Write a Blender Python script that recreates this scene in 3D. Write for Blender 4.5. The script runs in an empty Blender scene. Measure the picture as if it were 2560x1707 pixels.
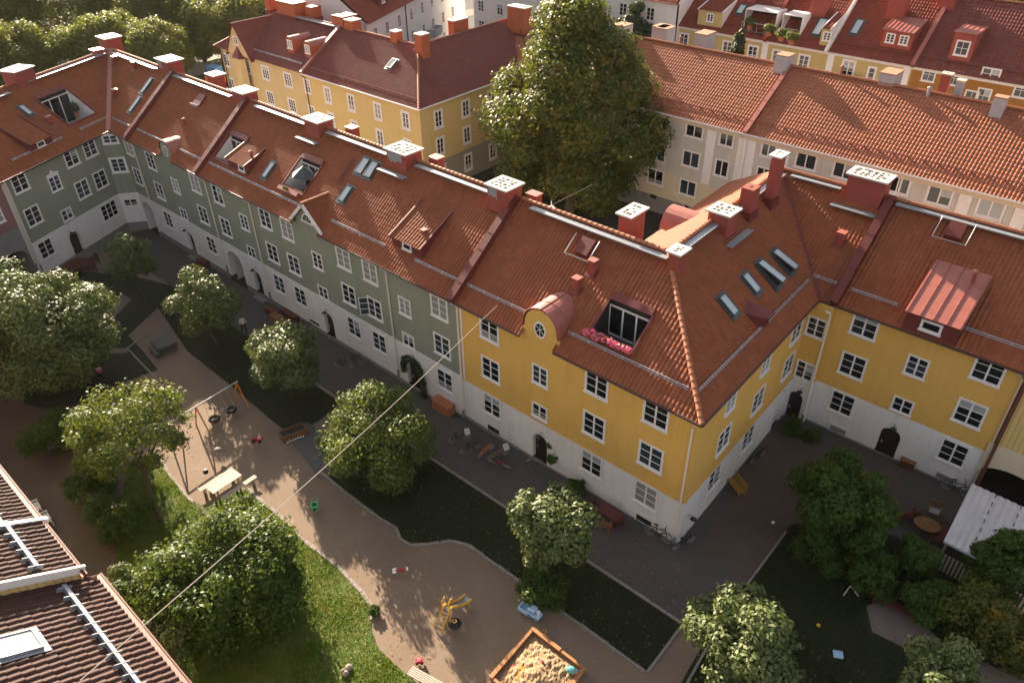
import bpy, math, random
import numpy as np
from mathutils import Vector, Matrix, noise
random.seed(7)
R_ = math.radians
sc = bpy.context.scene
col = sc.collection

# ------------------------------------------------------------------ camera
FL, PT, RL, AZ = 1900.0, R_(35.27), R_(-0.8915), R_(47.656)
CAM = Vector((0, 0, 34))
def _cam_axes():
    f0 = Vector((0, math.cos(PT), -math.sin(PT))); r0 = Vector((1, 0, 0)); u0 = r0.cross(f0)
    r = r0*math.cos(RL)+u0*math.sin(RL); u = r.cross(f0)
    X = Vector((math.sin(AZ), -math.cos(AZ), 0)); Y = Vector((math.cos(AZ), math.sin(AZ), 0))
    w = lambda v: Vector((v.dot(X), v.dot(Y), v.z))
    return w(r), w(u), w(f0)
CR, CU, CF = _cam_axes()
cam_d = bpy.data.cameras.new('camera'); cam = bpy.data.objects.new('camera', cam_d); col.objects.link(cam)
cam.matrix_world = Matrix(((CR.x, CU.x, -CF.x, CAM.x), (CR.y, CU.y, -CF.y, CAM.y), (CR.z, CU.z, -CF.z, CAM.z), (0, 0, 0, 1)))
cam_d.sensor_width = 36; cam_d.lens = 36*FL/2560; cam_d.clip_end = 3000; cam_d.clip_start = 0.5
sc.camera = cam
# ------------------------------------------------------------------ light
SUN_EL, SUN_DIR = R_(19.8), R_(-20.5)          # light travels towards SUN_DIR in plan
trav = Vector((math.cos(SUN_EL)*math.cos(SUN_DIR), math.cos(SUN_EL)*math.sin(SUN_DIR), -math.sin(SUN_EL)))
sd = bpy.data.lights.new('sun', 'SUN'); so = bpy.data.objects.new('sun', sd); col.objects.link(so)
so.rotation_euler = trav.to_track_quat('-Z', 'Y').to_euler(); so.location = (-60, 60, 80)
sd.energy = 4.5; sd.angle = R_(0.55); sd.color = (1.0, 0.82, 0.62)
world = bpy.data.worlds.new('World'); sc.world = world; world.use_nodes = True
wn = world.node_tree.nodes; sky = wn.new('ShaderNodeTexSky'); sky.sky_type = 'NISHITA'; sky.sun_disc = False
sky.sun_elevation = SUN_EL
sky.sun_rotation = math.atan2(-trav.x, -trav.y)
sky.air_density = 1.0; sky.dust_density = 2.0; sky.ozone_density = 1.0
hs = wn.new('ShaderNodeHueSaturation'); hs.inputs['Saturation'].default_value = .45
tn = wn.new('ShaderNodeMix'); tn.data_type = 'RGBA'; tn.blend_type = 'MULTIPLY'; tn.inputs[0].default_value = 1; tn.inputs[7].default_value = (1.0, .93, .88, 1)
world.node_tree.links.new(sky.outputs[0], hs.inputs['Color']); world.node_tree.links.new(hs.outputs[0], tn.inputs[6]); world.node_tree.links.new(tn.outputs[2], wn['Background'].inputs[0]); wn['Background'].inputs[1].default_value = 0.062
sc.view_settings.view_transform = 'Standard'; sc.view_settings.look = 'None'; sc.view_settings.gamma = 1
sc.view_settings.exposure = 2.35

# ------------------------------------------------------------------ surveying: photo pixel (2560 wide) -> point on a real plane
def ray(px, py): return CF+CR*((px-1280)/FL)-CU*((py-853.5)/FL)
def onz(px, py, z=0.0):
    d = ray(px, py); return CAM+d*((z-CAM.z)/d.z)
def onpl(px, py, P, n):
    d = ray(px, py); P = Vector(P); n = Vector(n); return CAM+d*((P-CAM).dot(n)/d.dot(n))
def T(o, x, y, s=4.9): return (o[0]+x/s, o[1]+y/s)
def ss(a, b, x):
    t = max(0, min(1, (x-a)/(b-a))); return t*t*(3-2*t)
def gz(x, y=20):
    a = max(-.7, min(0, .017*(x+12.25)))
    if y > 43: a += (1.2-a)*ss(43, 52, y)
    if x < -88: a += ss(-88, -100, x)*.4
    return a
def gp(px, py, dz=0):
    z = 0
    for i in range(12):
        p = onz(px, py, z); z = gz(p.x, p.y)+dz
    return p

# ------------------------------------------------------------------ materials
MC = {}
def nodes(name):
    m = bpy.data.materials.new(name); m.use_nodes = True
    nt = m.node_tree; return m, nt, nt.nodes['Principled BSDF']
def N(nt, typ, **k):
    n = nt.nodes.new(typ)
    for a, b in k.items(): setattr(n, a, b)
    return n
def mixcol(nt, fac, a, b, blend='MIX'):
    n = N(nt, 'ShaderNodeMix', data_type='RGBA', blend_type=blend)
    for i, v in ((0, fac), (6, a), (7, b)):
        if hasattr(v, 'links') or hasattr(v, 'is_linked'): nt.links.new(v, n.inputs[i])
        else: n.inputs[i].default_value = v if i == 0 else (*v, 1) if len(v) == 3 else v
    return n.outputs[2]
def noise_tex(nt, scale, detail=4, rough=.6, vec=None):
    n = N(nt, 'ShaderNodeTexNoise'); n.inputs['Scale'].default_value = scale; n.inputs['Detail'].default_value = detail; n.inputs['Roughness'].default_value = rough
    if vec is None:
        g = N(nt, 'ShaderNodeNewGeometry'); vec = g.outputs['Position']
    nt.links.new(vec, n.inputs['Vector']); return n.outputs['Fac']
def ramp(nt, fac, p0, p1):
    n = N(nt, 'ShaderNodeMapRange'); n.inputs['From Min'].default_value = p0; n.inputs['From Max'].default_value = p1; nt.links.new(fac, n.inputs['Value']); return n.outputs[0]
def mth(nt, op, a, b=None):
    n = N(nt, 'ShaderNodeMath', operation=op)
    for i, v in enumerate((a, b)):
        if v is None: continue
        if isinstance(v, (int, float)): n.inputs[i].default_value = v
        else: nt.links.new(v, n.inputs[i])
    return n.outputs[0]
def pm(name, c, rough=.75, c2=None, scale=1.5, c3=None, scale3=12, f3=.35, bump=0, bscale=20, metal=0, spec=.4, obj=False):
    if name in MC: return MC[name]
    m, nt, b = nodes(name)
    vec = None
    if obj: vec = N(nt, 'ShaderNodeTexCoord').outputs['Object']
    out = None
    if c2 is not None: out = mixcol(nt, ramp(nt, noise_tex(nt, scale, vec=vec), .35, .65), c, c2)
    if c3 is not None:
        f = mth(nt, 'MULTIPLY', ramp(nt, noise_tex(nt, scale3, vec=vec), .4, .7), f3)
        out = mixcol(nt, f, out if out is not None else c, c3)
    if out is not None: nt.links.new(out, b.inputs['Base Color'])
    else: b.inputs['Base Color'].default_value = (*c, 1)
    b.inputs['Roughness'].default_value = rough; b.inputs['Metallic'].default_value = metal
    b.inputs['Specular IOR Level'].default_value = spec
    if bump:
        bn = N(nt, 'ShaderNodeBump'); bn.inputs['Strength'].default_value = bump; bn.inputs['Distance'].default_value = .03
        nt.links.new(noise_tex(nt, bscale, 6, vec=vec), bn.inputs['Height']); nt.links.new(bn.outputs[0], b.inputs['Normal'])
    MC[name] = m; return m
def tile_mat(name, c, c2, c3):
    m, nt, b = nodes(name)
    uv = N(nt, 'ShaderNodeUVMap').outputs[0]
    fl = N(nt, 'ShaderNodeVectorMath', operation='FLOOR'); nt.links.new(uv, fl.inputs[0])
    w = N(nt, 'ShaderNodeTexWhiteNoise', noise_dimensions='2D'); nt.links.new(fl.outputs[0], w.inputs['Vector'])
    a = mixcol(nt, w.outputs['Value'], c, c2)
    a = mixcol(nt, mth(nt, 'MULTIPLY', ramp(nt, noise_tex(nt, .6, 6, .65), .45, .75), .55), a, c3)
    a = mixcol(nt, mth(nt, 'MULTIPLY', ramp(nt, noise_tex(nt, 9, 4), .55, .8), .3), a, (.12, .085, .05))
    a = mixcol(nt, mth(nt, 'MULTIPLY', ramp(nt, noise_tex(nt, .18, 5, .7), .5, .7), .4), a, tuple(x*.5 for x in c))
    nt.links.new(a, b.inputs['Base Color']); b.inputs['Roughness'].default_value = .75; b.inputs['Specular IOR Level'].default_value = .18
    return m
def board_mat(name, c, c2, pitch=.22, groove=.13, depth=.6, dirt=.25, horizontal=False):
    m, nt, b = nodes(name)
    uv = N(nt, 'ShaderNodeUVMap').outputs[0]
    sep = N(nt, 'ShaderNodeSeparateXYZ'); nt.links.new(uv, sep.inputs[0])
    s = sep.outputs[1 if horizontal else 0]
    q = mth(nt, 'FRACT', mth(nt, 'DIVIDE', s, pitch))
    tri = mth(nt, 'ABSOLUTE', mth(nt, 'SUBTRACT', q, .5))
    g = ramp(nt, tri, .5-groove, .5)           # 0 on board, 1 in groove
    bi = mth(nt, 'FLOOR', mth(nt, 'DIVIDE', s, pitch))
    w = N(nt, 'ShaderNodeTexWhiteNoise', noise_dimensions='1D'); nt.links.new(bi, w.inputs['W'])
    a = mixcol(nt, w.outputs['Value'], c, c2)
    a = mixcol(nt, mth(nt, 'MULTIPLY', ramp(nt, noise_tex(nt, .5, 6), .4, .75), dirt), a, tuple(x*.62 for x in c))
    vm = N(nt, 'ShaderNodeVectorMath', operation='MULTIPLY'); vm.inputs[1].default_value = (3.2, .28, 1); nt.links.new(uv, vm.inputs[0])
    a = mixcol(nt, mth(nt, 'MULTIPLY', ramp(nt, noise_tex(nt, 1.0, 6, .65, vm.outputs[0]), .5, .78), dirt*1.1), a, tuple(x*.55 for x in c))
    a = mixcol(nt, mth(nt, 'MULTIPLY', g, .35), a, tuple(x*.4 for x in c))
    nt.links.new(a, b.inputs['Base Color']); b.inputs['Roughness'].default_value = .8; b.inputs['Specular IOR Level'].default_value = .3
    bn = N(nt, 'ShaderNodeBump'); bn.inputs['Strength'].default_value = depth; bn.inputs['Distance'].default_value = .03; bn.invert = True
    nt.links.new(g, bn.inputs['Height']); nt.links.new(bn.outputs[0], b.inputs['Normal'])
    return m
def stucco_mat(name, c):
    m, nt, b = nodes(name)
    uv = N(nt, 'ShaderNodeUVMap').outputs[0]
    vm = N(nt, 'ShaderNodeVectorMath', operation='MULTIPLY'); vm.inputs[1].default_value = (2.4, .4, 1); nt.links.new(uv, vm.inputs[0])
    a = mixcol(nt, mth(nt, 'MULTIPLY', ramp(nt, noise_tex(nt, .45, 5), .4, .7), .35), c, tuple(x*.82 for x in c))
    a = mixcol(nt, mth(nt, 'MULTIPLY', ramp(nt, noise_tex(nt, 1.0, 6, .7, vm.outputs[0]), .5, .8), .55), a, (c[0]*.62, c[1]*.6, c[2]*.55))
    a = mixcol(nt, mth(nt, 'MULTIPLY', ramp(nt, noise_tex(nt, 2.6, 7, .7), .62, .75), .5), a, (c[0]*.5, c[1]*.5, c[2]*.5))
    nt.links.new(a, b.inputs['Base Color']); b.inputs['Roughness'].default_value = .88; b.inputs['Specular IOR Level'].default_value = .2
    bn = N(nt, 'ShaderNodeBump'); bn.inputs['Strength'].default_value = .2; bn.inputs['Distance'].default_value = .03
    nt.links.new(noise_tex(nt, 25, 6), bn.inputs['Height']); nt.links.new(bn.outputs[0], b.inputs['Normal'])
    return m
def leaf_mat(name, c, c2, c3, rough=.42, tl=.35, spec=.4):
    m, nt, b = nodes(name)
    g = N(nt, 'ShaderNodeNewGeometry')
    a = mixcol(nt, g.outputs['Random Per Island'], c, c2)
    a = mixcol(nt, ramp(nt, noise_tex(nt, .9, 2), .48, .72), a, c3)
    nt.links.new(a, b.inputs['Base Color']); b.inputs['Roughness'].default_value = rough; b.inputs['Specular IOR Level'].default_value = spec
    t = N(nt, 'ShaderNodeBsdfTranslucent'); nt.links.new(mixcol(nt, .5, a, (.35, .42, .05)), t.inputs[0])
    mx = N(nt, 'ShaderNodeMixShader'); mx.inputs[0].default_value = tl
    nt.links.new(b.outputs[0], mx.inputs[1]); nt.links.new(t.outputs[0], mx.inputs[2])
    nt.links.new(mx.outputs[0], nt.nodes['Material Output'].inputs[0]); return m
def glass_mat(name, c, rough=.06):
    m, nt, b = nodes(name)
    b.inputs['Base Color'].default_value = (*c, 1); b.inputs['Roughness'].default_value = rough; b.inputs['Specular IOR Level'].default_value = .6
    return m
M = {}
M['tile_main'] = tile_mat('clay tiles orange', (.265, .083, .037), (.215, .064, .029), (.17, .066, .038))
M['tile_dark'] = tile_mat('clay tiles plum', (.20, .062, .05), (.15, .047, .04), (.15, .058, .05))
M['tile_far'] = tile_mat('clay tiles salmon', (.33, .125, .07), (.29, .105, .058), (.23, .10, .062))
M['tile_back'] = tile_mat('clay tiles red', (.22, .055, .034), (.175, .042, .026), (.13, .042, .03))
M['tile_near'] = tile_mat('concrete tiles brown', (.062, .029, .023), (.05, .023, .019), (.05, .028, .025))
M['ridge'] = pm('ridge tile', (.34, .12, .055), .7, (.27, .09, .04), 4, (.4, .22, .14), 9, .3)
M['ridge_dark'] = pm('ridge tile dark', (.28, .10, .075), .6, (.22, .08, .06), 4)
M['green'] = board_mat('green boards', (.26, .27, .205), (.245, .255, .195), .2)
M['yellow'] = board_mat('yellow boards', (.68, .40, .10), (.66, .385, .095), .13, .12, .25, .22)
M['yellow_far'] = board_mat('pale yellow boards', (.62, .46, .19), (.60, .445, .18), .2, .12, .35, .15)
M['cream_far'] = board_mat('cream plaster', (.55, .42, .21), (.54, .41, .205), 1.1, .02, .2, .25, True)
M['pink'] = board_mat('pink boards', (.26, .14, .125), (.25, .13, .12), .2)
M['white_boards'] = board_mat('white boards', (.56, .53, .47), (.53, .50, .44), .22, .14, .6, .42)
M['cream_boards'] = board_mat('cream boards with battens', (.62, .43, .17), (.60, .415, .165), .27, .13, .8, .1)
M['rust'] = board_mat('rust boards', (.34, .15, .03), (.31, .14, .03), .2, .12, .4, .3)
M['buff'] = board_mat('buff boards', (.50, .38, .16), (.48, .365, .155), .2, .12, .4, .2)
M['stucco'] = pm('white stucco', (.70, .66, .645), .85, (.65, .61, .60), .5, (.5, .48, .47), 3, .25, .15, 30)
M['stucco'] = stucco_mat('white render', (.72, .68, .65))
M['stucco_far'] = pm('cream stucco', (.60, .51, .36), .85, (.56, .47, .33), .5)
M['plinth'] = pm('plinth stone', (0.216, 0.208, 0.2), .85, (0.176, 0.172, 0.168), 2)
M['grey_plaster'] = pm('grey plaster', (.30, .265, .20), .85, (.28, .25, .19), 1)
M['trim'] = pm('white painted trim', (.74, .70, .67), .5, (.68, .64, .61), 3)
M['pipe'] = pm('white pipe', (.70, .62, .53), .4)
M['rustpipe'] = pm('brown gutter', (.13, .045, .03), .5)
M['gutter'] = pm('dark gutter', (.055, .022, .018), .5)
M['render'] = pm('red chimney render', (.30, .062, .042), .8, (.25, .052, .036), 1.2, (.18, .045, .04), 5, .35)
M['render_o'] = pm('orange chimney render', (.38, .10, .035), .8, (.32, .08, .03), 1.2)
M['sheet'] = pm('red sheet metal', (.15, .032, .028), .55, (.12, .027, .025), 1.5, metal=.0, spec=.3)
M['copper'] = pm('rose sheet metal', (.34, .11, .085), .45, (.28, .09, .07), 2, spec=.6)
M['cap'] = pm('concrete cap', (.55, .52, .48), .7, (.46, .43, .40), 5, (.4, .38, .35), 14, .4)
M['hole'] = pm('flue dark', (.012, .011, .01), .9)
M['zinc'] = pm('zinc walkway', (.30, .32, .35), .45, (.25, .27, .30), 3, metal=.4)
M['rail'] = pm('zinc rail', (.42, .45, .49), .4, metal=.5)
M['grey_metal'] = pm('grey metal cladding', (.36, .36, .38), .5, (.31, .31, .33), 2)
M['patch'] = pm('bare mortar', (.27, .28, .29), .9, (.22, .23, .24), 6)
M['rustytop'] = pm('rusty top', (.36, .2, .12), .8, (.22, .13, .08), 12)
M['glass'] = glass_mat('dark glass', (.012, .014, .017)); M['glass2'] = glass_mat('blue glass', (.03, .045, .06), .1)
M['blind'] = glass_mat('pale blind behind glass', (.30, .32, .32), .25); M['curtain'] = glass_mat('curtain behind glass', (.24, .235, .22), .3)
M['leafg'] = glass_mat('plant behind glass', (.03, .06, .02), .3)
M['amber'] = glass_mat('amber curtain', (.35, .22, .05), .3)
M['skyglass'] = glass_mat('skylight glass', (.42, .47, .50), .12)
M['alu'] = pm('dark aluminium', (.05, .06, .06), .4, spec=.5)
M['door'] = pm('black door', (.018, .012, .012), .5, (.03, .018, .016), 8)
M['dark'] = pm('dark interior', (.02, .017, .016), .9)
M['bark'] = pm('bark', (.10, .072, .05), .9, (.06, .045, .035), 8, bump=.6, bscale=18)
M['gravel'] = pm('courtyard gravel', (.205, .152, .112), .95, (.175, .128, .092), .35, (.10, .07, .05), 14, .5, .5, 26)
M['brickpath'] = pm('brown path', (0.1, 0.075, 0.0625), .9, (0.0825, 0.06, 0.05), .5, (0.05, 0.0375, 0.0325), 12, .5, .3, 24)
M['asphalt'] = pm('alley paving', (0.075, 0.065, 0.06), .9, (0.06, 0.0525, 0.05), .6, (0.1, 0.085, 0.075), 13, .5, .3, 30)
M['slab'] = pm('concrete slab', (0.1, 0.095, 0.0925), .85, (0.085, 0.0825, 0.08), 1, bump=.2)
M['lightpave'] = pm('pale paving', (0.165, 0.13, 0.11), .9, (0.14, 0.11, 0.095), .8, (0.09, 0.07, 0.06), 16, .5, .3, 18)
M['grass'] = pm('lawn', (.05, .10, .010), .9, (.09, .12, .018), .45, (.20, .19, .06), 1.7, .5, .8, 45)
M['grass_shaded'] = pm('shaded lawn', (.012, .02, .005), .9, (.016, .021, .006), .5, (0.0135, 0.0135, 0.00675), 8, .6, .8, 40)  # shade over these lawns is put into the colour, much darker than 'lawn'
M['kerb'] = pm('granite kerb', (0.252, 0.217, 0.196), .85, (0.182, 0.161, 0.147), 5, bump=.4, bscale=14)
M['soil'] = pm('back yard ground', (0.04, 0.034, 0.03), .95, (0.028, 0.024, 0.022), .3)
M['wood'] = pm('grey wood', (.42, .35, .30), .7, (.33, .27, .23), 7); M['sandwood'] = pm('sandbox boards', (.33, .16, .06), .6, (.27, .12, .045), 5)
M['redwood'] = pm('dark red wood', (.12, .03, .022), .6, (.08, .022, .018), 5); M['teak'] = pm('teak', (.22, .10, .04), .6, (.15, .07, .03), 6)
M['orange'] = pm('orange steel', (.62, .22, .02), .4); M['amberp'] = pm('amber paint', (.62, .35, .04), .4)
M['steel'] = pm('steel', (.5, .5, .5), .35, metal=.6); M['rubber'] = pm('rubber', (.012, .012, .013), .5)
M['white'] = pm('white paint', (.72, .72, .70), .5); M['bluep'] = pm('blue plastic', (.12, .28, .50), .3); M['bluel'] = pm('pale blue plastic', (.38, .55, .72), .3)
M['greenp'] = pm('green plastic', (.03, .33, .12), .35); M['pinkp'] = pm('pink plastic', (.65, .10, .14), .35); M['redp'] = pm('red plastic', (.35, .02, .03), .35)
M['teal'] = pm('teal plastic', (.10, .32, .32), .35); M['orangep'] = pm('orange plastic', (.75, .22, .02), .35); M['black'] = pm('black metal', (.015, .015, .016), .45)
M['bench_y'] = pm('mustard wood', (.30, .17, .03), .6); M['terra'] = pm('terracotta', (.35, .12, .06), .8); M['sand'] = pm('play sand', (.30, .20, .115), .95, (.26, .175, .10), 1.2, (.2, .13, .075), 9, .4, .8, 9)
M['petal'] = pm('pink petals', (.85, .07, .20), .6, (.9, .25, .35), 9); M['skin'] = pm('skin', (.5, .3, .22), .6); M['hair'] = pm('hair', (.03, .02, .015), .7)
M['navy'] = pm('dark trousers', (.02, .022, .03), .8); M['canvas'] = pm('dark canvas', (.045, .055, .06), .7); M['canvas2'] = pm('grey canvas', (.42, .37, .33), .7)
M['shedroof'] = pm('corrugated sheet', (.55, .54, .56), .5, (.48, .47, .5), 1); M['rope'] = pm('cable', (.55, .48, .40), .6)
L_ = {}
L_['linden'] = leaf_mat('linden leaves', (.065, .095, .026), (.125, .15, .055), (.05, .075, .018), .55, .10, .3)
L_['maple'] = leaf_mat('maple leaves', (.035, .055, .007), (.075, .095, .014), (.17, .12, .012), .55, .2, .25)
L_['apple'] = leaf_mat('apple leaves', (.05, .08, .015), (.12, .15, .035), (.065, .095, .016), .55, .22, .25)
L_['lush'] = leaf_mat('lush leaves', (.018, .045, .005), (.06, .11, .014), (.03, .06, .008), .55, .22, .25)
L_['park'] = leaf_mat('park leaves', (.06, .075, .014), (.10, .11, .022), (.13, .12, .025), .6, .35)
L_['conifer'] = leaf_mat('conifer', (.02, .035, .015), (.035, .055, .018), (.03, .045, .015), .6, .1)

# ------------------------------------------------------------------ mesh builder
class MB:
    def __init__(s): s.v = []; s.f = []; s.m = []; s.uv = []; s.mi = 0; s.mats = []; s.useuv = False
    def mat(s, key):
        m = M[key] if isinstance(key, str) else key
        if m not in s.mats: s.mats.append(m)
        s.mi = s.mats.index(m); return s
    def face(s, pts, uv=None):
        i = len(s.v); s.v += [tuple(p) for p in pts]; s.f.append(tuple(range(i, i+len(pts)))); s.m.append(s.mi)
        s.uv += list(uv) if uv else [(p[0]+p[1], p[2]) for p in pts]
    def box(s, a, b, o=None, ax=None):
        # axis-aligned, or in frame o + (ax0,ax1,ax2)
        pts = [(x, y, z) for x in (a[0], b[0]) for y in (a[1], b[1]) for z in (a[2], b[2])]
        if ax is not None: pts = [tuple(Vector(o)+Vector(ax[0])*p[0]+Vector(ax[1])*p[1]+Vector(ax[2])*p[2]) for p in pts]
        elif o is not None: pts = [(p[0]+o[0], p[1]+o[1], p[2]+o[2]) for p in pts]
        for f in ((0, 1, 3, 2), (4, 6, 7, 5), (0, 4, 5, 1), (2, 3, 7, 6), (0, 2, 6, 4), (1, 5, 7, 3)): s.face([pts[i] for i in f])
        return s
    def tube(s, pts, r, n=6, closed=False):
        pts = [Vector(p) for p in pts]; k = len(pts); rings = []
        rs = r if isinstance(r, (list, tuple)) else [r]*k
        for i, p in enumerate(pts):
            if closed: d = pts[(i+1) % k]-pts[i-1]
            else: d = pts[min(i+1, k-1)]-pts[max(i-1, 0)]
            d.normalize(); a = d.cross(Vector((0, 0, 1)))
            if a.length < .05: a = Vector((1, 0, 0))
            a.normalize(); b = d.cross(a); base = len(s.v)
            for j in range(n):
                t = 2*math.pi*j/n; s.v.append(tuple(p+(a*math.cos(t)+b*math.sin(t))*rs[i]))
            rings.append(base)
        for i in range(k if closed else k-1):
            A = rings[i]; B = rings[(i+1) % k]
            for j in range(n):
                q = (A+j, A+(j+1) % n, B+(j+1) % n, B+j); s.f.append(q); s.m.append(s.mi); s.uv += [(0, 0)]*4
        if not closed:
            for A in (rings[0], rings[-1]): s.f.append(tuple(A+j for j in range(n))); s.m.append(s.mi); s.uv += [(0, 0)]*n
        return s
    def prism(s, poly, z0, z1):
        n = len(poly); s.face([(p[0], p[1], z1) for p in poly]); s.face([(p[0], p[1], z0) for p in reversed(poly)])
        for i in range(n):
            a, b = poly[i], poly[(i+1) % n]; s.face([(a[0], a[1], z0), (b[0], b[1], z0), (b[0], b[1], z1), (a[0], a[1], z1)])
        return s
    def disc(s, c, r, n=10, ax=(1, 0, 0), ay=(0, 1, 0), ry=None):
        c = Vector(c); ax = Vector(ax); ay = Vector(ay)
        s.face([c+ax*r*math.cos(2*math.pi*i/n)+ay*(ry or r)*math.sin(2*math.pi*i/n) for i in range(n)]); return s
    def ball(s, c, r, n=8, k=5):
        c = Vector(c); r = Vector(r) if hasattr(r, '__len__') else Vector((r, r, r)); b = len(s.v)
        for i in range(k+1):
            ph = math.pi*i/k
            for j in range(n):
                t = 2*math.pi*j/n; s.v.append((c.x+r.x*math.sin(ph)*math.cos(t), c.y+r.y*math.sin(ph)*math.sin(t), c.z+r.z*math.cos(ph)))
        for i in range(k):
            for j in range(n): s.f.append((b+i*n+j, b+(i+1)*n+j, b+(i+1)*n+(j+1) % n, b+i*n+(j+1) % n)); s.m.append(s.mi); s.uv += [(0, 0)]*4
        return s
    def mesh(s, name, mat=None, smooth=False):
        me = bpy.data.meshes.new(name); me.from_pydata(s.v, [], s.f)
        mats = s.mats if s.mats else [M[mat] if isinstance(mat, str) else mat]
        for m in mats: me.materials.append(m)
        if s.mats and len(s.mats) > 1: me.polygons.foreach_set('material_index', s.m)
        uvl = me.uv_layers.new(name='UVMap'); uvl.data.foreach_set('uv', np.array(s.uv, dtype=np.float32).ravel())
        if smooth: me.polygons.foreach_set('use_smooth', [True]*len(me.polygons))
        me.update(); return me
    def build(s, name, mat=None, parent=None, smooth=False):
        o = bpy.data.objects.new(name, s.mesh(name, mat, smooth)); col.objects.link(o)
        if parent is not None: setpar(o, parent)
        return o
def wmat(o):
    m = o.matrix_basis.copy()
    if o.parent: m = wmat(o.parent) @ o.matrix_parent_inverse @ m
    return m
def setpar(o, parent): o.parent = parent; o.matrix_parent_inverse = wmat(parent).inverted()
def tag(o, label=None, cat=None, group=None, kind=None):
    for k, v in (('label', label), ('category', cat), ('group', group), ('kind', kind)):
        if v: o[k] = v
    return o
def empty(name, loc, label, cat, group=None, rz=0):
    o = bpy.data.objects.new(name, None); col.objects.link(o); o.location = loc; o.rotation_euler = (0, 0, rz); o.empty_display_size = .2
    return tag(o, label, cat, group)
def copy_tree(o, parent=None):
    c = o.copy(); col.objects.link(c)
    if parent: c.parent = parent; c.matrix_parent_inverse = o.matrix_parent_inverse.copy()
    for ch in [x for x in o.children]: copy_tree(ch, c)
    return c

# ------------------------------------------------------------------ ground
def sheet(name, poly, dz, mat, kind='structure', thick=0, sub=1.5):
    """flat polygon following the gentle ground slope"""
    import mathutils.geometry as mg
    P = [Vector((p[0], p[1], 0)) for p in poly]
    tris = mg.tessellate_polygon([P]); mb = MB()
    import bmesh
    bm = bmesh.new(); vs = [bm.verts.new(p) for p in P]
    for t in tris: bm.faces.new([vs[i] for i in t])
    for k in range(6):
        es = [e for e in bm.edges if e.calc_length() > 1.3]
        if es: bmesh.ops.subdivide_edges(bm, edges=es, cuts=1, use_grid_fill=True); bmesh.ops.triangulate(bm, faces=bm.faces[:])
    for v in bm.verts: v.co.z = gz(v.co.x, v.co.y)+dz
    bmesh.ops.recalc_face_normals(bm, faces=bm.faces[:])
    me = bpy.data.meshes.new(name); bm.to_mesh(me); bm.free()
    if me.polygons and sum(p.normal.z for p in me.polygons) < 0: me.flip_normals()
    me.materials.append(M[mat]); o = bpy.data.objects.new(name, me); col.objects.link(o); tag(o, kind=kind); return o
def G2(l): return [gp(*p).xy for p in l]
# base ground: one grid sheet to the horizon
def ground():
    xs = list(np.concatenate([np.arange(-900, -120, 60), np.arange(-120, -88, 4), [-88, -80, -70, -60, -53.43, -48, -40, -30, -20, -12.25, -6, 0, 10, 20], np.arange(40, 401, 60)]))
    ys = list(np.concatenate([np.arange(-300, -20, 40), np.arange(-20, 43, 7), [43, 44, 45, 46, 47, 48, 49, 50, 51, 52], np.arange(60, 901, 60)]))
    v = [(x, y, gz(x, y)) for y in ys for x in xs]; nx = len(xs)
    f = [(j*nx+i, j*nx+i+1, (j+1)*nx+i+1, (j+1)*nx+i) for j in range(len(ys)-1) for i in range(nx-1)]
    me = bpy.data.meshes.new('ground'); me.from_pydata(v, [], f); me.materials.append(M['soil']); o = bpy.data.objects.new('ground', me); col.objects.link(o); tag(o, kind='structure')
ground()
sheet('courtyard_ground', [(-72, 4), (-2, 4), (3, 26), (3, 41.5), (-11.4, 41.6), (-12.8, 41), (-12.25, 26.9), (-30, 26.9), (-74, 26.9), (-76, 25.4), (-70, 13)], .004, 'gravel')
sheet('alley_path', [(-75, 22.75), (-50, 22.75), (-27, 22.75), (-9.3, 22.75), (-6.2, 27.5), (-5.6, 34), (-1, 35), (2.5, 36), (2.5, 41.55), (-11.4, 41.55), (-12.8, 41), (-12.3, 26.9), (-30, 26.88), (-74, 26.88)], .012, 'asphalt')
sheet('brick_alley', G2([(1555+185, 1380), (1905, 1102), (1965, 1030), (2010, 1090), (2130, 1160), (2245, 1180), (2240, 1230), (2080, 1240), (1980, 1310), (1860, 1460), (1795, 1400)]), .020, 'brickpath')
sheet('near_path', [(-72, 2.5), (-2, 2.5), (-2, 6.5), (-26, 6.2), (-34, 7.2), (-38, 9), (-45, 10), (-60, 12), (-72, 12)], .012, 'brickpath')
strip = [(-76, 22.6), (-9.35, 22.62), (-9.26, 19.4), (-21.3, 19.25), (-22.3, 19.1), (-22.9, 18.2), (-23.3, 17.5), (-23.9, 17.15), (-24.6, 17.3), (-25.4, 17.7), (-26.2, 17.35), (-28.1, 17.25)]
strip += [tuple(q) for q in G2([(848, 1221), (790, 1175), (765, 1195)])]
GS = sheet('grass_strip', [(-9.35, 22.62), (-9.26, 19.4), (-21.1, 19.3), (-22.0, 18.9), (-22.8, 17.9), (-23.5, 17.2), (-24.3, 17.1), (-25.2, 17.5), (-26.2, 17.35), (-28.1, 17.3), (-32.3, 17.4), (-33.5, 22.62)], .03, 'grass_shaded')
GS2 = sheet('grass_strip', G2([(855, 1004), (700, 900), (560, 800), (430, 715), (395, 770), (470, 880), (560, 950), (690, 1060), (735, 1090), (800, 1050)]), .03, 'grass_shaded')
sheet('grass_corner', G2([(430, 715), (330, 690), (200, 680), (120, 700), (60, 800), (60, 1010), (150, 1030), (300, 960), (395, 925), (360, 880), (320, 840), (395, 770)]), .03, 'grass_shaded')
sheet('stone_path', G2([(305, 735), (330, 750), (262, 818), (180, 850), (170, 835), (235, 800)]), .042, 'lightpave')
sheet('stone_path', G2([(262, 868), (320, 872), (318, 884), (262, 884)]), .042, 'lightpave')
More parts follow.
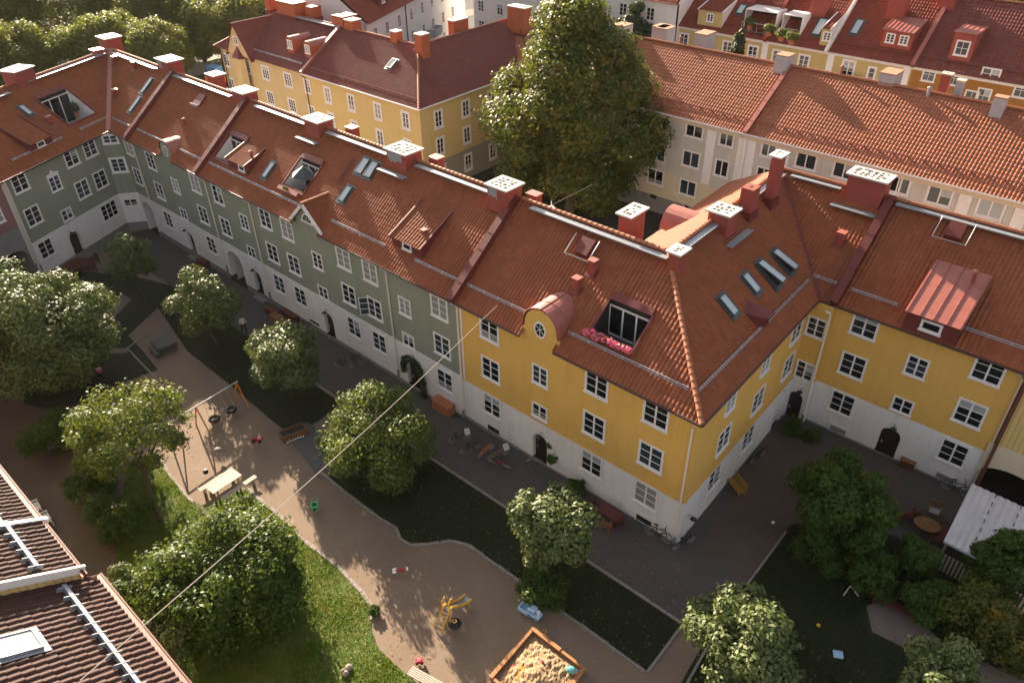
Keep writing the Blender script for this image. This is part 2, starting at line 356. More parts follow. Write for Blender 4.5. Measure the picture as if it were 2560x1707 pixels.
LAWN = [(392, 1135), (428, 1192), (470, 1245), (520, 1270), (560, 1240), (620, 1222), (645, 1245), (700, 1290), (760, 1352), (840, 1412), (905, 1480), (932, 1520), (928, 1570), (945, 1620), (1000, 1672), (1060, 1720), (700, 1800), (420, 1720), (330, 1560), (290, 1400), (300, 1250), (330, 1150)]
sheet('lawn', G2(LAWN), .03, 'grass')
sheet('right_lawn', G2([(1975, 1312), (1860, 1462), (1790, 1562), (1740, 1640), (1690, 1730), (2560, 1800), (2700, 1700), (2640, 1500), (2500, 1420), (2330, 1400), (2240, 1340), (2100, 1300)]), .03, 'grass_shaded')
sheet('pale_path', G2([(2165, 1515), (2200, 1505), (2290, 1545), (2360, 1610), (2600, 1720), (2480, 1740), (2300, 1640), (2180, 1580)]), .045, 'lightpave')
sheet('park_lawn', [(-146, 52), (-118, 52), (-116, 66), (-128, 76), (-150, 76)], .03, 'grass')
sheet('park_path', [(-118, 50), (-112, 50), (-111, 80), (-117, 80)], .03, 'lightpave')
sheet('concrete_slabs', G2([(712, 1088), (770, 1055), (870, 1150), (848, 1180), (800, 1200), (770, 1160)]), .04, 'slab')
sheet('street', [(-132, 20), (-128, 20), (-104, 120), (-109, 120)], .035, 'lightpave')
def kerb(name, pts, w=.16, h=.1, label=None, stones=False):
    mb = MB()
    for a, b in zip(pts[:-1], pts[1:]):
        a = Vector(a); b = Vector(b); L = (b-a).length; n = max(1, int(L/(.55 if stones else .95)))
        for i in range(n):
            p = a.lerp(b, i/n); q = a.lerp(b, (i+1)/n-.03/L); d = (q-p).normalized(); s = Vector((-d.y, d.x))*(w/2*(random.uniform(.7, 1.15) if stones else 1))
            j = random.uniform(-.02, .02) if stones else 0; z0 = gz(p.x, p.y)-.1; hh = h*(random.uniform(.6, 1.1) if stones else 1)
            pl = [(p.x-s.x+j, p.y-s.y+j), (q.x-s.x, q.y-s.y), (q.x+s.x, q.y+s.y), (p.x+s.x+j, p.y+s.y+j)]
            mb.prism(pl, z0, z0+.1+hh)
    o = mb.build(name, 'kerb'); tag(o, kind='structure'); return o
kerb('kerb', [(-33.5, 22.68), (-9.3, 22.7)]); kerb('kerb', [gp(*p).xy for p in ((845, 1000), (700, 900), (640, 860))])
kerb('kerb', [(-9.3, 22.6), (-9.2, 19.3)], .12)
kerb('kerb', [(-9.3, 19.3), (-21.1, 19.22), (-22.05, 18.8), (-22.85, 17.8), (-23.55, 17.1), (-24.3, 17.0), (-25.2, 17.4), (-26.2, 17.27), (-28.1, 17.2), (-32.3, 17.3)], .2, .07, stones=True)
kerb('kerb', [gp(*p).xy for p in ((392, 1135), (428, 1192), (470, 1245), (530, 1290))], .22, .07, stones=True)
kerb('kerb', [gp(*p).xy for p in ((620, 1222), (645, 1245), (700, 1290), (760, 1352), (840, 1412), (905, 1480), (932, 1520), (928, 1550))], .2, .07, stones=True)
kerb('kerb', [gp(*p).xy for p in ((318, 870), (350, 905), (395, 950))], .12, .05)
kerb('kerb', [gp(*p).xy for p in ((318, 872), (345, 850), (375, 835))], .12, .05)
kerb('kerb', [gp(*p).xy for p in ((1965, 1330), (1862, 1468), (1795, 1568), (1700, 1740))], .12, .08)
# grass blades as one uncountable object per lawn
def grass_blades(name, poly, n, h, mat, dz=.03):
    xs = [p[0] for p in poly]; ys = [p[1] for p in poly]
    def inside(x, y):
        c = False; j = len(poly)-1
        for i in range(len(poly)):
            if (poly[i][1] > y) != (poly[j][1] > y) and x < (poly[j][0]-poly[i][0])*(y-poly[i][1])/(poly[j][1]-poly[i][1])+poly[i][0]: c = not c
            j = i
        return c
    v = []; f = []
    k = 0
    while k < n:
        x = random.uniform(min(xs), max(xs)); y = random.uniform(min(ys), max(ys))
        if not inside(x, y): continue
        k += 1
        z = gz(x, y)+dz; a = random.uniform(0, math.pi); w = random.uniform(.015, .035); hh = h*random.uniform(.5, 1.4)*(1+.8*noise.noise(Vector((x*.5, y*.5, 0))))
        lx, ly = random.uniform(-.06, .06), random.uniform(-.06, .06); i = len(v)
        v += [(x-w*math.cos(a), y-w*math.sin(a), z-.01), (x+w*math.cos(a), y+w*math.sin(a), z-.01), (x+lx, y+ly, z+hh)]; f.append((i, i+1, i+2))
    me = bpy.data.meshes.new(name); me.from_pydata(v, [], f); me.materials.append(mat); o = bpy.data.objects.new(name, me); col.objects.link(o)
    tag(o, kind='stuff'); return o
gm = leaf_mat('grass blades', (.035, .12, .004), (.07, .15, .010), (.12, .14, .02), .7, .3)
gmd = leaf_mat('shaded grass blades', (.014, .03, .005), (.024, .038, .007), (.024, .03, .008), .7, .2)  # blade greens darkened to carry the shade of the strips
tag(grass_blades('grass', [(-9.4, 22.55), (-9.35, 19.5), (-21.1, 19.4), (-22.0, 19.0), (-23.5, 17.3), (-24.3, 17.2), (-25.2, 17.6), (-26.2, 17.45), (-28.1, 17.4), (-32.2, 17.5), (-33.3, 22.5)], 42000, .05, gmd), 'shade-coloured grass of the long strip in front of the yellow house', 'grass')
tag(grass_blades('grass', [tuple(p) for p in G2([(1985, 1325), (1870, 1470), (1800, 1570), (1745, 1650), (1700, 1720), (2500, 1740), (2350, 1620), (2170, 1590), (2150, 1520), (2300, 1400), (2240, 1345), (2100, 1305)])], 60000, .05, gmd), 'shade-coloured grass of the right lawn', 'grass')
tag(grass_blades('grass', [tuple(p) for p in G2([(855, 1010), (700, 905), (560, 805), (430, 720), (395, 770), (470, 875), (560, 945), (690, 1055), (735, 1085), (800, 1045)])], 26000, .05, gmd), 'shade-coloured grass of the strip under the round lindens', 'grass')
fm_ = leaf_mat('fallen leaves', (.22, .13, .03), (.30, .20, .06), (.12, .07, .03), .7, .1)
def litter():
    rng = random.Random(3); v = []; f = []
    for k in range(2600):
        p = gp(rng.uniform(420, 2400), rng.uniform(1050, 1760))
        if p.y > 26.3 or p.y < 3: continue
        a = rng.uniform(0, 6.3); w = rng.uniform(.02, .055); i = len(v); z = gz(p.x, p.y)+.05
        v += [(p.x+w*math.cos(a+t), p.y+w*math.sin(a+t), z+rng.uniform(0, .02)) for t in (0, 1.3, 3.1, 4.6)]; f.append((i, i+1, i+2, i+3))
    me = bpy.data.meshes.new('fallen_leaves'); me.from_pydata(v, [], f); me.materials.append(fm_); o = bpy.data.objects.new('fallen_leaves', me); col.objects.link(o); tag(o, 'small fallen leaves scattered over gravel and lawns', 'leaves', kind='stuff')
litter()
gl = tag(grass_blades('grass', [tuple(p) for p in G2(LAWN)], 90000, .06, gm), 'bright green mown grass of the sunlit lawn beside the gravel playground', 'grass')

# ------------------------------------------------------------------ facades
class Frame:
    def __init__(s, p0, p1):
        s.p = Vector((p0[0], p0[1], 0)); e = Vector((p1[0], p1[1], 0)); s.L = (e-s.p).length; s.d = (e-s.p)/s.L
        s.n = Vector((s.d.y, -s.d.x, 0)); s.rz = math.atan2(s.d.y, s.d.x)
    def P(s, u, z, out=0): return s.p+s.d*u+s.n*out+Vector((0, 0, z))
    def hit(s, px, py):
        q = onpl(px, py, s.p, s.n); return (q-s.p).dot(s.d), q.z
def fbox(mb, fr, u0, u1, z0, z1, o0, o1): mb.box((u0, -o1, z0), (u1, -o0, z1), fr.p, (fr.d, -fr.n, Vector((0, 0, 1))))
def wall(name, fr, u0, u1, z0, z1, mat, parent, arches=(), thick=.35, reveal=None):
    """front skin with real arched openings: arches = (uc, w, ztop, zbottom)"""
    mb = MB().mat(mat)
    q = lambda a, b, c, d: mb.face([fr.P(a, c), fr.P(b, c), fr.P(b, d), fr.P(a, d)], [(a, c), (b, c), (b, d), (a, d)])
    cur = u0
    for (uc, w, zt, zb) in sorted(arches):
        a, b = uc-w/2, uc+w/2
        if a > cur: q(cur, a, z0, z1)
        if zb > z0: q(a, b, z0, zb)
        n = 12; rise = min(w/2, .9 if w > 1.6 else .5)
        us = [a+w*i/n for i in range(n+1)]
        zs = [zt-rise+rise*math.sqrt(max(0, 1-((u-uc)/(w/2))**2)) for u in us]
        for i in range(n):
            mb.face([fr.P(us[i], zs[i]), fr.P(us[i+1], zs[i+1]), fr.P(us[i+1], z1), fr.P(us[i], z1)], [(us[i], zs[i]), (us[i+1], zs[i+1]), (us[i+1], z1), (us[i], z1)])
            mb.face([fr.P(us[i], zs[i]), fr.P(us[i], zs[i], -thick), fr.P(us[i+1], zs[i+1], -thick), fr.P(us[i+1], zs[i+1])])
        for uu, zz in ((a, zs[0]), (b, zs[-1])): mb.face([fr.P(uu, zb), fr.P(uu, zz), fr.P(uu, zz, -thick), fr.P(uu, zb, -thick)])
        cur = b
    if cur < u1: q(cur, u1, z0, z1)
    mb.face([fr.P(u0, z0), fr.P(u0, z1), fr.P(u0, z1, -.4), fr.P(u0, z0, -.4)]); mb.face([fr.P(u1, z0), fr.P(u1, z1), fr.P(u1, z1, -.4), fr.P(u1, z0, -.4)])
    return mb.build(name, None, parent)
WM = {}
def win_meshes(w, h, rows, cols, casing, mull, variant, munt=.038):
    k = (w, h, rows, cols, casing, mull, variant, munt)
    if k in WM: return WM[k]
    f = MB().mat('trim'); c = casing
    # local: x along wall, y = -outward, z up; centred
    f.box((-w/2-c, -.05, -h/2-c), (-w/2, 0, h/2+c)); f.box((w/2, -.05, -h/2-c), (w/2+c, 0, h/2+c))
    f.box((-w/2, -.05, h/2), (w/2, 0, h/2+c)); f.box((-w/2-c-.04, -.12, -h/2-c-.03), (w/2+c+.04, 0, -h/2-c+.05)); f.box((-w/2, -.06, -h/2-c+.05), (w/2, 0, -h/2))
    nc = 1 if mull is False else mull
    sw = w/nc
    for i in range(nc):
        a = -w/2+i*sw; b = a+sw; e = .05
        f.box((a, -.035, -h/2), (a+e, 0, h/2)); f.box((b-e, -.035, -h/2), (b, 0, h/2)); f.box((a+e, -.035, -h/2), (b-e, 0, -h/2+e)); f.box((a+e, -.035, h/2-e), (b-e, 0, h/2))
        for r in range(1, rows):
            z = -h/2+h*r/rows; f.box((a+e, -.03, z-munt/2), (b-e, 0, z+munt/2))
        for r in range(1, cols):
            x = a+sw*r/cols; f.box((x-munt/2, -.028, -h/2+e), (x+munt/2, 0, h/2-e))
    g = MB()
    def pane(x0, x1, z0, z1, m): g.mat(m); g.face([(x0, -.008, z0), (x1, -.008, z0), (x1, -.008, z1), (x0, -.008, z1)])
    W, Hh = w/2, h/2
    if variant == 'blind': pane(-W, W, -Hh, Hh*.25, 'glass'); pane(-W, W, Hh*.25, Hh, 'blind')
    elif variant == 'halfblind': pane(-W, 0, -Hh, Hh, 'glass'); pane(0, W, -Hh, -Hh*.1, 'glass'); pane(0, W, -Hh*.1, Hh, 'blind')
    elif variant == 'curtain': pane(-W, W, -Hh, Hh, 'curtain')
    elif variant == 'drape':
        g.mat('curtain'); g.face([(-W, -.007, Hh), (-W, -.007, -Hh*.2), (-W*.05, -.007, Hh)]); g.face([(W, -.007, Hh), (W*.05, -.007, Hh), (W, -.007, -Hh*.2)]); pane(-W, W, -Hh, Hh, 'glass')
    elif variant == 'amber':
        g.mat('amber'); g.face([(-W, -.007, Hh), (-W, -.007, 0), (0, -.007, Hh)]); pane(-W, W, -Hh, Hh, 'blind')
    elif variant == 'dark2': pane(-W, W, -Hh, Hh*.55, 'glass2'); pane(-W, W, Hh*.55, Hh, 'glass')
    elif variant == 'plants':
        g.mat('leafg')
        for q in range(5): x = -W*.8+q*W*.4; g.face([(x-.1, -.007, -Hh), (x+.1, -.007, -Hh), (x+.13, -.007, -Hh*.55), (x, -.007, -Hh*.2), (x-.12, -.007, -Hh*.6)])
        pane(-W, W, -Hh, Hh, 'glass')
    elif variant == 'cafe': pane(-W, W, -Hh, -Hh*.35, 'curtain'); pane(-W, W, -Hh*.35, Hh, 'glass')
    else: pane(-W, W, -Hh, Hh, 'glass' if variant != 'blue' else 'glass2')
    WM[k] = (f.mesh('window'), g.mesh('pane')); return WM[k]
KINDS = {'L': (1.40, 1.5, 3, 1, .085, 2), 'M': (1.08, 1.25, 3, 1, .075, 2), 'S': (1.08, .95, 2, 1, .075, 2), 'T': (1.9, 1.5, 3, 1, .1, 3), 'H': (1.2, .7, 2, 1, .12, 2), 'Q': (1.2, 1.25, 3, 1, .16, 2),
         'F': (.86, 1.5, 3, 1, .2, 2), 'C': (1.25, 1.35, 4, 1, .16, 3), 'C2': (.9, 1.3, 4, 1, .16, 2), 'W': (1.62, 1.35, 1, 1, .1, 2), 'W2': (1.2, 1.4, 1, 1, .1, 2), 'B': (1.05, 1.4, 3, 1, .16, 2), 'B1': (.62, 1.45, 3, 1, .16, 1),
         'D': (1.15, 2.0, 4, 1, .16, 2), 'R': (1.1, 1.25, 2, 2, .09, 1), 'R2': (1.5, .95, 2, 1, .09, 2), 'RX': (.9, 1.5, 4, 3, .1, 1), 'P': (.55, .42, 1, 1, .09, 1), 'P2': (.95, .5, 1, 1, .09, 1), 'K': (.75, .4, 1, 1, .05, 1), 'A': (.75, .8, 3, 1, .08, 2), 'T1': (.8, 1.4, 3, 1, .09, 2), 'N': (.35, 1.5, 4, 1, .1, 1)}
VAR = ['dark', 'dark', 'dark', 'blind', 'dark', 'drape', 'dark', 'halfblind', 'dark', 'cafe', 'dark', 'curtain']
_vi = [0]
def window(fr, u, z, kind, parent, variant=None, out=.0):
    if variant is None: variant = VAR[_vi[0] % len(VAR)]; _vi[0] += 5
    if variant == 'dark':
        _vi[0] += 7; variant = ('dark', 'blue', 'cafe', 'dark', 'blind', 'dark2', 'dark', 'drape', 'blue', 'dark2', 'halfblind', 'dark', 'plants')[_vi[0] % 13]
        if kind in 'KP2N': variant = 'dark'
    w, h, r, c, ca, mu = KINDS[kind]
    fm, gmsh = win_meshes(w, h, r, c, ca, mu, variant)
    o = bpy.data.objects.new('window', fm); col.objects.link(o)
    o.location = fr.P(u, z, out+.002); o.rotation_euler = (0, 0, fr.rz); setpar(o, parent)
    p = bpy.data.objects.new('pane', gmsh); col.objects.link(p); p.location = o.location; p.rotation_euler = o.rotation_euler; setpar(p, o)
    return o
def open_sash(fr, u, z, h, w, parent, ang=100):
    mb = MB().mat('trim'); e = .05
    for a, b, c, d in ((0, e, 0, h), (w-e, w, 0, h), (e, w-e, 0, e), (e, w-e, h-e, h), (e, w-e, h/3, h/3+.035), (e, w-e, 2*h/3, 2*h/3+.035)): mb.box((a, -.02, c), (b, .02, d))
    mb.mat('glass2'); mb.box((e, -.004, e), (w-e, .004, h-e))
    o = mb.build('open_sash'); o.location = fr.P(u, z-h/2, .04); o.rotation_euler = (0, 0, fr.rz-R_(ang)); setpar(o, parent); return o
def door(fr, u, w, zt, zb, parent, out=-.28, mat='door', opened=False):
    mb = MB().mat(mat); n = 10; rise = min(w/2, .5); pts = []
    for i in range(n+1):
        x = -w/2+w*i/n; pts.append((u+x, zt-rise+rise*math.sqrt(max(0, 1-(x/(w/2))**2))))
    pl = [(u-w/2, zb)]+pts+[(u+w/2, zb)]
    mb.face([fr.P(a, b, out) for a, b in reversed(pl)])
    for k in range(1, 5): fbox(mb, fr, u-w/2+w*k/5-.012, u-w/2+w*k/5+.012, zb, zt-rise, out, out+.02)
    o = mb.build('door', None, parent)
    h = MB().mat('steel'); fbox(h, fr, u-w*.36, u-w*.30, zb+.95, zb+1.15, out+.02, out+.07); h.build('handle', None, o)
    st = MB().mat('plinth'); fbox(st, fr, u-w/2-.2, u+w/2+.2, zb-.3, zb-.02, -.3, .45); st.build('doorstep', None, parent)
    return o
def wall_lamp(fr, u, z, parent):
    mb = MB().mat('black'); mb.tube([fr.P(u, z, 0), fr.P(u, z+.12, .18), fr.P(u, z+.1, .38)], .02); c = fr.P(u, z, .38)
    mb.tube([c+Vector((0, 0, .08)), c+Vector((0, 0, .02)), c-Vector((0, 0, .06))], [.03, .1, .2], 10)
    mb.build('lamp', None, parent)
def pipe(fr, u, z0, z1, parent, mat='pipe', r=.05, offs=True, out=.09):
    mb = MB().mat(mat); pts = [fr.P(u, z0, out), fr.P(u, z1-.35, out)]
    if offs: pts += [fr.P(u-.05, z1-.2, out+.05), fr.P(u-.25, z1, out+.28)]
    mb.tube(pts, r); mb.mat('plinth'); mb.tube([fr.P(u, z0-.6, out), fr.P(u, z0+.15, out)], r+.02)
    return mb.build('downpipe', None, parent)

# ------------------------------------------------------------------ tiled roofs
class Roof:
    def __init__(s, e0, du, dv): s.e = Vector(e0); s.du = Vector(du).normalized(); s.dv = Vector(dv).normalized(); s.n = s.du.cross(s.dv)
    def P(s, u, v, h=0): return s.e+s.du*u+s.dv*v+s.n*h
    def hit(s, px, py, h=0):
        q = onpl(px, py, s.e+s.n*h, s.n)-s.e; return q.dot(s.du), q.dot(s.dv)
    def uv(s, p): q = Vector(p)-s.e; return q.dot(s.du), q.dot(s.dv)
def tiles(roof, poly, mat, parent, holes=(), w=.25, c=.34, amp=.035, step=.022, res=6, name='roof', sheath=True):
    us = [p[0] for p in poly]; u0, u1 = min(us), max(us)
    n = len(poly)
    def vr(u):
        lo, hi = 1e9, -1e9
        for i in range(n):
            a, b = poly[i], poly[(i+1) % n]
            if abs(a[0]-b[0]) < 1e-9:
                if abs(u-a[0]) < 1e-6: lo = min(lo, a[1], b[1]); hi = max(hi, a[1], b[1])
                continue
            t = (u-a[0])/(b[0]-a[0])
            if -1e-9 <= t <= 1+1e-9: v = a[1]+(b[1]-a[1])*t; lo = min(lo, v); hi = max(hi, v)
        return lo, hi
    cols = set(np.round(np.arange(math.ceil(u0/(w/res))*(w/res), u1, w/res), 5)) | {u0, u1} | set(us)
    for h in holes: cols |= {h[0], h[1]}
    cu = np.array(sorted(x for x in cols if u0-1e-9 <= x <= u1+1e-9)); nc = len(cu)
    lo = np.array([vr(x)[0] for x in cu]); hi = np.array([vr(x)[1] for x in cu])
    vmin, vmax = min(p[1] for p in poly), max(p[1] for p in poly)
    k0 = int(math.floor(vmin/c)); k1 = int(math.ceil(vmax/c)); vv = []; hh = []
    for k in range(k0, k1): vv += [k*c, (k+1)*c-1e-4]; hh += [step, 0.0]
    vv = np.array(vv); hh = np.array(hh); nr = len(vv)
    ph = (cu/w) % 1.0
    prof = amp*(np.where(ph < .62, np.sin(np.pi*ph/.62), -.45*np.sin(np.pi*(ph-.62)/.38)))
    Vg = np.clip(vv[:, None], lo[None, :], hi[None, :]); Ug = np.broadcast_to(cu[None, :], Vg.shape)
    rng = np.random.RandomState(int(abs(u0*13+u1*7)) % 9999)
    ti = np.floor(cu/w).astype(int); ti -= ti.min(); jit = rng.uniform(-.006, .008, (nr//2+1, ti.max()+1))
    Hg = prof[None, :]+hh[:, None]+jit[np.arange(nr)//2][:, ti]
    e, du, dv, nn = [np.array(x) for x in (roof.e, roof.du, roof.dv, roof.n)]
    P = e+Ug[..., None]*du+Vg[..., None]*dv+Hg[..., None]*nn
    idx = np.arange(nr*nc).reshape(nr, nc)
    A = idx[:-1, :-1]; B = idx[:-1, 1:]; C = idx[1:, 1:]; D = idx[1:, :-1]
    span = (Vg[1:, :-1]-Vg[:-1, :-1] > 1e-6) | (Vg[1:, 1:]-Vg[:-1, 1:] > 1e-6)
    stepf = (np.arange(nr-1) % 2 == 1)[:, None] & (Vg[1:, :-1] < hi[None, :-1]) & (Vg[1:, :-1] > lo[None, :-1])
    keep = span | stepf
    uc = (cu[:-1]+cu[1:])/2; vc = (vv[:-1]+vv[1:])/2
    for h in holes: keep &= ~((uc[None, :] > h[0]) & (uc[None, :] < h[1]) & (vc[:, None] > h[2]) & (vc[:, None] < h[3]))
    F = np.stack([A, B, C, D], -1)[keep]
    me = bpy.data.meshes.new(name); nv = nr*nc; nf = len(F)
    me.vertices.add(nv); me.vertices.foreach_set('co', P.reshape(-1).astype(np.float32))
    me.loops.add(nf*4); me.loops.foreach_set('vertex_index', F.reshape(-1).astype(np.int32))
    me.polygons.add(nf); me.polygons.foreach_set('loop_start', np.arange(0, nf*4, 4, dtype=np.int32)); me.polygons.foreach_set('loop_total', np.full(nf, 4, dtype=np.int32))
    uvl = me.uv_layers.new(name='UVMap')
    UU = (Ug/w).reshape(-1)[F]; VV = (np.broadcast_to((np.arange(nr)//2)[:, None]+.5, Vg.shape)).reshape(-1)[F]
    ce = (uc/w); cell = np.broadcast_to(np.floor(ce)[None, :]+.5, keep.shape)[keep]; row = np.broadcast_to(((np.arange(nr-1)+1)//2)[:, None]+.5, keep.shape)[keep]
    uva = np.stack([np.repeat(cell[:, None], 4, 1), np.repeat(row[:, None], 4, 1)], -1)
    uvl.data.foreach_set('uv', uva.reshape(-1).astype(np.float32))
    me.materials.append(M[mat]); me.update(calc_edges=True); me.polygons.foreach_set('use_smooth', [False]*nf)
    o = bpy.data.objects.new(name, me); col.objects.link(o)
    if parent is not None: setpar(o, parent)
    return o
def plate(roof, u0, u1, v0, v1, h0, h1, mb): mb.box((u0, v0, h0), (u1, v1, h1), roof.e, (roof.du, roof.dv, roof.n))
def ridge(a, b, mat, parent, r=.13, step=.38, name='ridge_tiles', both=False):
    mb = MB().mat(mat); a = Vector(a); b = Vector(b); L = (b-a).length; n = int(L/step); d = (b-a)/L; s = d.cross(Vector((0, 0, 1))).normalized(); up = s.cross(d)
    for i in range(n):
        p = a+d*(i*step); q = a+d*((i+1)*step+.04); r0, r1 = r*1.12, r*.88; N_ = 6; A = []; Bq = []
        for j in range(N_+1):
            t = math.pi*j/N_; A.append(p+s*math.cos(t)*r0+up*(math.sin(t)*r0+.01)); Bq.append(q+s*math.cos(t)*r1+up*math.sin(t)*r1)
        for j in range(N_): mb.face([A[j], A[j+1], Bq[j+1], Bq[j]])
        mb.face(list(reversed(A)))
    return mb.build(name, None, parent)
def walkway(roof, u0, u1, v, parent, w=.38, h=.28):
    mb = MB().mat('zinc'); n = Vector((0, 0, 1)); side = roof.du.cross(n).normalized()
    p = roof.P(0, v, 0)+n*h
    mb.box((u0, -w/2, 0), (u1, w/2, .03), p, (roof.du, side, n)); mb.box((u0, -w/2-.02, -.03), (u1, -w/2, .05), p, (roof.du, side, n)); mb.box((u0, w/2, -.03), (u1, w/2+.02, .05), p, (roof.du, side, n))
    k = int((u1-u0)/.9)
    for i in range(k+1):
        u = u0+(u1-u0)*i/max(1, k); mb.box((u, -.15, -h), (u+.04, -.1, 0), p, (roof.du, side, n))
    return mb.build('roof_walkway', None, parent)
def snowrail(roof, u0, u1, v, parent, mat='rail', h=.14, r=.03, brackets=True):
    mb = MB().mat(mat); mb.tube([roof.P(u0, v, h), roof.P(u1, v, h)], r, 5); mb.tube([roof.P(u0, v-.1, h-.06), roof.P(u1, v-.1, h-.06)], r*.7, 4)
    u = u0+.3
    while u < u1: mb.box((u, v-.12, 0), (u+.03, v+.05, h), roof.e, (roof.du, roof.dv, roof.n)); u += 1.1
    return mb.build('snow_guard', None, parent)
def gutter(a, b, parent, mat='gutter'):
    mb = MB().mat(mat); mb.tube([a, b], .075, 6); return mb.build('gutter', None, parent)
def firewall(roof, u, v0, v1, parent, w=.42, h=.38, mat='sheet', roof2=None):
    mb = MB().mat(mat); plate(roof, u-w/2, u+w/2, v0, v1, -.15, h, mb); plate(roof, u-w/2-.05, u+w/2+.05, v0, v1, h, h+.04, mb)
    k = int((v1-v0)/1.2)
    for i in range(1, k+1): plate(roof, u-w/2-.06, u+w/2+.06, v0+i*1.2-.01, v0+i*1.2+.01, -.02, h+.055, mb)
    return mb.build('firewall', None, parent)
def chimney(x0, x1, y0, y1, zb, zc, parent, mat='render', cap='cap', holes=(3, 3), over=.16, patch=False, seed=0, th=.1):
    mb = MB().mat(mat); mb.box((x0+over, y0+over, zb), (x1-over, y1-over, zc-th))
    mb.mat('sheet' if mat in ('render',) else mat)
    o = mb.build('chimney', None, parent)
    fl = MB().mat('sheet'); fl.box((x0+over-.08, y0+over-.08, zb), (x1-over+.08, y1-over+.08, zb+1.2)); fl.build('flashing', None, o)
    c = MB().mat(cap); c.box((x0, y0, zc-th), (x1, y1, zc))
    rnd = random.Random(seed); c.mat('hole'); a, b = holes
    for i in range(a):
        for j in range(b):
            if rnd.random() < .12: continue
            cx = x0+.25+(x1-x0-.5)*(i+.5)/a+rnd.uniform(-.04, .04); cy = y0+.2+(y1-y0-.4)*(j+.5)/b+rnd.uniform(-.03, .03)
            sx = (x1-x0-.5)/a*rnd.choice((.28, .36, .42)); sy = (y1-y0-.4)/b*rnd.choice((.3, .36, .42))
            if rnd.random() < .5: c.disc((cx, cy, zc+.004), sx, 10, ry=sy)
            else: c.face([(cx-sx, cy-sy, zc+.004), (cx+sx, cy-sy, zc+.004), (cx+sx, cy+sy, zc+.004), (cx-sx, cy+sy, zc+.004)])
    c.build('cap', None, o)
    if patch:
        p = MB().mat('patch'); n = 9; pts = []
        for i in range(n):
            t = i/(n-1); pts.append((x0+over+.1+(x1-x0-.5)*t*patch, y0+over-.004, zc-th-.55-rnd.uniform(0, .35)))
        p.face([(x0+over+.1, y0+over-.004, zc-th-.12), *pts, (x0+over+.1+(x1-x0-.5)*patch, y0+over-.004, zc-th-.12)]); p.build('bare_patch', None, o)
    return o
def vent_box(roof, u, v, parent, w=.42, h=.75, mat='render'):
    mb = MB().mat(mat); p = roof.P(u, v, 0); mb.box((p.x-w/2, p.y-w/2, p.z-.3), (p.x+w/2, p.y+w/2, p.z+h)); mb.mat('copper'); mb.box((p.x-w/2-.05, p.y-w/2-.05, p.z+h), (p.x+w/2+.05, p.y+w/2+.05, p.z+h+.05))
    mb.mat('sheet'); plate(roof, u-w*.8, u+w*.8, v-w*.9, v+w*.6, .03, .07, mb); return mb.build('vent_box', None, parent)
def pipe_vent(roof, u, v, parent, h=.55, r=.11, mat='render', cap='copper'):
    mb = MB().mat(mat); p = roof.P(u, v, 0); z = Vector((0, 0, 1)); mb.tube([p-z*.1, p+z*h], r, 8); mb.mat(cap); mb.tube([p+z*h, p+z*(h+.08), p+z*(h+.16)], [r*1.7, r*1.6, r*.3], 8); return mb.build('vent_pipe', None, parent)
def skylight(roof, u, v, w, h, parent, tilt=0, frame='alu', glass='skyglass', pale=False):
    mb = MB().mat(frame); o = .11
    plate(roof, u-w/2-.14, u+w/2+.14, v-h/2-.2, v+h/2+.12, .05, .075, mb)
    for a, b, c, d in ((-w/2, -w/2+.08, -h/2, h/2), (w/2-.08, w/2, -h/2, h/2), (-w/2+.08, w/2-.08, -h/2, -h/2+.08), (-w/2+.08, w/2-.08, h/2-.1, h/2)): plate(roof, u+a, u+b, v+c, v+d, .075, .19, mb)
    s = mb.build('skylight', None, parent)
    g = MB().mat(glass)
    if tilt:
        r2 = Roof(roof.P(u, v+h/2-.1, .2), roof.du, roof.dv*-1*math.cos(R_(tilt))+roof.n*math.sin(R_(tilt))); 
        mb2 = MB().mat('alu'); mb2.box((-w/2+.02, 0, -.02), (-w/2+.1, h-.1, .03), r2.e, (r2.du, r2.dv, r2.n)); mb2.box((w/2-.1, 0, -.02), (w/2-.02, h-.1, .03), r2.e, (r2.du, r2.dv, r2.n)); mb2.box((-w/2+.02, h-.18, -.02), (w/2-.02, h-.1, .03), r2.e, (r2.du, r2.dv, r2.n))
        mb2.build('open_sash', None, s); g.box((-w/2+.1, 0, 0), (w/2-.1, h-.18, .01), r2.e, (r2.du, r2.dv, r2.n))
        d = MB().mat('dark'); plate(roof, u-w/2+.08, u+w/2-.08, v-h/2+.08, v+h/2-.1, .08, .09, d); d.build('opening', None, s)
    else: plate(roof, u-w/2+.08, u+w/2-.08, v-h/2+.08, v+h/2-.1, .10, .15, g)
    g.build('pane', None, s); return s
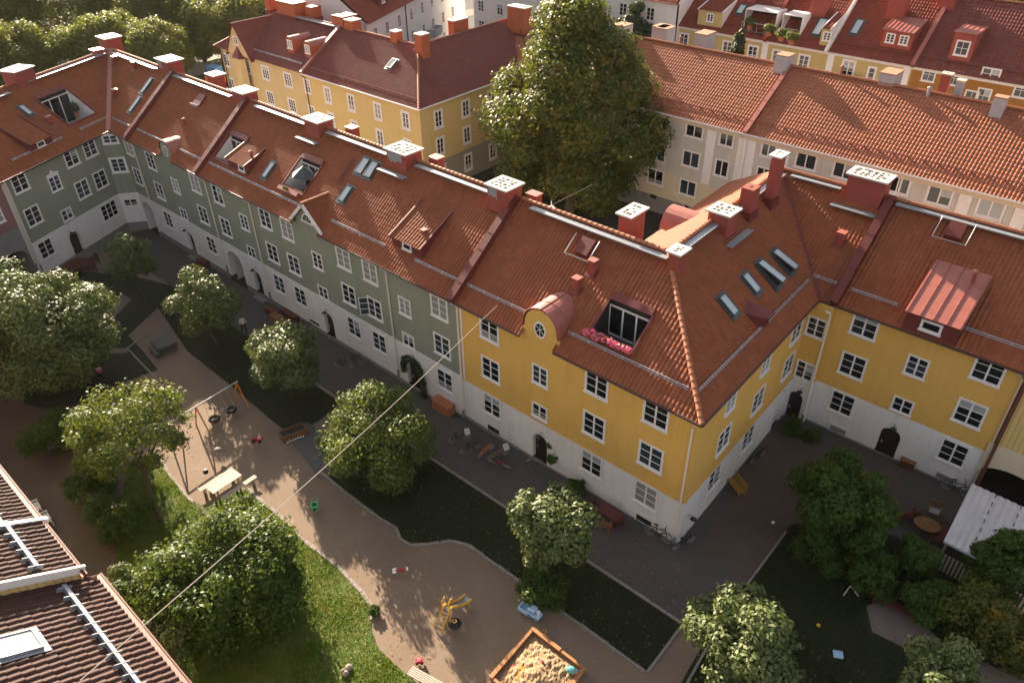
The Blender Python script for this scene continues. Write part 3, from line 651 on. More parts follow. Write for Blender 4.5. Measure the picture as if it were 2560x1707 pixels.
def curved_dormer(roof, fr, u, zs, w, parent, wallmat, depth=2.6):
    """wall gablet with half-round top rising through the eaves, barrel sheet roof behind"""
    r = w/2; mb = MB().mat(wallmat); n = 16
    pts = [(u-r-.30, 9.12), (u-r-.30, zs-.6), (u-r-.02, zs-.25), (u-r, zs)] + [(u-r*math.cos(math.pi*i/n), zs+r*math.sin(math.pi*i/n)) for i in range(1, n)]+[(u+r, zs), (u+r+.02, zs-.25), (u+r+.30, zs-.6), (u+r+.30, 9.12)]
    mb.face([fr.P(a, b, .03) for a, b in reversed(pts)]); mb.face([fr.P(a, b, -.25) for a, b in pts])
    for a, b in zip(pts[:-1], pts[1:]): mb.face([fr.P(*a, .03), fr.P(*b, .03), fr.P(*b, -.25), fr.P(*a, -.25)])
    g = mb.build('gablet', None, parent)
    d = MB().mat('copper'); R1 = r+.1
    for i in range(n):
        t0, t1 = math.pi*i/n, math.pi*(i+1)/n; A = [fr.P(u-R1*math.cos(t), zs+R1*math.sin(t), o) for t in (t0, t1) for o in (.1, -depth)]
        d.face([A[0], A[1], A[3], A[2]])
    for i in (0, n):
        t = math.pi*i/n; x = u-R1*math.cos(t); d.face([fr.P(x, zs, .1), fr.P(x, zs-.6, .0), fr.P(x, zs-.6, -depth), fr.P(x, zs, -depth)])
    for k in (0, .9, 1.8): d.tube([fr.P(u-(R1+.02)*math.cos(math.pi*i/n), zs+(R1+.02)*math.sin(math.pi*i/n), .06-k) for i in range(n+1)], .022, 4)
    d.tube([fr.P(u, zs+R1+.02, .1), fr.P(u, zs+R1+.02, -depth)], .022, 4)
    d.build('dormer_roof', None, parent)
    return g
def round_window(fr, u, z, r, parent, out=.035):
    mb = MB().mat('trim'); n = 16; f = lambda a, rr, o: fr.P(u+rr*math.cos(a), z+rr*1.25*math.sin(a), o)
    for i in range(n):
        a, b = 2*math.pi*i/n, 2*math.pi*(i+1)/n
        mb.face([f(a, r+.1, out+.05), f(b, r+.1, out+.05), f(b, r, out+.05), f(a, r, out+.05)]); mb.face([f(a, r+.1, out), f(b, r+.1, out), f(b, r+.1, out+.05), f(a, r+.1, out+.05)])
    for k in range(3):
        a = math.pi*k/3+math.pi/2; mb.tube([f(a, r, out+.03), f(a+math.pi, r, out+.03)], .018, 4)
    o = mb.build('window', None, parent); g = MB().mat('glass'); g.face([f(2*math.pi*i/n, r, out+.01) for i in range(n)]); g.build('pane', None, o)
def terrace(roof, u0, u1, v0, v1, parent, inner='stucco', frame='sheet', depth=2.3, glass_side='up', rail=False, pale_right=True):
    """roof terrace cut into the slope: floor, cheeks, glazed back wall; returns (hole, builder result)"""
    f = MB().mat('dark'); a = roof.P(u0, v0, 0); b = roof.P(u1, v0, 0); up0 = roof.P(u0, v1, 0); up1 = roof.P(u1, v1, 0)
    zf = a.z-.9; hd = Vector((roof.dv.x, roof.dv.y, 0)).normalized(); L = (up0-a).dot(hd)
    fa, fb = Vector((a.x, a.y, zf)), Vector((b.x, b.y, zf)); fc, fd = fb+hd*L, fa+hd*L
    mb = MB(); mb.mat('slab'); mb.face([fa, fb, fc, fd]); mb.mat(inner)
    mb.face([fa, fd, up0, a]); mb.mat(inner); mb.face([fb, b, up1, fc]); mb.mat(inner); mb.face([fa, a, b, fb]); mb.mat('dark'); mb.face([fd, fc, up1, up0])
    t = mb.build('terrace', None, parent)
    # sliding glass wall at back
    g = MB().mat('trim'); W = u1-u0; ph = up0.z-zf-.35
    fr2 = Frame((fd.x-hd.x*.12, fd.y-hd.y*.12), (fc.x-hd.x*.12, fc.y-hd.y*.12))
    for i in range(4):
        x = W*i/3; fbox(g, fr2, max(0, x-.045), min(W, x+.045), zf, zf+ph, -.05, .03)
    fbox(g, fr2, 0, W, zf+ph, zf+ph+.08, -.05, .03); fbox(g, fr2, 0, W, zf, zf+.1, -.05, .03)
    gd = g.build('glass_door', None, t); gg = MB().mat('glass'); fbox(gg, fr2, 0, W, zf+.1, zf+ph, -.03, -.01); gg.build('pane', None, gd)
    k = MB().mat(frame); ww = .14
    plate(roof, u0-ww, u0, v0-ww, v1+.1, 0, .13, k); plate(roof, u1, u1+ww, v0-ww, v1+.1, 0, .13, k); plate(roof, u0, u1, v0-ww, v0, 0, .13, k); plate(roof, u0, u1, v1-.05, v1+.4, 0.02, .16, k)
    k.build('terrace_trim', None, t)
    return t

def shed_dormer(roof, u0, u1, v0, v1, h, parent, topmat='tile_main', win='K', wpos=.35, side='sheet', tiles_top=True, fmat=None, seams=0, winlist=None):
    """front wall at v0 rising h, low-pitched roof running back into the slope at v1"""
    up = Vector((0, 0, 1)); F0, F1 = roof.P(u0, v0), roof.P(u1, v0); B0, B1 = roof.P(u0, v1), roof.P(u1, v1)
    hd = Vector((roof.dv.x, roof.dv.y, 0)).normalized(); A0, A1 = F0+up*h, F1+up*h
    mb = MB().mat(fmat or side); mb.face([F0, F1, A1, A0]); mb.mat(side); mb.face([F0, A0, B0]); mb.face([F1, B1, A1])
    d = mb.build('dormer', None, parent)
    dv = (B0-A0); r2 = Roof(A0+roof.n*.03, roof.du, dv); W = u1-u0; Lr = dv.length
    if tiles_top:
        tiles(r2, [(0.06, -.18), (W-.06, -.18), (W-.06, Lr), (0.06, Lr)], topmat, d, name='dormer_roof', res=6)
        k = MB().mat(side); plate(r2, -.06, .06, -.2, Lr, -.02, .12, k); plate(r2, W-.06, W+.06, -.2, Lr, -.02, .12, k); k.build('verge', None, d)
    else:
        k = MB().mat(topmat); plate(r2, -.1, W+.1, -.25, Lr+.1, 0, .05, k)
        for i in range(seams+1): x = W*i/seams; plate(r2, x-.02, x+.02, -.25, Lr+.1, .05, .10, k)
        k.build('dormer_roof', None, d)
    fr = Frame((F0.x, F0.y), (F1.x, F1.y))
    for (x, z, kd) in (winlist or [(W*wpos, h*.52, win)]): window(fr, x, F0.z+z, kd, d, 'dark', .0)
    return d
def gable_dormer(roof, fr, u, w, z0, za, depth, parent, wallmat, verge='trim', tile='tile_main', fan=True):
    a, b = u-w/2, u+w/2; mb = MB().mat(wallmat)
    zl = za-(za-z0)*1.0
    mb.face([fr.P(a, 8.2, .02), fr.P(b, 8.2, .02), fr.P(b, zl, .02), fr.P(u, za, .02), fr.P(a, zl, .02)], [(a, 8.2), (b, 8.2), (b, zl), (u, za), (a, zl)])
    for x in (a, b): mb.face([fr.P(x, 8.2, .02), fr.P(x, zl, .02), fr.P(x, zl, -depth), fr.P(x, 8.2, -depth)])
    g = mb.build('gable', None, parent)
    ap = fr.P(u, za+.12, .35)
    for sgn in (-1, 1):
        e = fr.P(u+sgn*(w/2+.45), zl-.45*(za-zl)/(w/2)+.12, .35); dv = ap-e
        if sgn < 0: r = Roof(e, -fr.n, dv); r = Roof(e+fr.n*0, fr.n*-1, dv)
        else: r = Roof(e-fr.n*0, fr.n, dv)
        # orient so that the normal points up
        if r.n.z < 0: r = Roof(e, r.du*-1, dv)
        s = 1 if r.du.dot(-fr.n) > 0 else -1
        Lr = dv.length; D = depth+.35
        # the far edge is cut where the gable roof meets the main slope
        eh = (e.z-9.33)/math.tan(RP); D0 = max(.8, eh+.5)
        pts = [(0, 0), (D0, 0), (min(D, (ap.z-9.33)/math.tan(RP)+1.0), Lr), (0, Lr)]
        if s < 0: pts = [(-x, y) for x, y in reversed(pts)]
        tiles(r, pts, tile, g, name='gable_roof')
        v = MB().mat(verge); q0, q1 = (0, .14) if s > 0 else (-.14, 0); plate(r, q0, q1, 0, Lr, -.16, .07, v); v.build('verge', None, g)
    ridge(ap, ap-fr.n*min(D, (ap.z-9.33)/math.tan(RP)+.9), 'ridge', g)
    if fan:
        k = MB().mat('trim'); n = 10; r = .52; zc = z0+.15
        f = lambda t, rr, o: fr.P(u+rr*math.cos(t), zc+rr*math.sin(t), o)
        for i in range(n):
            t0, t1 = math.pi*i/n, math.pi*(i+1)/n; k.face([f(t0, r+.12, .09), f(t1, r+.12, .09), f(t1, r, .09), f(t0, r, .09)]); k.face([f(t0, r+.12, .02), f(t1, r+.12, .02), f(t1, r+.12, .09), f(t0, r+.12, .09)])
        fbox(k, fr, u-r-.2, u+r+.2, zc-.1, zc, .02, .14)
        for t in (45, 90, 135): k.tube([f(R_(t), .15, .06), f(R_(t), r, .06)], .018, 4)
        o = k.build('window', None, g); gg = MB().mat('glass'); gg.face([fr.P(u+r, zc, .04)]+[f(math.pi*i/n, r, .04) for i in range(1, n)]+[fr.P(u-r, zc, .04)]); gg.build('pane', None, o)
    return g

# ================================================================== the courtyard row
RP = math.atan(4.69/6.1); cp, sp = math.cos(RP), math.sin(RP); V = 6.1/cp; EZ = 9.33; RZ = EZ+4.69
Rm = Roof((0, 26.52, EZ), (1, 0, 0), (0, cp, sp))
dB = Vector((-.0358, .99936, 0)); nB = Vector((.99936, .0358, 0)); Cc = Vector((-11.85, 26.52, EZ))
Rw = Roof(Cc, dB, -nB*cp+Vector((0, 0, sp)))
Rr = Roof((0, 41.2, EZ), (1, 0, 0), (0, cp, sp))
dL = Vector((-.41615, .9093, 0)); nL = Vector((.9093, .41615, 0)); EL = Vector((-74.76, 25.66, EZ))
Rl = Roof(EL, dL, -nL*cp+Vector((0, 0, sp)))
Fm = Frame((-80, 26.92), (0, 26.92))              # u = x + 80
FX = lambda x: x+80
Fw = Frame((-12.25, 26.92), (-12.75, 41.1)); Fs = Frame((-12.75, 41.1), (-11.4, 41.1)); Fr_ = Frame((-11.5, 41.6), (8, 41.6))
Lin = Vector((-75.12, 25.49, 0)); Lout = Lin-dL*11.0; Fl = Frame(Lout, Lin); Fc = Frame((-75.12, 25.49), (-74.0, 26.92)); Fp = Frame(Lin-dL*26, Lout)

def back_shell(parent, pts, z0=-.8, z1=9.2, mat='stucco'):
    mb = MB().mat(mat)
    for a, b in zip(pts[:-1], pts[1:]): mb.face([(a[0], a[1], z0), (b[0], b[1], z0), (b[0], b[1], z1), (a[0], a[1], z1)])
    return mb.build('back_wall', None, parent)
def main_roof_piece(u0, u1, parent, poly=None, holes=()):
    tiles(Rm, poly or [(u0, 0), (u1, 0), (u1, V), (u0, V)], 'tile_main', parent, holes)
Rmb = Roof((0, 38.72, EZ), (-1, 0, 0), (0, -cp, sp))
def rz_(x): return Vector((x, 32.62, RZ+.06))

# ---- green corner house (wing to the left, chamfered corner)
H1 = empty('apartment_house', (-76, 27, 0), 'sage green corner house with white ground floor in the far left corner of the courtyard', 'apartment house', 'houses around the courtyard')
arch1 = (FX(-72.75), 2.3, 2.55, -.7)
wall('wall', Fl, 0, 11, 3.32, 9.25, 'green', H1); 
wall('base_wall', Fl, 0, 11, .25, 3.32, 'stucco', H1, [(11-6.42, 1.15, 2.3, .25)]); wall('plinth', Fl, 0, 11, -1, .25, 'plinth', H1)
wall('wall', Fc, 0, Fc.L, 3.32, 9.3, 'green', H1); wall('base_wall', Fc, 0, Fc.L, 0.2, 3.32, 'stucco', H1); wall('plinth', Fc, 0, Fc.L, -1, .2, 'plinth', H1)
wall('wall', Fm, FX(-74), FX(-71.4), 3.32, 9.2, 'green', H1); wall('base_wall', Fm, FX(-74), FX(-71.4), -.8, 3.32, 'stucco', H1, [arch1], thick=1.2)
back_shell(H1, [(-71.4, 38.3), (-92, 38.3), (-80.5, 12.5), (-70, 15.5)])
for u, k in ((9.55, 'L'), (3.74, 'L'), (1.45, 'L')): window(Fl, 11-u, 8.5, k, H1); window(Fl, 11-u, 5.42, k, H1)
w_ = window(Fl, 11-6.3, 7.06, 'M', H1, 'dark')
pd = MB().mat('trim'); pd.face([Fl.P(11-6.3+a, z, .05) for a, z in ((-.75, 7.78), (.75, 7.78), (.6, 8.0), (.25, 8.05), (0, 8.3), (-.25, 8.05), (-.6, 8.0))]); pd.build('pediment', None, w_)
window(Fl, 11-6.3, 4.05, 'S', H1); window(Fl, 11-9.6, 2.25, 'L', H1, 'dark'); window(Fl, 11-1.65, 2.3, 'T', H1, 'dark'); door(Fl, 11-6.42, 1.15, 2.3, -.3, H1); wall_lamp(Fl, 11-6.9, 2.5, H1)
window(Fc, Fc.L/2, 8.75, 'H', H1, 'dark'); window(Fc, Fc.L/2, 6.2, 'Q', H1, 'dark'); window(Fc, Fc.L/2, 2.3, 'H', H1, 'dark')
window(Fm, FX(-72.6), 8.3, 'L', H1); window(Fm, FX(-72.6), 5.35, 'L', H1); door(Fm, FX(-72.75), 2.3, 2.55, -.7, H1, -1.1, 'dark')  # last door is a dark sheet standing in for the archway's shaded depth
pipe(Fl, .15, 1.2, 9.2, H1); pipe(Fm, FX(-71.35), -.2, 9.1, H1)
sL = 10.44
tl_hole = None
tL = [Rl.hit(*T((0, 0), *q)) for q in ((470, 1220), (810, 1090), (1210, 1430), (770, 1505))]
lu0, lu1 = (tL[0][0]+tL[3][0])/2, (tL[1][0]+tL[2][0])/2; lv0, lv1 = (tL[2][1]+tL[3][1])/2, (tL[0][1]+tL[1][1])/2
tiles(Rl, [(-16, 0), (.95, 0), (sL, V), (-16, V)], 'tile_main', H1, [(lu0, lu1, lv0, lv1)])
terrace(Rl, lu0, lu1, lv0, lv1, H1, inner='stucco')
tiles(Rm, [(-75.15, 0), (-71.45, 0), (-71.45, V), (-84.66, V)], 'tile_main', H1)
tiles(Rmb, [(71.45, 0), (92, 0), (84.66, V), (71.45, V)], 'tile_main', H1, res=3)
vb = MB().mat('copper'); va = Rm.P(-75.15, 0, .17); vc = Rm.P(-84.66, V, .17); vd = (vc-va).normalized(); vs = vd.cross(Vector((0, 0, 1))).normalized()
vb.face([va+vs*.5, va-vs*.5, vc-vs*.32, vc+vs*.32]); vb.build('valley_gutter', None, H1)
ridge(rz_(-71.5), rz_(-84.3), 'ridge', H1); ridge(Rl.P(-16, V, .06), Rl.P(sL-.3, V, .06), 'ridge', H1)
walkway(Rm, -83.4, -74.3, V-.55, H1); walkway(Rl, -.9, sL-1.2, V-.55, H1); walkway(Rl, -6.2, -3.2, V-.95, H1)
snowrail(Rl, -1.3, 2.0, 1.3, H1); snowrail(Rm, -75.8, -72, 1.3, H1); snowrail(Rl, -9, -3.4, 1.3, H1)
chimney(-74.05, -71.6, 32.1, 33.85, 12.2, 15.02, H1, holes=(4, 3), seed=1, patch=.35); chimney(-87.2, -85.0, 32.4, 34.3, 12, 14.95, H1, holes=(4, 3), seed=2)
chx = chimney(-1.15, 1.15, -1.0, 1.0, 12.2, 15.1, H1, holes=(3, 3), seed=3)
for o in [chx]: o.matrix_basis = Matrix.Translation((-80.3, 22.3, 0)) @ Matrix.Rotation(Fl.rz, 4, 'Z')
o = MB().mat('render'); o.box((-84.6, 30.6, 12), (-83.7, 31.5, 14.35)); o.mat('copper'); o.box((-84.7, 30.5, 14.35), (-83.6, 31.6, 14.42)); o.build('chimney', None, H1)
firewall(Rm, -71.45, 0, V, H1)
for q, s in (((1805, 1060), 1.7), ((1660, 1290), 1.7)): u, v = Rm.hit(*T((0, 0), *q)); skylight(Rm, u, v, .62, s, H1)
u, v = Rl.hit(*T((0, 0), 312, 1360)); skylight(Rl, u, v, .6, 1.2, H1)
for q in ((1440, 745), (1680, 812), (1440, 1150)): u, v = Rm.hit(*T((0, 0), *q)); vent_box(Rm, u, v-.25, H1, h=.6)
u, v = Rl.hit(*T((0, 0), 610, 1500)); vent_box(Rl, u, v, H1, h=.5)
a = Rl.hit(*T((0, 240), 360, 690)); b = Rl.hit(*T((0, 240), 655, 580)); shed_dormer(Rl, a[0], b[0], 1.15, 4.6, .75, H1, wpos=.5)
gutter(Rl.P(-16, -.06, -.02), Rl.P(.95, -.06, -.02), H1); gutter(Rm.P(-75.15, -.06, -.02), Rm.P(-71.45, -.06, -.02), H1)

# ---- pink house at the left edge
H0 = empty('apartment_house', tuple(Lout), 'dusty pink house with grey arched ground floor, cut off by the left edge', 'apartment house', 'houses around the courtyard')
wall('wall', Fp, 0, 15, 5.2, 9.3, 'pink', H0); wall('base_wall', Fp, 0, 15, -.8, 5.2, 'plinth', H0, [(15-1.75, 2.7, 3.4, -.8)], thick=1.5); door(Fp, 15-1.75, 2.7, 3.4, -.8, H0, -1.4, 'dark')  # door() here sets a dark sheet in place of the passage's shade
window(Fp, 15-1.9, 7.0, 'L', H0); window(Fp, 15-5, 7.0, 'L', H0); pipe(Fp, 14.75, 1.5, 9.2, H0)

# ---- green house with the half-round gablet
H2 = empty('apartment_house', (-65, 27, 0), 'narrow sage green house with half-round gablet, right of the green corner house', 'apartment house', 'houses around the courtyard')
wall('wall', Fm, FX(-71.4), FX(-58.9), 3.32, 9.2, 'green', H2); wall('base_wall', Fm, FX(-71.4), FX(-58.9), -.05, 3.32, 'stucco', H2, [(FX(-64.85), 1.15, 1.95, -.05)]); wall('plinth', Fm, FX(-71.4), FX(-58.9), -1, -.05, 'plinth', H2)
back_shell(H2, [(-58.9, 38.3), (-71.4, 38.3)])
for x in (-68.5, -60.7): window(Fm, FX(x), 7.98, 'L', H2); window(Fm, FX(x), 5.05, 'L', H2); window(Fm, FX(x), 2.1, 'L', H2, 'dark')
window(Fm, FX(-64.7), 6.64, 'M', H2); window(Fm, FX(-64.7), 3.88, 'S', H2); door(Fm, FX(-64.85), 1.15, 1.95, -.6, H2); wall_lamp(Fm, FX(-64.8), 2.35, H2)
rw = Fm.hit(*T((0, 240), 2035, 670)); 
main_roof_piece(-71.45, -58.9, H2, holes=[(rw[0]-80-.95, rw[0]-80+.95, -1, 1.25)])
curved_dormer(Rm, Fm, rw[0], 9.75, 1.9, H2, 'green'); round_window(Fm, rw[0], 9.85, .3, H2)
tiles(Rmb, [(58.9, 0), (71.45, 0), (71.45, V), (58.9, V)], 'tile_main', H2, res=3); ridge(rz_(-58.9), rz_(-71.3), 'ridge', H2)
walkway(Rm, -71, -61.3, V-.55, H2); snowrail(Rm, -71, rw[0]-81.3, 1.35, H2); snowrail(Rm, rw[0]-78.6, -59.3, 1.35, H2)
chimney(-61.0, -58.88, 31.95, 33.6, 12.2, 14.68, H2, holes=(4, 3), seed=4); firewall(Rm, -59.1, 0, V, H2)
p = onz(*T((300, 0), 1055, 925), 14.6); chimney(p.x-.95, p.x+.65, 33.3, 34.6, 12, 14.55, H2, holes=(1, 1), seed=9)
for q in ((1440, 1150),): pass
u, v = Rm.hit(*T((300, 0), 985, 1240)); hb = MB().mat('sheet'); plate(Rm, u-.55, u+.55, v-.55, v+.55, .05, .2, hb); hb.build('roof_hatch', None, H2); snowrail(Rm, u-.65, u+.6, v-.6, H2, h=.35)
u, v = Rm.hit(*T((300, 0), 820, 1520)); pipe_vent(Rm, u, v-.2, H2)
gutter(Rm.P(-71.4, -.06, -.02), Rm.P(rw[0]-81.3, -.06, -.02), H2); gutter(Rm.P(rw[0]-78.7, -.06, -.02), Rm.P(-58.9, -.06, -.02), H2); pipe(Fm, FX(-58.75), .6, 9.1, H2)

# ---- long green house
H3 = empty('apartment_house', (-44, 27, 0), 'long sage green house with pointed tiled gable, left of the yellow corner house', 'apartment house', 'houses around the courtyard')
wall('wall', Fm, FX(-58.9), FX(-29), 3.32, 9.2, 'green', H3)
ar = [(FX(-57.1), 2.3, 2.62, -.1), (FX(-53.7), 1.15, 1.95, -.1), (FX(-43.8), 1.15, 1.95, -.1), (FX(-34.0), 1.35, 2.35, -.1)]
wall('base_wall', Fm, FX(-58.9), FX(-29), -.1, 3.32, 'stucco', H3, ar, thick=.5); wall('plinth', Fm, FX(-55.9), FX(-29), -1, -.1, 'plinth', H3)
back_shell(H3, [(-29, 38.3), (-58.9, 38.3)])
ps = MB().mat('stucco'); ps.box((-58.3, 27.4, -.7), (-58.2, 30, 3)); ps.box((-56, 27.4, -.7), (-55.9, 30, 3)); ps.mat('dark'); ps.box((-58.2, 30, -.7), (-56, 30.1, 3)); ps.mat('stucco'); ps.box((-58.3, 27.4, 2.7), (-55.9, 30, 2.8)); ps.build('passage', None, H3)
tp = MB().mat('trim'); fbox(tp, Fm, FX(-58.85), FX(-29.05), 3.27, 3.35, 0, .05); tp.build('string_course', None, H3)
for x, top, mid, low in ((-57.07, 1, 1, 0), (-50.15, 1, 1, 1), (-47.25, 1, 1, 1), (-40.45, 1, 1, 1), (-37.55, 1, 0, 1), (-30.72, 1, 1, 1)):
    if top: window(Fm, FX(x), 8.02, 'L', H3)
    if mid: window(Fm, FX(x), 5.05, 'L', H3, 'dark' if x > -31 else None)
    if low: window(Fm, FX(x), 2.15, 'L', H3, 'dark')
window(Fm, FX(-37.55), 5.05, 'L', H3, 'dark'); open_sash(Fm, FX(-38.2), 5.05, 1.45, .66, H3, 130)
for x in (-53.62, -43.82, -34.17): window(Fm, FX(x), 6.62, 'M', H3, 'curtain' if x > -35 else None); window(Fm, FX(x), 3.86, 'S', H3)
for x, zt in ((-53.7, 1.95), (-43.8, 1.95), (-34.0, 2.35)): door(Fm, FX(x), 1.15 if zt < 2 else 1.35, zt, -.55, H3); wall_lamp(Fm, FX(x)+.15, zt+.4, H3)
for x in (-52.1, -35.7): pipe(Fm, FX(x), .5, 9.1, H3)
for x in (-46.2, -45.6): 
    bv = MB().mat('dark'); fbox(bv, Fm, FX(x)-.3, FX(x)+.3, .1, .3, 0, .02); bv.build('cellar_vent', None, H3)
gl_, ga, gr_ = [Fm.hit(*T((400, 400), *q)) for q in ((1555, 545), (1770, 520), (2010, 790))]
gx = ga[0]-80
t1 = [Rm.hit(*T((640, 200), *q)) for q in ((560, 935), (800, 1060), (340, 1310), (600, 1390))]
t1u0, t1u1, t1v0, t1v1 = (t1[0][0]+t1[2][0])/2, (t1[1][0]+t1[3][0])/2, (t1[2][1]+t1[3][1])/2, (t1[0][1]+t1[1][1])/2
t2 = [Rm.hit(*T((0, 0), *q, 2.735)) for q in ((1590, 925), (1700, 975), (1460, 1075), (1575, 1130))]
t2u0, t2u1, t2v0, t2v1 = (t2[0][0]+t2[2][0])/2, (t2[1][0]+t2[3][0])/2, (t2[2][1]+t2[3][1])/2, (t2[0][1]+t2[1][1])/2
main_roof_piece(-58.9, -29.1, H3, holes=[(t1u0, t1u1, t1v0, t1v1), (t2u0, t2u1, t2v0, t2v1), (gx-1.5, gx+1.5, -1, .9)])
tiles(Rmb, [(29, 0), (58.9, 0), (58.9, V), (29, V)], 'tile_main', H3, res=3); ridge(rz_(-29), rz_(-58.8), 'ridge', H3)
TE1 = terrace(Rm, t1u0, t1u1, t1v0, t1v1, H3, inner='stucco'); terrace(Rm, t2u0, t2u1, t2v0, t2v1, H3, inner='stucco')
gable_dormer(Rm, Fm, gx+80, 3.3, 9.55, 11.05, 4.5, H3, 'green')
for (u0, u1) in ((-57.6, -50.6), (-47.9, -40.9), (-37.9, -31.1)): walkway(Rm, u0, u1, V-.55, H3)
walkway(Rm, -50.6, -48.1, V-1.75, H3); walkway(Rm, -40.9, -38.1, V-1.75, H3)
snowrail(Rm, -58.5, gx-1.9, 1.4, H3); snowrail(Rm, gx+2.0, -36.3, 1.4, H3); snowrail(Rm, -33.4, -29.5, 1.4, H3)
chimney(-50.34, -48.22, 31.65, 33.3, 12, 14.68, H3, holes=(4, 3), seed=5); chimney(-40.58, -38.27, 31.56, 33.35, 12, 14.73, H3, holes=(4, 4), seed=6, patch=.8); chimney(-30.75, -28.85, 31.35, 33.1, 12, 14.92, H3, holes=(4, 4), seed=7, patch=.5)
for q in ((1070, 600), (2085, 980)): p = onz(*T((640, 200), *q), 14.45); chimney(p.x-.5, p.x+.45, 33.0, 33.8, 12, 14.4, H3, cap='copper', holes=(0, 0), over=.06, th=.06)
p = onz(*T((1080, 380), 1140, 545), 14.4); chimney(p.x-.5, p.x+.4, 33.0, 33.7, 12, 14.3, H3, cap='copper', holes=(0, 0), over=.06, th=.06)
firewall(Rm, -29.05, 0, V, H3)
u, v = Rm.hit(*T((640, 200), 165, 1110)); skylight(Rm, u, v, .62, 1.45, H3)
for q in ((1315, 1060), (1420, 1105)): u, v = Rm.hit(*T((640, 200), *q)); skylight(Rm, u, v, .78, 1.3, H3)
u, v = Rm.hit(*T((640, 200), 1105, 1400)); skylight(Rm, u, v, .7, 1.3, H3)
a = Rm.hit(*T((400, 400), 760, 215)); b = Rm.hit(*T((400, 400), 985, 330)); c_ = Rm.hit(*T((0, 0), 1760, 1010, 2.735)); shed_dormer(Rm, a[0], b[0], 1.75, c_[1]+.1, .8, H3, wpos=.72)
a = Rm.hit(*T((850, 570), 305, 205, 2.735)); b = Rm.hit(*T((850, 570), 520, 290, 2.735)); shed_dormer(Rm, a[0], b[0], 1.6, 5.2, .8, H3, wpos=.5)
u, v = Rm.hit(*T((400, 400), 1140, 40)); pipe_vent(Rm, u, v, H3, .9)
u, v = Rm.hit(*T((850, 570), 585, 75, 2.735)); vent_box(Rm, u, v-.1, H3, .3, .75)
la = Rm.hit(*T((640, 200), 1210, 960)); lb = Rm.hit(*T((640, 200), 1035, 1280)); ld = MB().mat('sheet'); uu = (la[0]+lb[0])/2
for k in (-.18, .18): plate(Rm, uu+k-.02, uu+k+.02, lb[1], la[1], .08, .12, ld)
v_ = lb[1]
while v_ < la[1]: plate(Rm, uu-.18, uu+.18, v_, v_+.035, .08, .12, ld); v_ += .32
ld.build('roof_ladder', None, H3)
gutter(Rm.P(-58.9, -.06, -.02), Rm.P(gx-1.55, -.06, -.02), H3); gutter(Rm.P(gx+1.55, -.06, -.02), Rm.P(-29, -.06, -.02), H3)

# ---- yellow corner house
H4 = empty('apartment_house', (-15, 30, 0), 'golden yellow corner house with hipped orange roof, its corner pointing at the viewer', 'apartment house', 'houses around the courtyard')
wall('wall', Fm, FX(-29), FX(-12.25), 3.3, 9.2, 'yellow', H4); wall('base_wall', Fm, FX(-29), FX(-12.25), .05, 3.3, 'stucco', H4, [(FX(-22.32), 1.15, 2.2, .05)]); wall('plinth', Fm, FX(-29), FX(-12.25), -1, .05, 'plinth', H4)
wall('wall', Fw, 0, Fw.L, 3.3, 9.2, 'yellow', H4); wall('base_wall', Fw, 0, Fw.L, .05, 3.3, 'stucco', H4, [(12.8, 1.2, 2.9, .05)], thick=.15); wall('plinth', Fw, 0, Fw.L, -1, .05, 'plinth', H4)
nb = MB().mat('stucco'); fbox(nb, Fw, 12, 13.6, .05, 3, -.2, -.14); nb.build('blind_arch', None, H4)
wall('wall', Fs, 0, Fs.L, 3.4, 9.2, 'yellow', H4); wall('base_wall', Fs, 0, Fs.L, -.3, 3.4, 'stucco', H4, [(.52, .95, 2.25, -.3)])
back_shell(H4, [(-24.2, 38.3), (-29, 38.3)]); back_shell(H4, [(-24.2, 38.3), (-24.9, 53)]); back_shell(H4, [(-11.4, 53), (-24.9, 53)])
tp = MB().mat('yellow'); fbox(tp, Fm, FX(-28.9), FX(-12.26), 3.25, 3.33, 0, .05); fbox(tp, Fw, 0.05, Fw.L-.05, 3.25, 3.33, 0, .05); tp.build('string_course', None, H4)
for x in (-26.35, -18.36, -14.58):
    window(Fm, FX(x), 8.27, 'L', H4, 'dark' if x > -20 else 'cafe'); window(Fm, FX(x), 5.27, 'L', H4, 'dark'); window(Fm, FX(x), 2.33, 'L', H4, 'blind' if x < -16 else 'curtain')
window(Fm, FX(-22.36), 6.82, 'M', H4, 'dark'); window(Fm, FX(-22.36), 4.08, 'S', H4, 'dark'); door(Fm, FX(-22.32), 1.15, 2.2, -.15, H4); wall_lamp(Fm, FX(-22.1), 2.5, H4)
for x in (-26.3, -14.5): bv = MB().mat('dark'); fbox(bv, Fm, FX(x)-.5, FX(x)+.5, .12, .5, 0, .02); bv.mat('stucco'); fbox(bv, Fm, FX(x)-.62, FX(x)-.5, .05, .6, 0, .06); bv.build('cellar_window', None, H4)
for u in (3.93, 8.25, 12.53): window(Fw, u, 7.85, 'M' if u < 9 else 'L', H4, 'curtain' if u < 9 else None); window(Fw, u, 5.15, 'L', H4)
for u in (3.65, 7.95): window(Fw, u, 2.38, 'L', H4)
window(Fs, .65, 7.45, 'M', H4, 'dark'); window(Fs, .65, 4.1, 'M', H4, 'dark'); door(Fs, .52, .95, 2.25, -.3, H4); wall_lamp(Fs, .8, 2.7, H4); wall_lamp(Fw, .75, 1.75, H4)
pipe(Fm, FX(-12.42), .45, 9.0, H4, r=.06, offs=False); pipe(Fm, FX(-29.0), .45, 9.15, H4, r=.07); pipe(Fs, Fs.L-.05, .7, 9.0, H4, r=.07)
cb = MB().mat('trim'); fbox(cb, Fm, FX(-28.85), FX(-28.7), 3.3, 9.2, 0, .04); cb.build('corner_board', None, H4)
uP = 6.32; uQ = 21.01
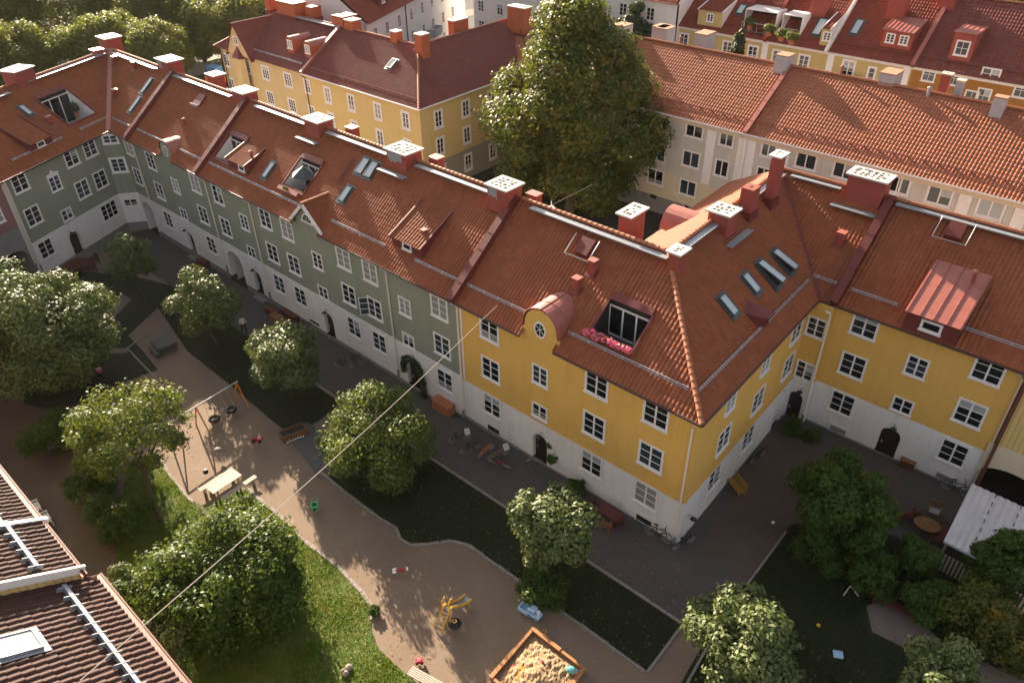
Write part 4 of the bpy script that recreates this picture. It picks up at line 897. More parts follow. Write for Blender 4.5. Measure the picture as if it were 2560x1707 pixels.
t3 = [Rm.hit(*T((1440, 700), *q)) for q in ((450, 235), (940, 440), (190, 620), (690, 870))]
t3u0, t3u1, t3v0, t3v1 = (t3[0][0]+t3[2][0])/2, (t3[1][0]+t3[3][0])/2, (t3[2][1]+t3[3][1])/2, (t3[0][1]+t3[1][1])/2
main_roof_piece(0, 0, H4, [(-29, 0), (-11.85, 0), (-18.17, V), (-29, V)], [(t3u0, t3u1, t3v0, t3v1), (-22.36-1.15, -22.36+1.15, -1, 1.3)])
TE3 = terrace(Rm, t3u0, t3u1, t3v0, t3v1, H4, inner='dark')
tiles(Rw, [(0, 0), (14.69, 0), (uQ, V), (uP, V)], 'tile_main', H4)
tiles(Rr, [(-12.376, 0), (-11.5, 0), (-11.5, V), (-18.70, V)], 'tile_main', H4)
Rwb = Roof(Cc-nB*12.2, -dB, nB*cp+Vector((0, 0, sp))); tiles(Rwb, [(-27.3, 0), (-12.64, 0), (-uP, V), (-uQ, V)], 'tile_main', H4, res=4)
Rrb = Roof((0, 53.4, EZ), (-1, 0, 0), (0, -cp, sp)); tiles(Rrb, [(11.5, 0), (25, 0), (18.7, V), (11.5, V)], 'tile_main', H4, res=3)
tiles(Rmb, [(24.5, 0), (29, 0), (29, V), (18.17, V)], 'tile_main', H4, res=3)
ridge(rz_(-18.4), rz_(-28.9), 'ridge', H4); ridge(Cc+Vector((0, 0, .08)), Vector((-18.17, 32.62, RZ+.08)), 'ridge', H4, r=.14)
ridge(Rw.P(uP, V, .06), Rw.P(uQ, V, .06), 'ridge', H4); ridge(Rr.P(-18.6, V, .06), Rr.P(-11.6, V, .06), 'ridge', H4)
vb = MB().mat('sheet'); va = Rr.P(-12.376, 0, .09); vc = Rr.P(-18.7, V, .09); vs = (vc-va).cross(Vector((0, 0, 1))).normalized()*.16; vb.face([va+vs, va-vs, vc-vs, vc+vs]); vb.build('valley_gutter', None, H4)
walkway(Rm, -27.6, -17.9, V-.55, H4); walkway(Rw, 6.9, 11.6, V-.5, H4); walkway(Rw, 13.2, 20.4, V-.5, H4); walkway(Rw, 10.6, 13.4, V-2.0, H4); walkway(Rr, -17.8, -14.5, V-.55, H4); walkway(Rr, -14.6, -11.8, V-1.75, H4)
snowrail(Rm, -28.7, -24.0, 1.4, H4); snowrail(Rm, -20.9, -13.3, 1.4, H4); snowrail(Rw, 1.3, 15.0, 1.35, H4); snowrail(Rr, -13.4, -11.9, 1.35, H4)
chimney(-17.8, -16.85, 31.6, 32.75, 11.5, 14.72, H4, holes=(3, 3), seed=8); chimney(-18.7, -17.1, 37.25, 38.75, 12, 14.75, H4, holes=(4, 3), seed=10)
chimney(-22.1, -20.98, 33.1, 34.95, 10.5, 15.0, H4, holes=(3, 4), seed=11); chimney(-18.15, -17.35, 40.4, 41.3, 12.5, 15.2, H4, cap='render', holes=(1, 1), over=.0, th=.04)
chimney(-17.95, -17.1, 42.95, 44.15, 12.5, 16.5, H4, holes=(2, 2), seed=12)
chimney(-14.3, -11.75, 46.35, 47.95, 12, 15.25, H4, holes=(6, 4), seed=13); firewall(Rr, -11.5, 0, V, H4)
curved_dormer(Rm, Fm, FX(-22.36), 10.15, 2.3, H4, 'yellow', 3.2); round_window(Fm, FX(-22.36), 10.05, .34, H4)
for q, t_, l in (((325, 530), 0, 1.35), ((480, 380), 0, 1.35), ((600, 318), 14, 1.9), ((695, 235), 14, 1.75)): u, v = Rw.hit(*T((1700, 570), *q, 2.735)); skylight(Rw, u, v, .72, l, H4, tilt=t_)
u, v = Rw.hit(*T((1700, 570), 515, 590, 2.735)); mb = MB().mat('sheet'); p = Rw.P(u, v, 0)
q = [Rw.P(u-.55, v-.75, .0), Rw.P(u+.55, v-.75, 0), Rw.P(u+.2, v+.95, 0), Rw.P(u-.75, v+.5, 0)]; a_ = Rw.P(u-.45, v-.55, .75); b_ = Rw.P(u+.45, v-.6, .8); c_ = Rw.P(u, v-.9, .05)
mb.face([q[0], c_, a_]); mb.face([c_, b_, a_]); mb.face([c_, q[1], b_]); mb.face([q[0], a_, q[3]]); mb.face([a_, b_, q[2], q[3]]); mb.face([b_, q[1], q[2]])
sdm = mb.build('angular_dormer', None, H4); g = MB().mat('skyglass'); ce = (c_+b_+a_)/3; g.face([ce.lerp(x, .62)+Vector((.03, 0, .02)) for x in (c_, b_, a_)]); g.build('pane', None, sdm)
for q in ((1740, 285), (1630, 405)): u, v = Rm.hit(*T((850, 570), *q, 2.735)); vent_box(Rm, u, v-.2, H4, .4, .8)
u, v = Rr.hit(*T((1880, 380), 1075, 1110)); vent_box(Rr, u, v, H4, .45, .7)
u, v = Rm.hit(*T((1080, 380), 1900, 1200)); hb = MB().mat('sheet'); plate(Rm, u-.45, u+.45, v-.5, v+.55, .05, .45, hb); hb.build('roof_hatch', None, H4)
fr_ = MB().mat('rail'); fr_.tube([Rm.P(u-.9, v+.55, .5), Rm.P(u-.9, v-.8, .5), Rm.P(u+.75, v-.8, .5), Rm.P(u+.75, v+.55, .5)], .03, 5); fr_.tube([Rm.P(u-.9, v-.8, 0), Rm.P(u-.9, v-.8, .5)], .02, 4); fr_.tube([Rm.P(u+.75, v-.8, 0), Rm.P(u+.75, v-.8, .5)], .02, 4); fr_.build('hatch_rail', None, H4)
gutter(Rm.P(-29, -.06, -.02), Rm.P(-23.6, -.06, -.02), H4); gutter(Rm.P(-21.1, -.06, -.02), Cc+Vector((.03, -.06, 0)), H4); gutter(Cc+Vector((.06, 0, 0)), Rw.P(14.69, -.06, -.02), H4); gutter(Rr.P(-12.3, -.06, -.02), Rr.P(-11.6, -.06, -.02), H4)
# half-round sheet dormer on the back slope
p = onz(*T((1500, 220), 1120, 1530), 11.6); db = MB().mat('copper'); n = 10
for i in range(n):
    t0, t1_ = math.pi*i/n, math.pi*(i+1)/n; f = lambda t, o: (p.x+o, p.y+1.2*math.cos(t), 10.4+1.3*math.sin(t))
    db.face([f(t0, -1.6), f(t1_, -1.6), f(t1_, 1.6), f(t0, 1.6)])
db.face([f(math.pi*i/n, -1.6) for i in range(n+1)]); db.build('dormer_roof', None, H4)

# ---- yellow house on the right
H5 = empty('apartment_house', (-6, 42, 0), 'golden yellow house with a red sheet metal dormer, right of the inner courtyard corner', 'apartment house', 'houses around the courtyard')
XR = lambda x: x
wall('wall', Fr_, 0, 10.35, 3.4, 9.2, 'yellow', H5); wall('base_wall', Fr_, 0, 10.35, .15, 3.4, 'stucco', H5, [(5.25, 1.2, 2.2, .15)]); wall('plinth', Fr_, 0, 10.35, -.8, .15, 'plinth', H5)
sd_ = MB().mat('stucco'); sd_.face([(-11.5, 41.1, -.5), (-11.5, 41.6, -.5), (-11.5, 41.6, 9.2), (-11.5, 41.1, 9.2)]); sd_.build('side_wall', None, H5)
back_shell(H5, [(8, 53), (-11.4, 53)]); back_shell(H5, [(8, 41.6), (8, 53)])
for u, z, k, va_ in ((1.95, 8.47, 'L', 'dark'), (1.95, 5.48, 'L', 'drape'), (2.0, 2.5, 'L', 'dark'), (5.3, 7.05, 'M', 'dark'), (5.3, 4.13, 'S', 'dark'), (8.67, 8.5, 'L', 'dark'), (8.67, 5.42, 'L', 'blind'), (8.7, 2.38, 'L', 'dark')): window(Fr_, u, z, k, H5, va_)
door(Fr_, 5.25, 1.2, 2.2, -.2, H5); wall_lamp(Fr_, 5.35, 2.6, H5)
for u in (2.25, 8.85): cb = MB().mat('stucco'); fbox(cb, Fr_, u-.6, u+.6, .2, .75, 0, .04); cb.mat('plinth'); fbox(cb, Fr_, u-.5, u+.5, .22, .6, .04, .05); cb.build('cellar_hatch', None, H5)
tiles(Rr, [(-11.5, 0), (-1.0, 0), (-1.0, V), (-11.5, V)], 'tile_main', H5); tiles(Rrb, [(-8, 0), (11.5, 0), (11.5, V), (-8, V)], 'tile_main', H5, res=3)
ridge(Rr.P(-11.3, V, .06), Rr.P(8, V, .06), 'ridge', H5); walkway(Rr, -11.1, 6, V-.55, H5); snowrail(Rr, -11.0, -8.3, 1.3, H5); snowrail(Rr, -4.9, -1.2, 1.3, H5)
a = Rr.hit(*T((2080, 640), 890, 820)); b = Rr.hit(*T((2080, 640), 1530, 1040)); c_ = Rr.hit(*T((2080, 640), 1590, 160))
shed_dormer(Rr, a[0], b[0], .05, c_[1], 1.3, H5, topmat='copper', tiles_top=False, seams=4, wpos=.5, win='P2')
u, v = Rr.hit(*T((2080, 640), 1700, 370)); pipe_vent(Rr, u, v-.1, H5, 1.0)
u, v = Rr.hit(*T((2080, 280), 1510, 1490)); hb = MB().mat('sheet'); plate(Rr, u-.45, u+.45, v-.5, v+.5, .05, .5, hb); hb.build('roof_hatch', None, H5)
fr_ = MB().mat('rail'); fr_.tube([Rr.P(u-.95, v+.6, .5), Rr.P(u-.95, v-.8, .5), Rr.P(u+.85, v-.8, .5), Rr.P(u+.85, v+.6, .5)], .03, 5); fr_.build('hatch_rail', None, H5)
gutter(Rr.P(-11.4, -.06, -.02), Rr.P(-1, -.06, -.02), H5); pipe(Fr_, 10.28, .7, 9.1, H5)
# ---- pale house with the archway at the right edge
H6 = empty('apartment_house', (2, 41.4, 0), 'pale yellow house with wide dark archway, cut off by the right edge', 'apartment house', 'houses around the courtyard')
Fa = Frame((-1.1, 41.45), (8, 41.45)); wall('wall', Fa, 0, 9.1, 4.25, 9.2, 'cream_boards', H6)
aa = Fa.hit(*T((2080, 960), 2130, 1065)); wall('base_wall', Fa, 0, 9.1, -.3, 4.25, 'stucco_far', H6, [(aa[0]+.35, 3.3, aa[1], -.3)], thick=2.5)
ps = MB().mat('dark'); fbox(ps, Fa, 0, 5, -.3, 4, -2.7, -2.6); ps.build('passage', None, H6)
tiles(Rr, [(-1.0, 0), (8, 0), (8, V), (-1, V)], 'tile_main', H6); pipe(Fa, .12, .4, 9.1, H6, 'rustpipe', .06)
cb = MB().mat('rustpipe'); fbox(cb, Fa, 0, .1, .4, 9.2, 0, .16); cb.build('corner_board', None, H6)

# ================================================================== houses behind
p2 = R_(32); c2, s2 = math.cos(p2), math.sin(p2)
Ff = Frame((-100, 47.55), (-54.85, 47.55)); EF = 10.4
RF = Roof((0, 47.15, EF), (1, 0, 0), (0, c2, s2)); VF = 6.0/c2; RFZ = EF+6.0*math.tan(p2)
CF2 = Vector((-54.45, 47.15, EF))
d2 = Vector((-.035, .9994, 0)); n2 = Vector((.9994, .035, 0))
F7 = empty('apartment_house', (-86, 48, 1), 'cream house with pointed dormer and two round-topped dormers, behind the green row', 'apartment house', 'houses behind the row')
xf = lambda x: x+100
XL = RF.hit(*T((520, 0), 85, 560))[0]; XD = -73.2
wall('wall', Ff, xf(XL+.3), xf(XD), 3.0, EF-.1, 'cream_far', F7); wall('base_wall', Ff, xf(XL+.3), xf(XD), .5, 3.0, 'grey_plaster', F7)
sdw = Frame((XL+.3, 58.5), (XL+.3, 47.55)); wall('side_wall', sdw, 0, sdw.L, .5, EF-.1, 'cream_far', F7)
for q, k in (((225, 710), 'C2'), ((385, 800), 'C2'), ((490, 820), 'C2'), ((705, 870), 'C'), ((980, 965), 'C'), ((1220, 1050), 'C2')): u, z = Ff.hit(*T((520, 0), *q)); window(Ff, u, 9.0, k, F7, 'dark' if k == 'C' else None)
for q, k in (((290, 1000), 'C2'), ((765, 1185), 'C'), ((1035, 1285), 'C'), ((1270, 1330), 'C2'), ((430, 1090), 'C')): u, z = Ff.hit(*T((520, 0), *q)); window(Ff, u, 6.1, k, F7)
tiles(RF, [(XL, 0), (XD, 0), (XD, VF), (XL+6.0, VF)], 'tile_dark', F7, res=4)
RFs = Roof((XL, 59.2, EF), (0, -1, 0), (c2, 0, s2)); tiles(RFs, [(0, 0), (12.05, 0), (6.05, VF), (6.0, VF)], 'tile_dark', F7, res=4)
RFb = Roof((0, 59.15, EF), (-1, 0, 0), (0, -c2, s2)); tiles(RFb, [(-XD, 0), (-XL, 0), (-XL-6, VF), (-XD, VF)], 'tile_dark', F7, res=3)
ridge(Vector((XL, 47.15, EF+.06)), Vector((XL+6, 53.15, RFZ+.06)), 'ridge_dark', F7); ridge(Vector((XL+6, 53.15, RFZ+.06)), Vector((XD, 53.15, RFZ+.06)), 'ridge_dark', F7)
walkway(RF, XL+6.5, XD-.6, VF-.45, F7); snowrail(RF, XL+2, XD-1, 1.2, F7)
gl0, gl1, gla = [RF.hit(*T((520, 0), *q)) for q in ((280, 585), (540, 690), (355, 335))]
gc = (gl0[0]+gl1[0])/2; gw = (gl1[0]-gl0[0])/2
gb = MB().mat('cream_far'); zA = EF+3.3; gb.face([(gc-gw, 47.1, EF-.1), (gc+gw, 47.1, EF-.1), (gc, 47.1, zA)], [(gc-gw, 0), (gc+gw, 0), (gc, 3)]); G7 = gb.build('gable', None, F7)
gr2 = MB().mat('tile_dark'); yb = 47.15+3.3/math.tan(p2)
for s in (-1, 1): gr2.face([(gc+s*(gw+.3), 46.95, EF-.45), (gc, 46.95, zA+.08), (gc, yb+.3, zA+.08), (gc+s*(gw+.3), 47.3, EF-.45)])
gr2.build('gable_roof', None, G7); ridge(Vector((gc, 46.9, zA+.1)), Vector((gc, yb, zA+.1)), 'ridge_dark', G7)
window(Frame((gc-1, 47.1), (gc+1, 47.1)), 1, EF+1.55, 'A', G7, 'dark')
by = MB().mat('sheet'); b0 = [(gc-1.2, 47.12), (gc-.75, 46.55), (gc+.75, 46.55), (gc+1.2, 47.12)]
for a, b in zip(b0[:-1], b0[1:]): by.face([(a[0], a[1], EF-.35), (b[0], b[1], EF-.35), (gc, 47.1, EF+.95)])
bay = by.build('bay_roof', None, G7); bw_ = MB().mat('cream_far')
for a, b in zip(b0[:-1], b0[1:]): bw_.face([(a[0], a[1], EF-4), (b[0], b[1], EF-4), (b[0], b[1], EF-.35), (a[0], a[1], EF-.35)])
bw_.build('bay', None, F7)
for q in ((1035, 640), (1250, 700)):
    u, v = RF.hit(*T((520, 0), *q)); v = 2.1; P0 = RF.P(u, v, 0); fr = Frame((P0.x-.5, P0.y), (P0.x+.5, P0.y)); n = 8; mb = MB().mat('render_o')
    prof = [(-.55, 0), (-.55, 1.35)]+[(-.55*math.cos(math.pi*i/n), 1.35+.4*math.sin(math.pi*i/n)) for i in range(1, n)]+[(.55, 1.35), (.55, 0)]
    mb.face([(P0.x+a, P0.y, P0.z+b) for a, b in prof]); mb.face([(P0.x+.55, P0.y, P0.z), (P0.x+.55, P0.y, P0.z+1.35), (P0.x+.55, P0.y+2.2, P0.z+1.35)]); mb.face([(P0.x-.55, P0.y, P0.z), (P0.x-.55, P0.y, P0.z+1.35), (P0.x-.55, P0.y+2.2, P0.z+1.35)])
    D7 = mb.build('dormer', None, F7); mb = MB().mat('copper'); n = 8
    for i in range(n):
        f = lambda t, o: (P0.x-.62*math.cos(t), P0.y+o, P0.z+1.35+.46*math.sin(t)); mb.face([f(math.pi*i/n, -.1), f(math.pi*(i+1)/n, -.1), f(math.pi*(i+1)/n, 2.6), f(math.pi*i/n, 2.6)])
    mb.build('dormer_roof', None, D7); window(fr, .5, P0.z+.95, 'A', D7, 'curtain')
chimney(-84.6, -80.9, 52.5, 54.4, 13, 15.6, F7, 'render_o', 'sheet', (0, 0), .05, th=.12); chimney(-81.1+.6, -79.0, 53.6, 55, 13, 15.3, F7, 'render_o', 'sheet', (0, 0), .05)
chimney(-87.4, -86.3, 52.8, 54, 13, 15.9, F7, 'render_o', 'sheet', (0, 0), .05); chimney(-74.7, -72.6, 53, 55.2, 13, 15.2, F7, 'render_o', 'sheet', (0, 0), .05)
pipe(Ff, xf(XD), 1, EF-.2, F7, 'gutter'); pipe(Ff, xf(XL+1.2), 1, EF-.2, F7, 'gutter'); firewall(RF, XD, 0, VF, F7, .3, .25, 'copper')

F8 = empty('apartment_house', (-60, 50, 1), 'bright yellow hipped house with orange chimneys, left of the huge maple', 'apartment house', 'houses behind the row')
wall('wall', Ff, xf(XD), xf(-54.85), 4.4, EF-.1, 'yellow_far', F8); wall('base_wall', Ff, xf(XD), xf(-54.85), .6, 4.4, 'grey_plaster', F8)
Fg = Frame((-54.85, 47.55), tuple((Vector((-54.85, 47.55, 0))+d2*14.8).xy)); wall('wall', Fg, 0, 14.8, 4.4, EF-.1, 'yellow_far', F8); wall('base_wall', Fg, 0, 14.8, .6, 4.4, 'grey_plaster', F8)
for q in ((870, 110), (1160, 210), (1485, 315), (1830, 435)): u, z = Ff.hit(*T((640, 200), *q)); window(Ff, u, 8.75, 'F', F8, 'curtain' if q[0] in (870, 1485) else None)
for q in ((920, 440), (1205, 550), (1520, 665), (1855, 740)): u, z = Ff.hit(*T((640, 200), *q)); window(Ff, u, 5.95, 'F', F8)
for q, z_ in (((955, 1395), 8.75), ((1290, 1260), 8.75), ((1605, 1140), 8.75)): u, z = Fg.hit(*T((900, 0), *q)); [window(Fg, u, zz, 'F', F8, 'dark') for zz in (8.7, 5.95, 3.0)]
dP = 6.0
hipx = CF2+(-n2*dP)+d2*0
P8 = Vector((-54.45-6.22, 53.15, RFZ))
tiles(RF, [(XD, 0), (-54.45, 0), (P8.x, VF), (XD, VF)], 'tile_dark', F8, res=4)
RG = Roof(CF2, d2, -n2*c2+Vector((0, 0, s2))); uP8 = (P8-CF2).dot(d2)
tiles(RG, [(0, 0), (15.0, 0), (21.1, VF), (uP8, VF)], 'tile_dark', F8, res=4)
RH = Roof((0, 62.15, EF), (1, 0, 0), (0, c2, s2)); xv = CF2.x-.035*15; tiles(RH, [(xv, 0), (-34, 0), (-34, VF), (xv-6.2, VF)], 'tile_far', F8, res=4)
tiles(RFb, [(xv-.0+0, 0), (-XD, 0), (-XD, VF), (-P8.x, VF)] if False else [(66, 0), (-XD, 0), (-XD, VF), (-P8.x, VF)], 'tile_dark', F8, res=3)
RGb = Roof(CF2-n2*12, -d2, n2*c2+Vector((0, 0, s2))); tiles(RGb, [(-27, 0), (-12, 0), (-uP8, VF), (-21.1, VF)], 'tile_dark', F8, res=3)
ridge(CF2+Vector((0, 0, .06)), P8+Vector((0, 0, .06)), 'ridge', F8); ridge(Vector((XD, 53.15, RFZ+.06)), P8, 'ridge', F8); ridge(P8, RG.P(21.1, VF, .06), 'ridge_dark', F8); ridge(Vector((xv-6.2, 68.15, RFZ+.06)), Vector((-34, 68.15, RFZ+.06)), 'ridge_dark', F8)
chimney(-60.2, -59.05, 52.2, 53.4, 12, 15.55, F8, 'render_o', 'cap', (2, 2), .06, seed=20); chimney(-64.5, -63.5, 52.7, 53.7, 12, 15.1, F8, 'render_o', 'cap', (2, 2), .06, seed=21); chimney(-73.0+.6, -70.9, 52.9, 54.3, 12, 15.1, F8, 'render_o', 'cap', (2, 2), .06, seed=22)
for q0, w_x, w_y, z_ in (((1200, 230), 1.0, 2.3, 15.4), ((1955, 75), 2.6, 1.4, 15.9)): p = onz(*T((900, 0), *q0), z_); chimney(p.x-w_x/2, p.x+w_x/2, p.y-w_y/2, p.y+w_y/2, 12, z_, F8, 'render_o', 'cap', (3, 2), .06, seed=23)
snowrail(RF, XD+.8, -55.2, 1.0, F8, 'ridge_dark'); u, v = RF.hit(*T((900, 0), 395, 790)); skylight(RF, u, v, .8, 1.2, F8)
wl = MB().mat('yellow_far'); wl.face([(-55.4, 62.5, .6), (-34, 62.5, .6), (-34, 62.5, EF-.1), (-55.4, 62.5, EF-.1)]); wl.build('side_wall', None, F8)
Fh = Frame((-55.4, 62.5), (-34, 62.5))
for zz in (8.6, 5.6): window(Fh, .9, zz, 'N', F8, 'dark'); window(Fh, 4.5, zz, 'F', F8, 'dark')
gutter(Vector((XD, 47.1, EF-.02)), Vector((-54.4, 47.1, EF-.02)), F8, 'trim'); gutter(CF2+Vector((.05, 0, -.02)), RG.P(15, -.05, -.02), F8, 'trim')

# ---- long white houses right of the big tree
pw = R_(30.6); cw, sw_ = math.cos(pw), math.sin(pw); EWZ = 11.05; VW = 6.85/cw; RWZ = EWZ+6.85*math.tan(pw)
RW = Roof((0, 59.4, EWZ), (1, 0, 0), (0, cw, sw_)); FW = Frame((-60, 59.75), (10, 59.75)); xw = lambda x: x+60
XW0, XWf, XW1 = -45.0, RW.hit(*T((1500, 220), 1830, 480))[0], 4.0
def white_house(x0, x1, label):
    h = empty('apartment_house', ((x0+x1)/2, 60, 1), label, 'apartment house', 'white boarded houses')
    wall('wall', FW, xw(x0), xw(x1), 5.45, EWZ-.05, 'white_boards', h)
    tiles(RW, [(x0, 0), (x1, 0), (x1, VW), (x0, VW)], 'tile_far', h, res=6, w=.27, c=.4, amp=.04, step=.03)
    rb = Roof((0, 59.4+13.7, EWZ), (-1, 0, 0), (0, -cw, sw_)); tiles(rb, [(-x1, 0), (-x0, 0), (-x0, VW), (-x1, VW)], 'tile_far', h, res=2)
    ridge(RW.P(x0, VW, .05), RW.P(x1, VW, .05), 'ridge', h, r=.15, step=.45); snowrail(RW, x0+.3, x1-.3, 1.45, h, 'ridge_dark', .2)
    tb = MB().mat('stucco_far'); fbox(tb, FW, xw(x0), xw(x1), EWZ-.55, EWZ-.05, 0, .12); tb.build('frieze', None, h)
    back_shell(h, [(x0, 72.7), (x1, 72.7)], 1, 11); gutter(RW.P(x0, -.05, -.02), RW.P(x1, -.05, -.02), h, 'trim'); return h
W1 = white_house(XW0, XWf, 'white boarded house with a cream ground floor, partly behind the big tree'); W2 = white_house(XWf, XW1, 'white boarded house under the long salmon tiled roof, behind the yellow houses on the right')
arW = FW.hit(*T((1500, 220), 1400, 1330))
wall('base_wall', FW, xw(XW0), xw(XWf), 2.9, 5.45, 'stucco_far', W1, [(arW[0]+.6, 2.4, arW[1]+.35, 2.9)], thick=1); wall('plinth', FW, xw(XW0), xw(XWf), .5, 2.9, 'plinth', W1)
wall('base_wall', FW, xw(XWf), xw(XW1), .5, 5.45, 'stucco_far', W2)
def wpl(h, q0, q1):
    (ua, _), (ub, _) = FW.hit(*q0), FW.hit(*q1); p = MB().mat('trim'); u = (ua+ub)/2; fbox(p, FW, u-.42, u+.42, 5.5, EWZ-.55, 0, .08); p.build('pilaster', None, h)
for h, a_, b_ in ((W1, (1375, 500), (1300, 1150)), (W1, (1760, 600), (1690, 1100)), (W2, (1870, 650), (1790, 1100)), (W2, (2280, 750), (2270, 760))): wpl(h, T((1500, 220), *a_), T((1500, 220), *b_))
for a_ in ((1640, 1050), (2310, 1250)): wpl(W2, T((2080, 280), *a_), T((2080, 280), a_[0]-8, a_[1]+30))
for q, k, r in (((750, 410), 'W', 9.35), ((1160, 510), 'W', 9.35), ((1555, 610), 'W2', 9.3), ((705, 800), 'W', 6.95), ((1115, 875), 'W', 6.95), ((1490, 985), 'W2', 6.9), ((680, 1090), 'W', 4.25), ((1075, 1225), 'W', 4.25)): u, z = FW.hit(*T((1500, 220), *q)); window(FW, u, z, k, W1, 'drape' if q[0] == 1490 else 'dark')
for u in (xw(-43), xw(-40)): window(FW, u, 9.3, 'W', W1, 'dark'); window(FW, u, 6.9, 'W', W1, 'dark')
for q, k in (((2070, 740), 'W2'), ((2000, 1080), 'W2')): u, z = FW.hit(*T((1500, 220), *q)); window(FW, u, z, k, W2, 'dark')
for q, k, v_ in (((665, 100), 'W', 'dark'), ((1130, 220), 'W', 'halfblind'), ((1790, 390), 'W', 'dark')): u, z = FW.hit(*T((1880, 380), *q)); window(FW, u, z, k, W2, v_)
for q, v_ in (((1320, 1020), 'halfblind'), ((1945, 1180), 'amber'), ((700, 870), 'dark')): u, z = FW.hit(*T((2080, 280), *q)); window(FW, u, z, 'W', W2, v_)
for q in ((655, 1330), (1045, 1455)): u, z = FW.hit(*T((1500, 220), *q)); b_ = MB().mat('dark'); fbox(b_, FW, u-.35, u+.35, z-.18, z+.18, 0, .03); b_.build('cellar_window', None, W1)
firewall(RW, XWf, 0, VW, W1, .3, .25, 'copper'); pipe(FW, xw(XWf)-.15, 3, EWZ-.3, W1)
u, z = FW.hit(*T((1500, 220), 900, 1250)); pp = MB().mat('pipe'); pp.tube([FW.P(u, z+1.3, .08), FW.P(u, z, .08), FW.P(u+1.4, z-1.3, .08)], .05, 5); pp.build('bent_pipe', None, W1)
chimney(-28.34, -27.15, 65.3, 66.7, 13, 16.12, W1, 'grey_metal', 'rustytop', (0, 0), .02); chimney(-37.45, -36.1, 67.2, 69, 13, 16.2, W1, 'grey_metal', 'rustytop', (0, 0), .02)
for q, z_ in ((T((1660, 0), 20, 330), 16.1), (T((850, 0), 1935, 165, 2.735), 16.1), (T((850, 0), 2205, 175, 2.735), 16.1)): p = onz(*q, z_); chimney(p.x-.7, p.x+.7, p.y-.8, p.y+.8, 13, z_, W1, 'grey_metal', 'rustytop', (0, 0), .02)
chimney(-19.75, -18.45, 66.1, 68, 13, 16.0, W2, 'grey_metal', 'rustytop', (0, 0), .02); chimney(-11.1, -10.2, 65.2, 66.0, 13, 16.0, W2, 'grey_metal', 'rustytop', (0, 0), .02)
chimney(-15.4, -14.6, 66.6, 67.3, 13, 16.6, W2, 'render', 'stucco_far', (1, 1), .08); chimney(-14.3, -13.65, 66.9, 67.6, 13, 16.2, W2, 'grey_metal', 'stucco_far', (0, 0), .06)
u, v = RW.hit(*T((1660, 0), 2160, 930)); pipe_vent(RW, u, v, W2, .7, .1, 'ridge_dark', 'ridge_dark'); u, v = RW.hit(*T((2080, 0), 1170, 1180)); pipe_vent(RW, u, v, W2, .6, .12, 'zinc', 'zinc'); u, v = RW.hit(*T((1660, 0), 200, 530)); pipe_vent(RW, u, v, W1, .5, .1, 'ridge_dark', 'ridge_dark')

# ---- back row with red roofs (top right)
EBZ = 12.0; pb = R_(38); cb_, sb_ = math.cos(pb), math.sin(pb)
YB = onz(*T((1660, 0), 960, 450), EBZ).y; RB = Roof((0, YB-.35, EBZ), (1, 0, 0), (0, cb_, sb_)); VB = 9.0; FB = Frame((-60, YB), (10, YB)); xb = lambda x: x+60
bx = lambda q, o=(1660, 0): onz(*T(o, *q), EBZ).x
XB = [bx((60, 270))-6, bx((1270, 490)), bx((30, 590), (2080, 0)), bx((1080, 760), (2080, 0)), 6.0]
def back_house(x0, x1, label, wallmat, tile, vv=VB):
    h = empty('row_house', ((x0+x1)/2, YB, 1), label, 'row house', 'red roofed houses in the back row')
    wall('wall', FB, xb(x0), xb(x1), 1, EBZ-.05, wallmat, h); tiles(RB, [(x0, 0), (x1, 0), (x1, vv), (x0, vv)], tile, h, res=4, w=.3, c=.42, amp=.045, step=.035)
    yr = YB-.35+vv*cb_; rb = Roof((0, 2*yr-YB+.35, EBZ), (-1, 0, 0), (0, -cb_, sb_)); tiles(rb, [(-x1, 0), (-x0, 0), (-x0, vv), (-x1, vv)], tile, h, res=2)
    ridge(RB.P(x0, vv, .05), RB.P(x1, vv, .05), 'ridge', h); tb = MB().mat('trim'); fbox(tb, FB, xb(x0), xb(x1), EBZ-.3, EBZ-.05, 0, .1); tb.build('frieze', None, h); snowrail(RB, x0+.3, x1-.3, 1.2, h, 'sheet'); return h
B1 = back_house(XB[0], XB[1], 'buff house with tiled white-edged shed dormer, leftmost in the back row', 'buff', 'tile_back')
B2 = back_house(XB[1], XB[2], 'buff house with a planted roof terrace in the back row, left of the white verge', 'buff', 'tile_back')
B3 = back_house(XB[2], XB[3], 'buff house with a red dormer with two pale windows, in the back row', 'buff', 'tile_back')
B4 = back_house(XB[3], XB[4], 'rust brown house with a tall red dormer, at the right end of the back row', 'rust', 'tile_dark')
for h, q in ((B1, (250, 430)), (B1, (785, 525)), (B1, (1095, 590)), (B2, (1400, 630)), (B2, (1725, 690))): u, z = FB.hit(*T((1660, 0), *q)); window(FB, u, EBZ-1.55, 'B', h, 'dark')
u, z = FB.hit(*T((1660, 0), 1975, 860)); window(FB, u, EBZ-3.9, 'B', B2, 'dark')
for h, q, k in ((B3, (215, 760), 'D'), (B3, (510, 795), 'B1'), (B3, (825, 840), 'B')): u, z = FB.hit(*T((2080, 0), *q)); window(FB, u, EBZ-1.6, k, h, 'dark' if k != 'B' else 'blind')
for q, k, v_ in (((1190, 915), 'R', 'dark'), ((1500, 960), 'R', 'blind'), ((1945, 910), 'R2', 'halfblind'), ((1855, 1175), 'R', 'halfblind'), ((2320, 1110), 'R', 'blind'), ((1700, 1200), 'R', 'dark')): u, z = FB.hit(*T((2080, 0), *q)); window(FB, u, z, k, B4, v_)
firewall(RB, XB[1], 0, VB, B1, .35, .35, 'render'); 
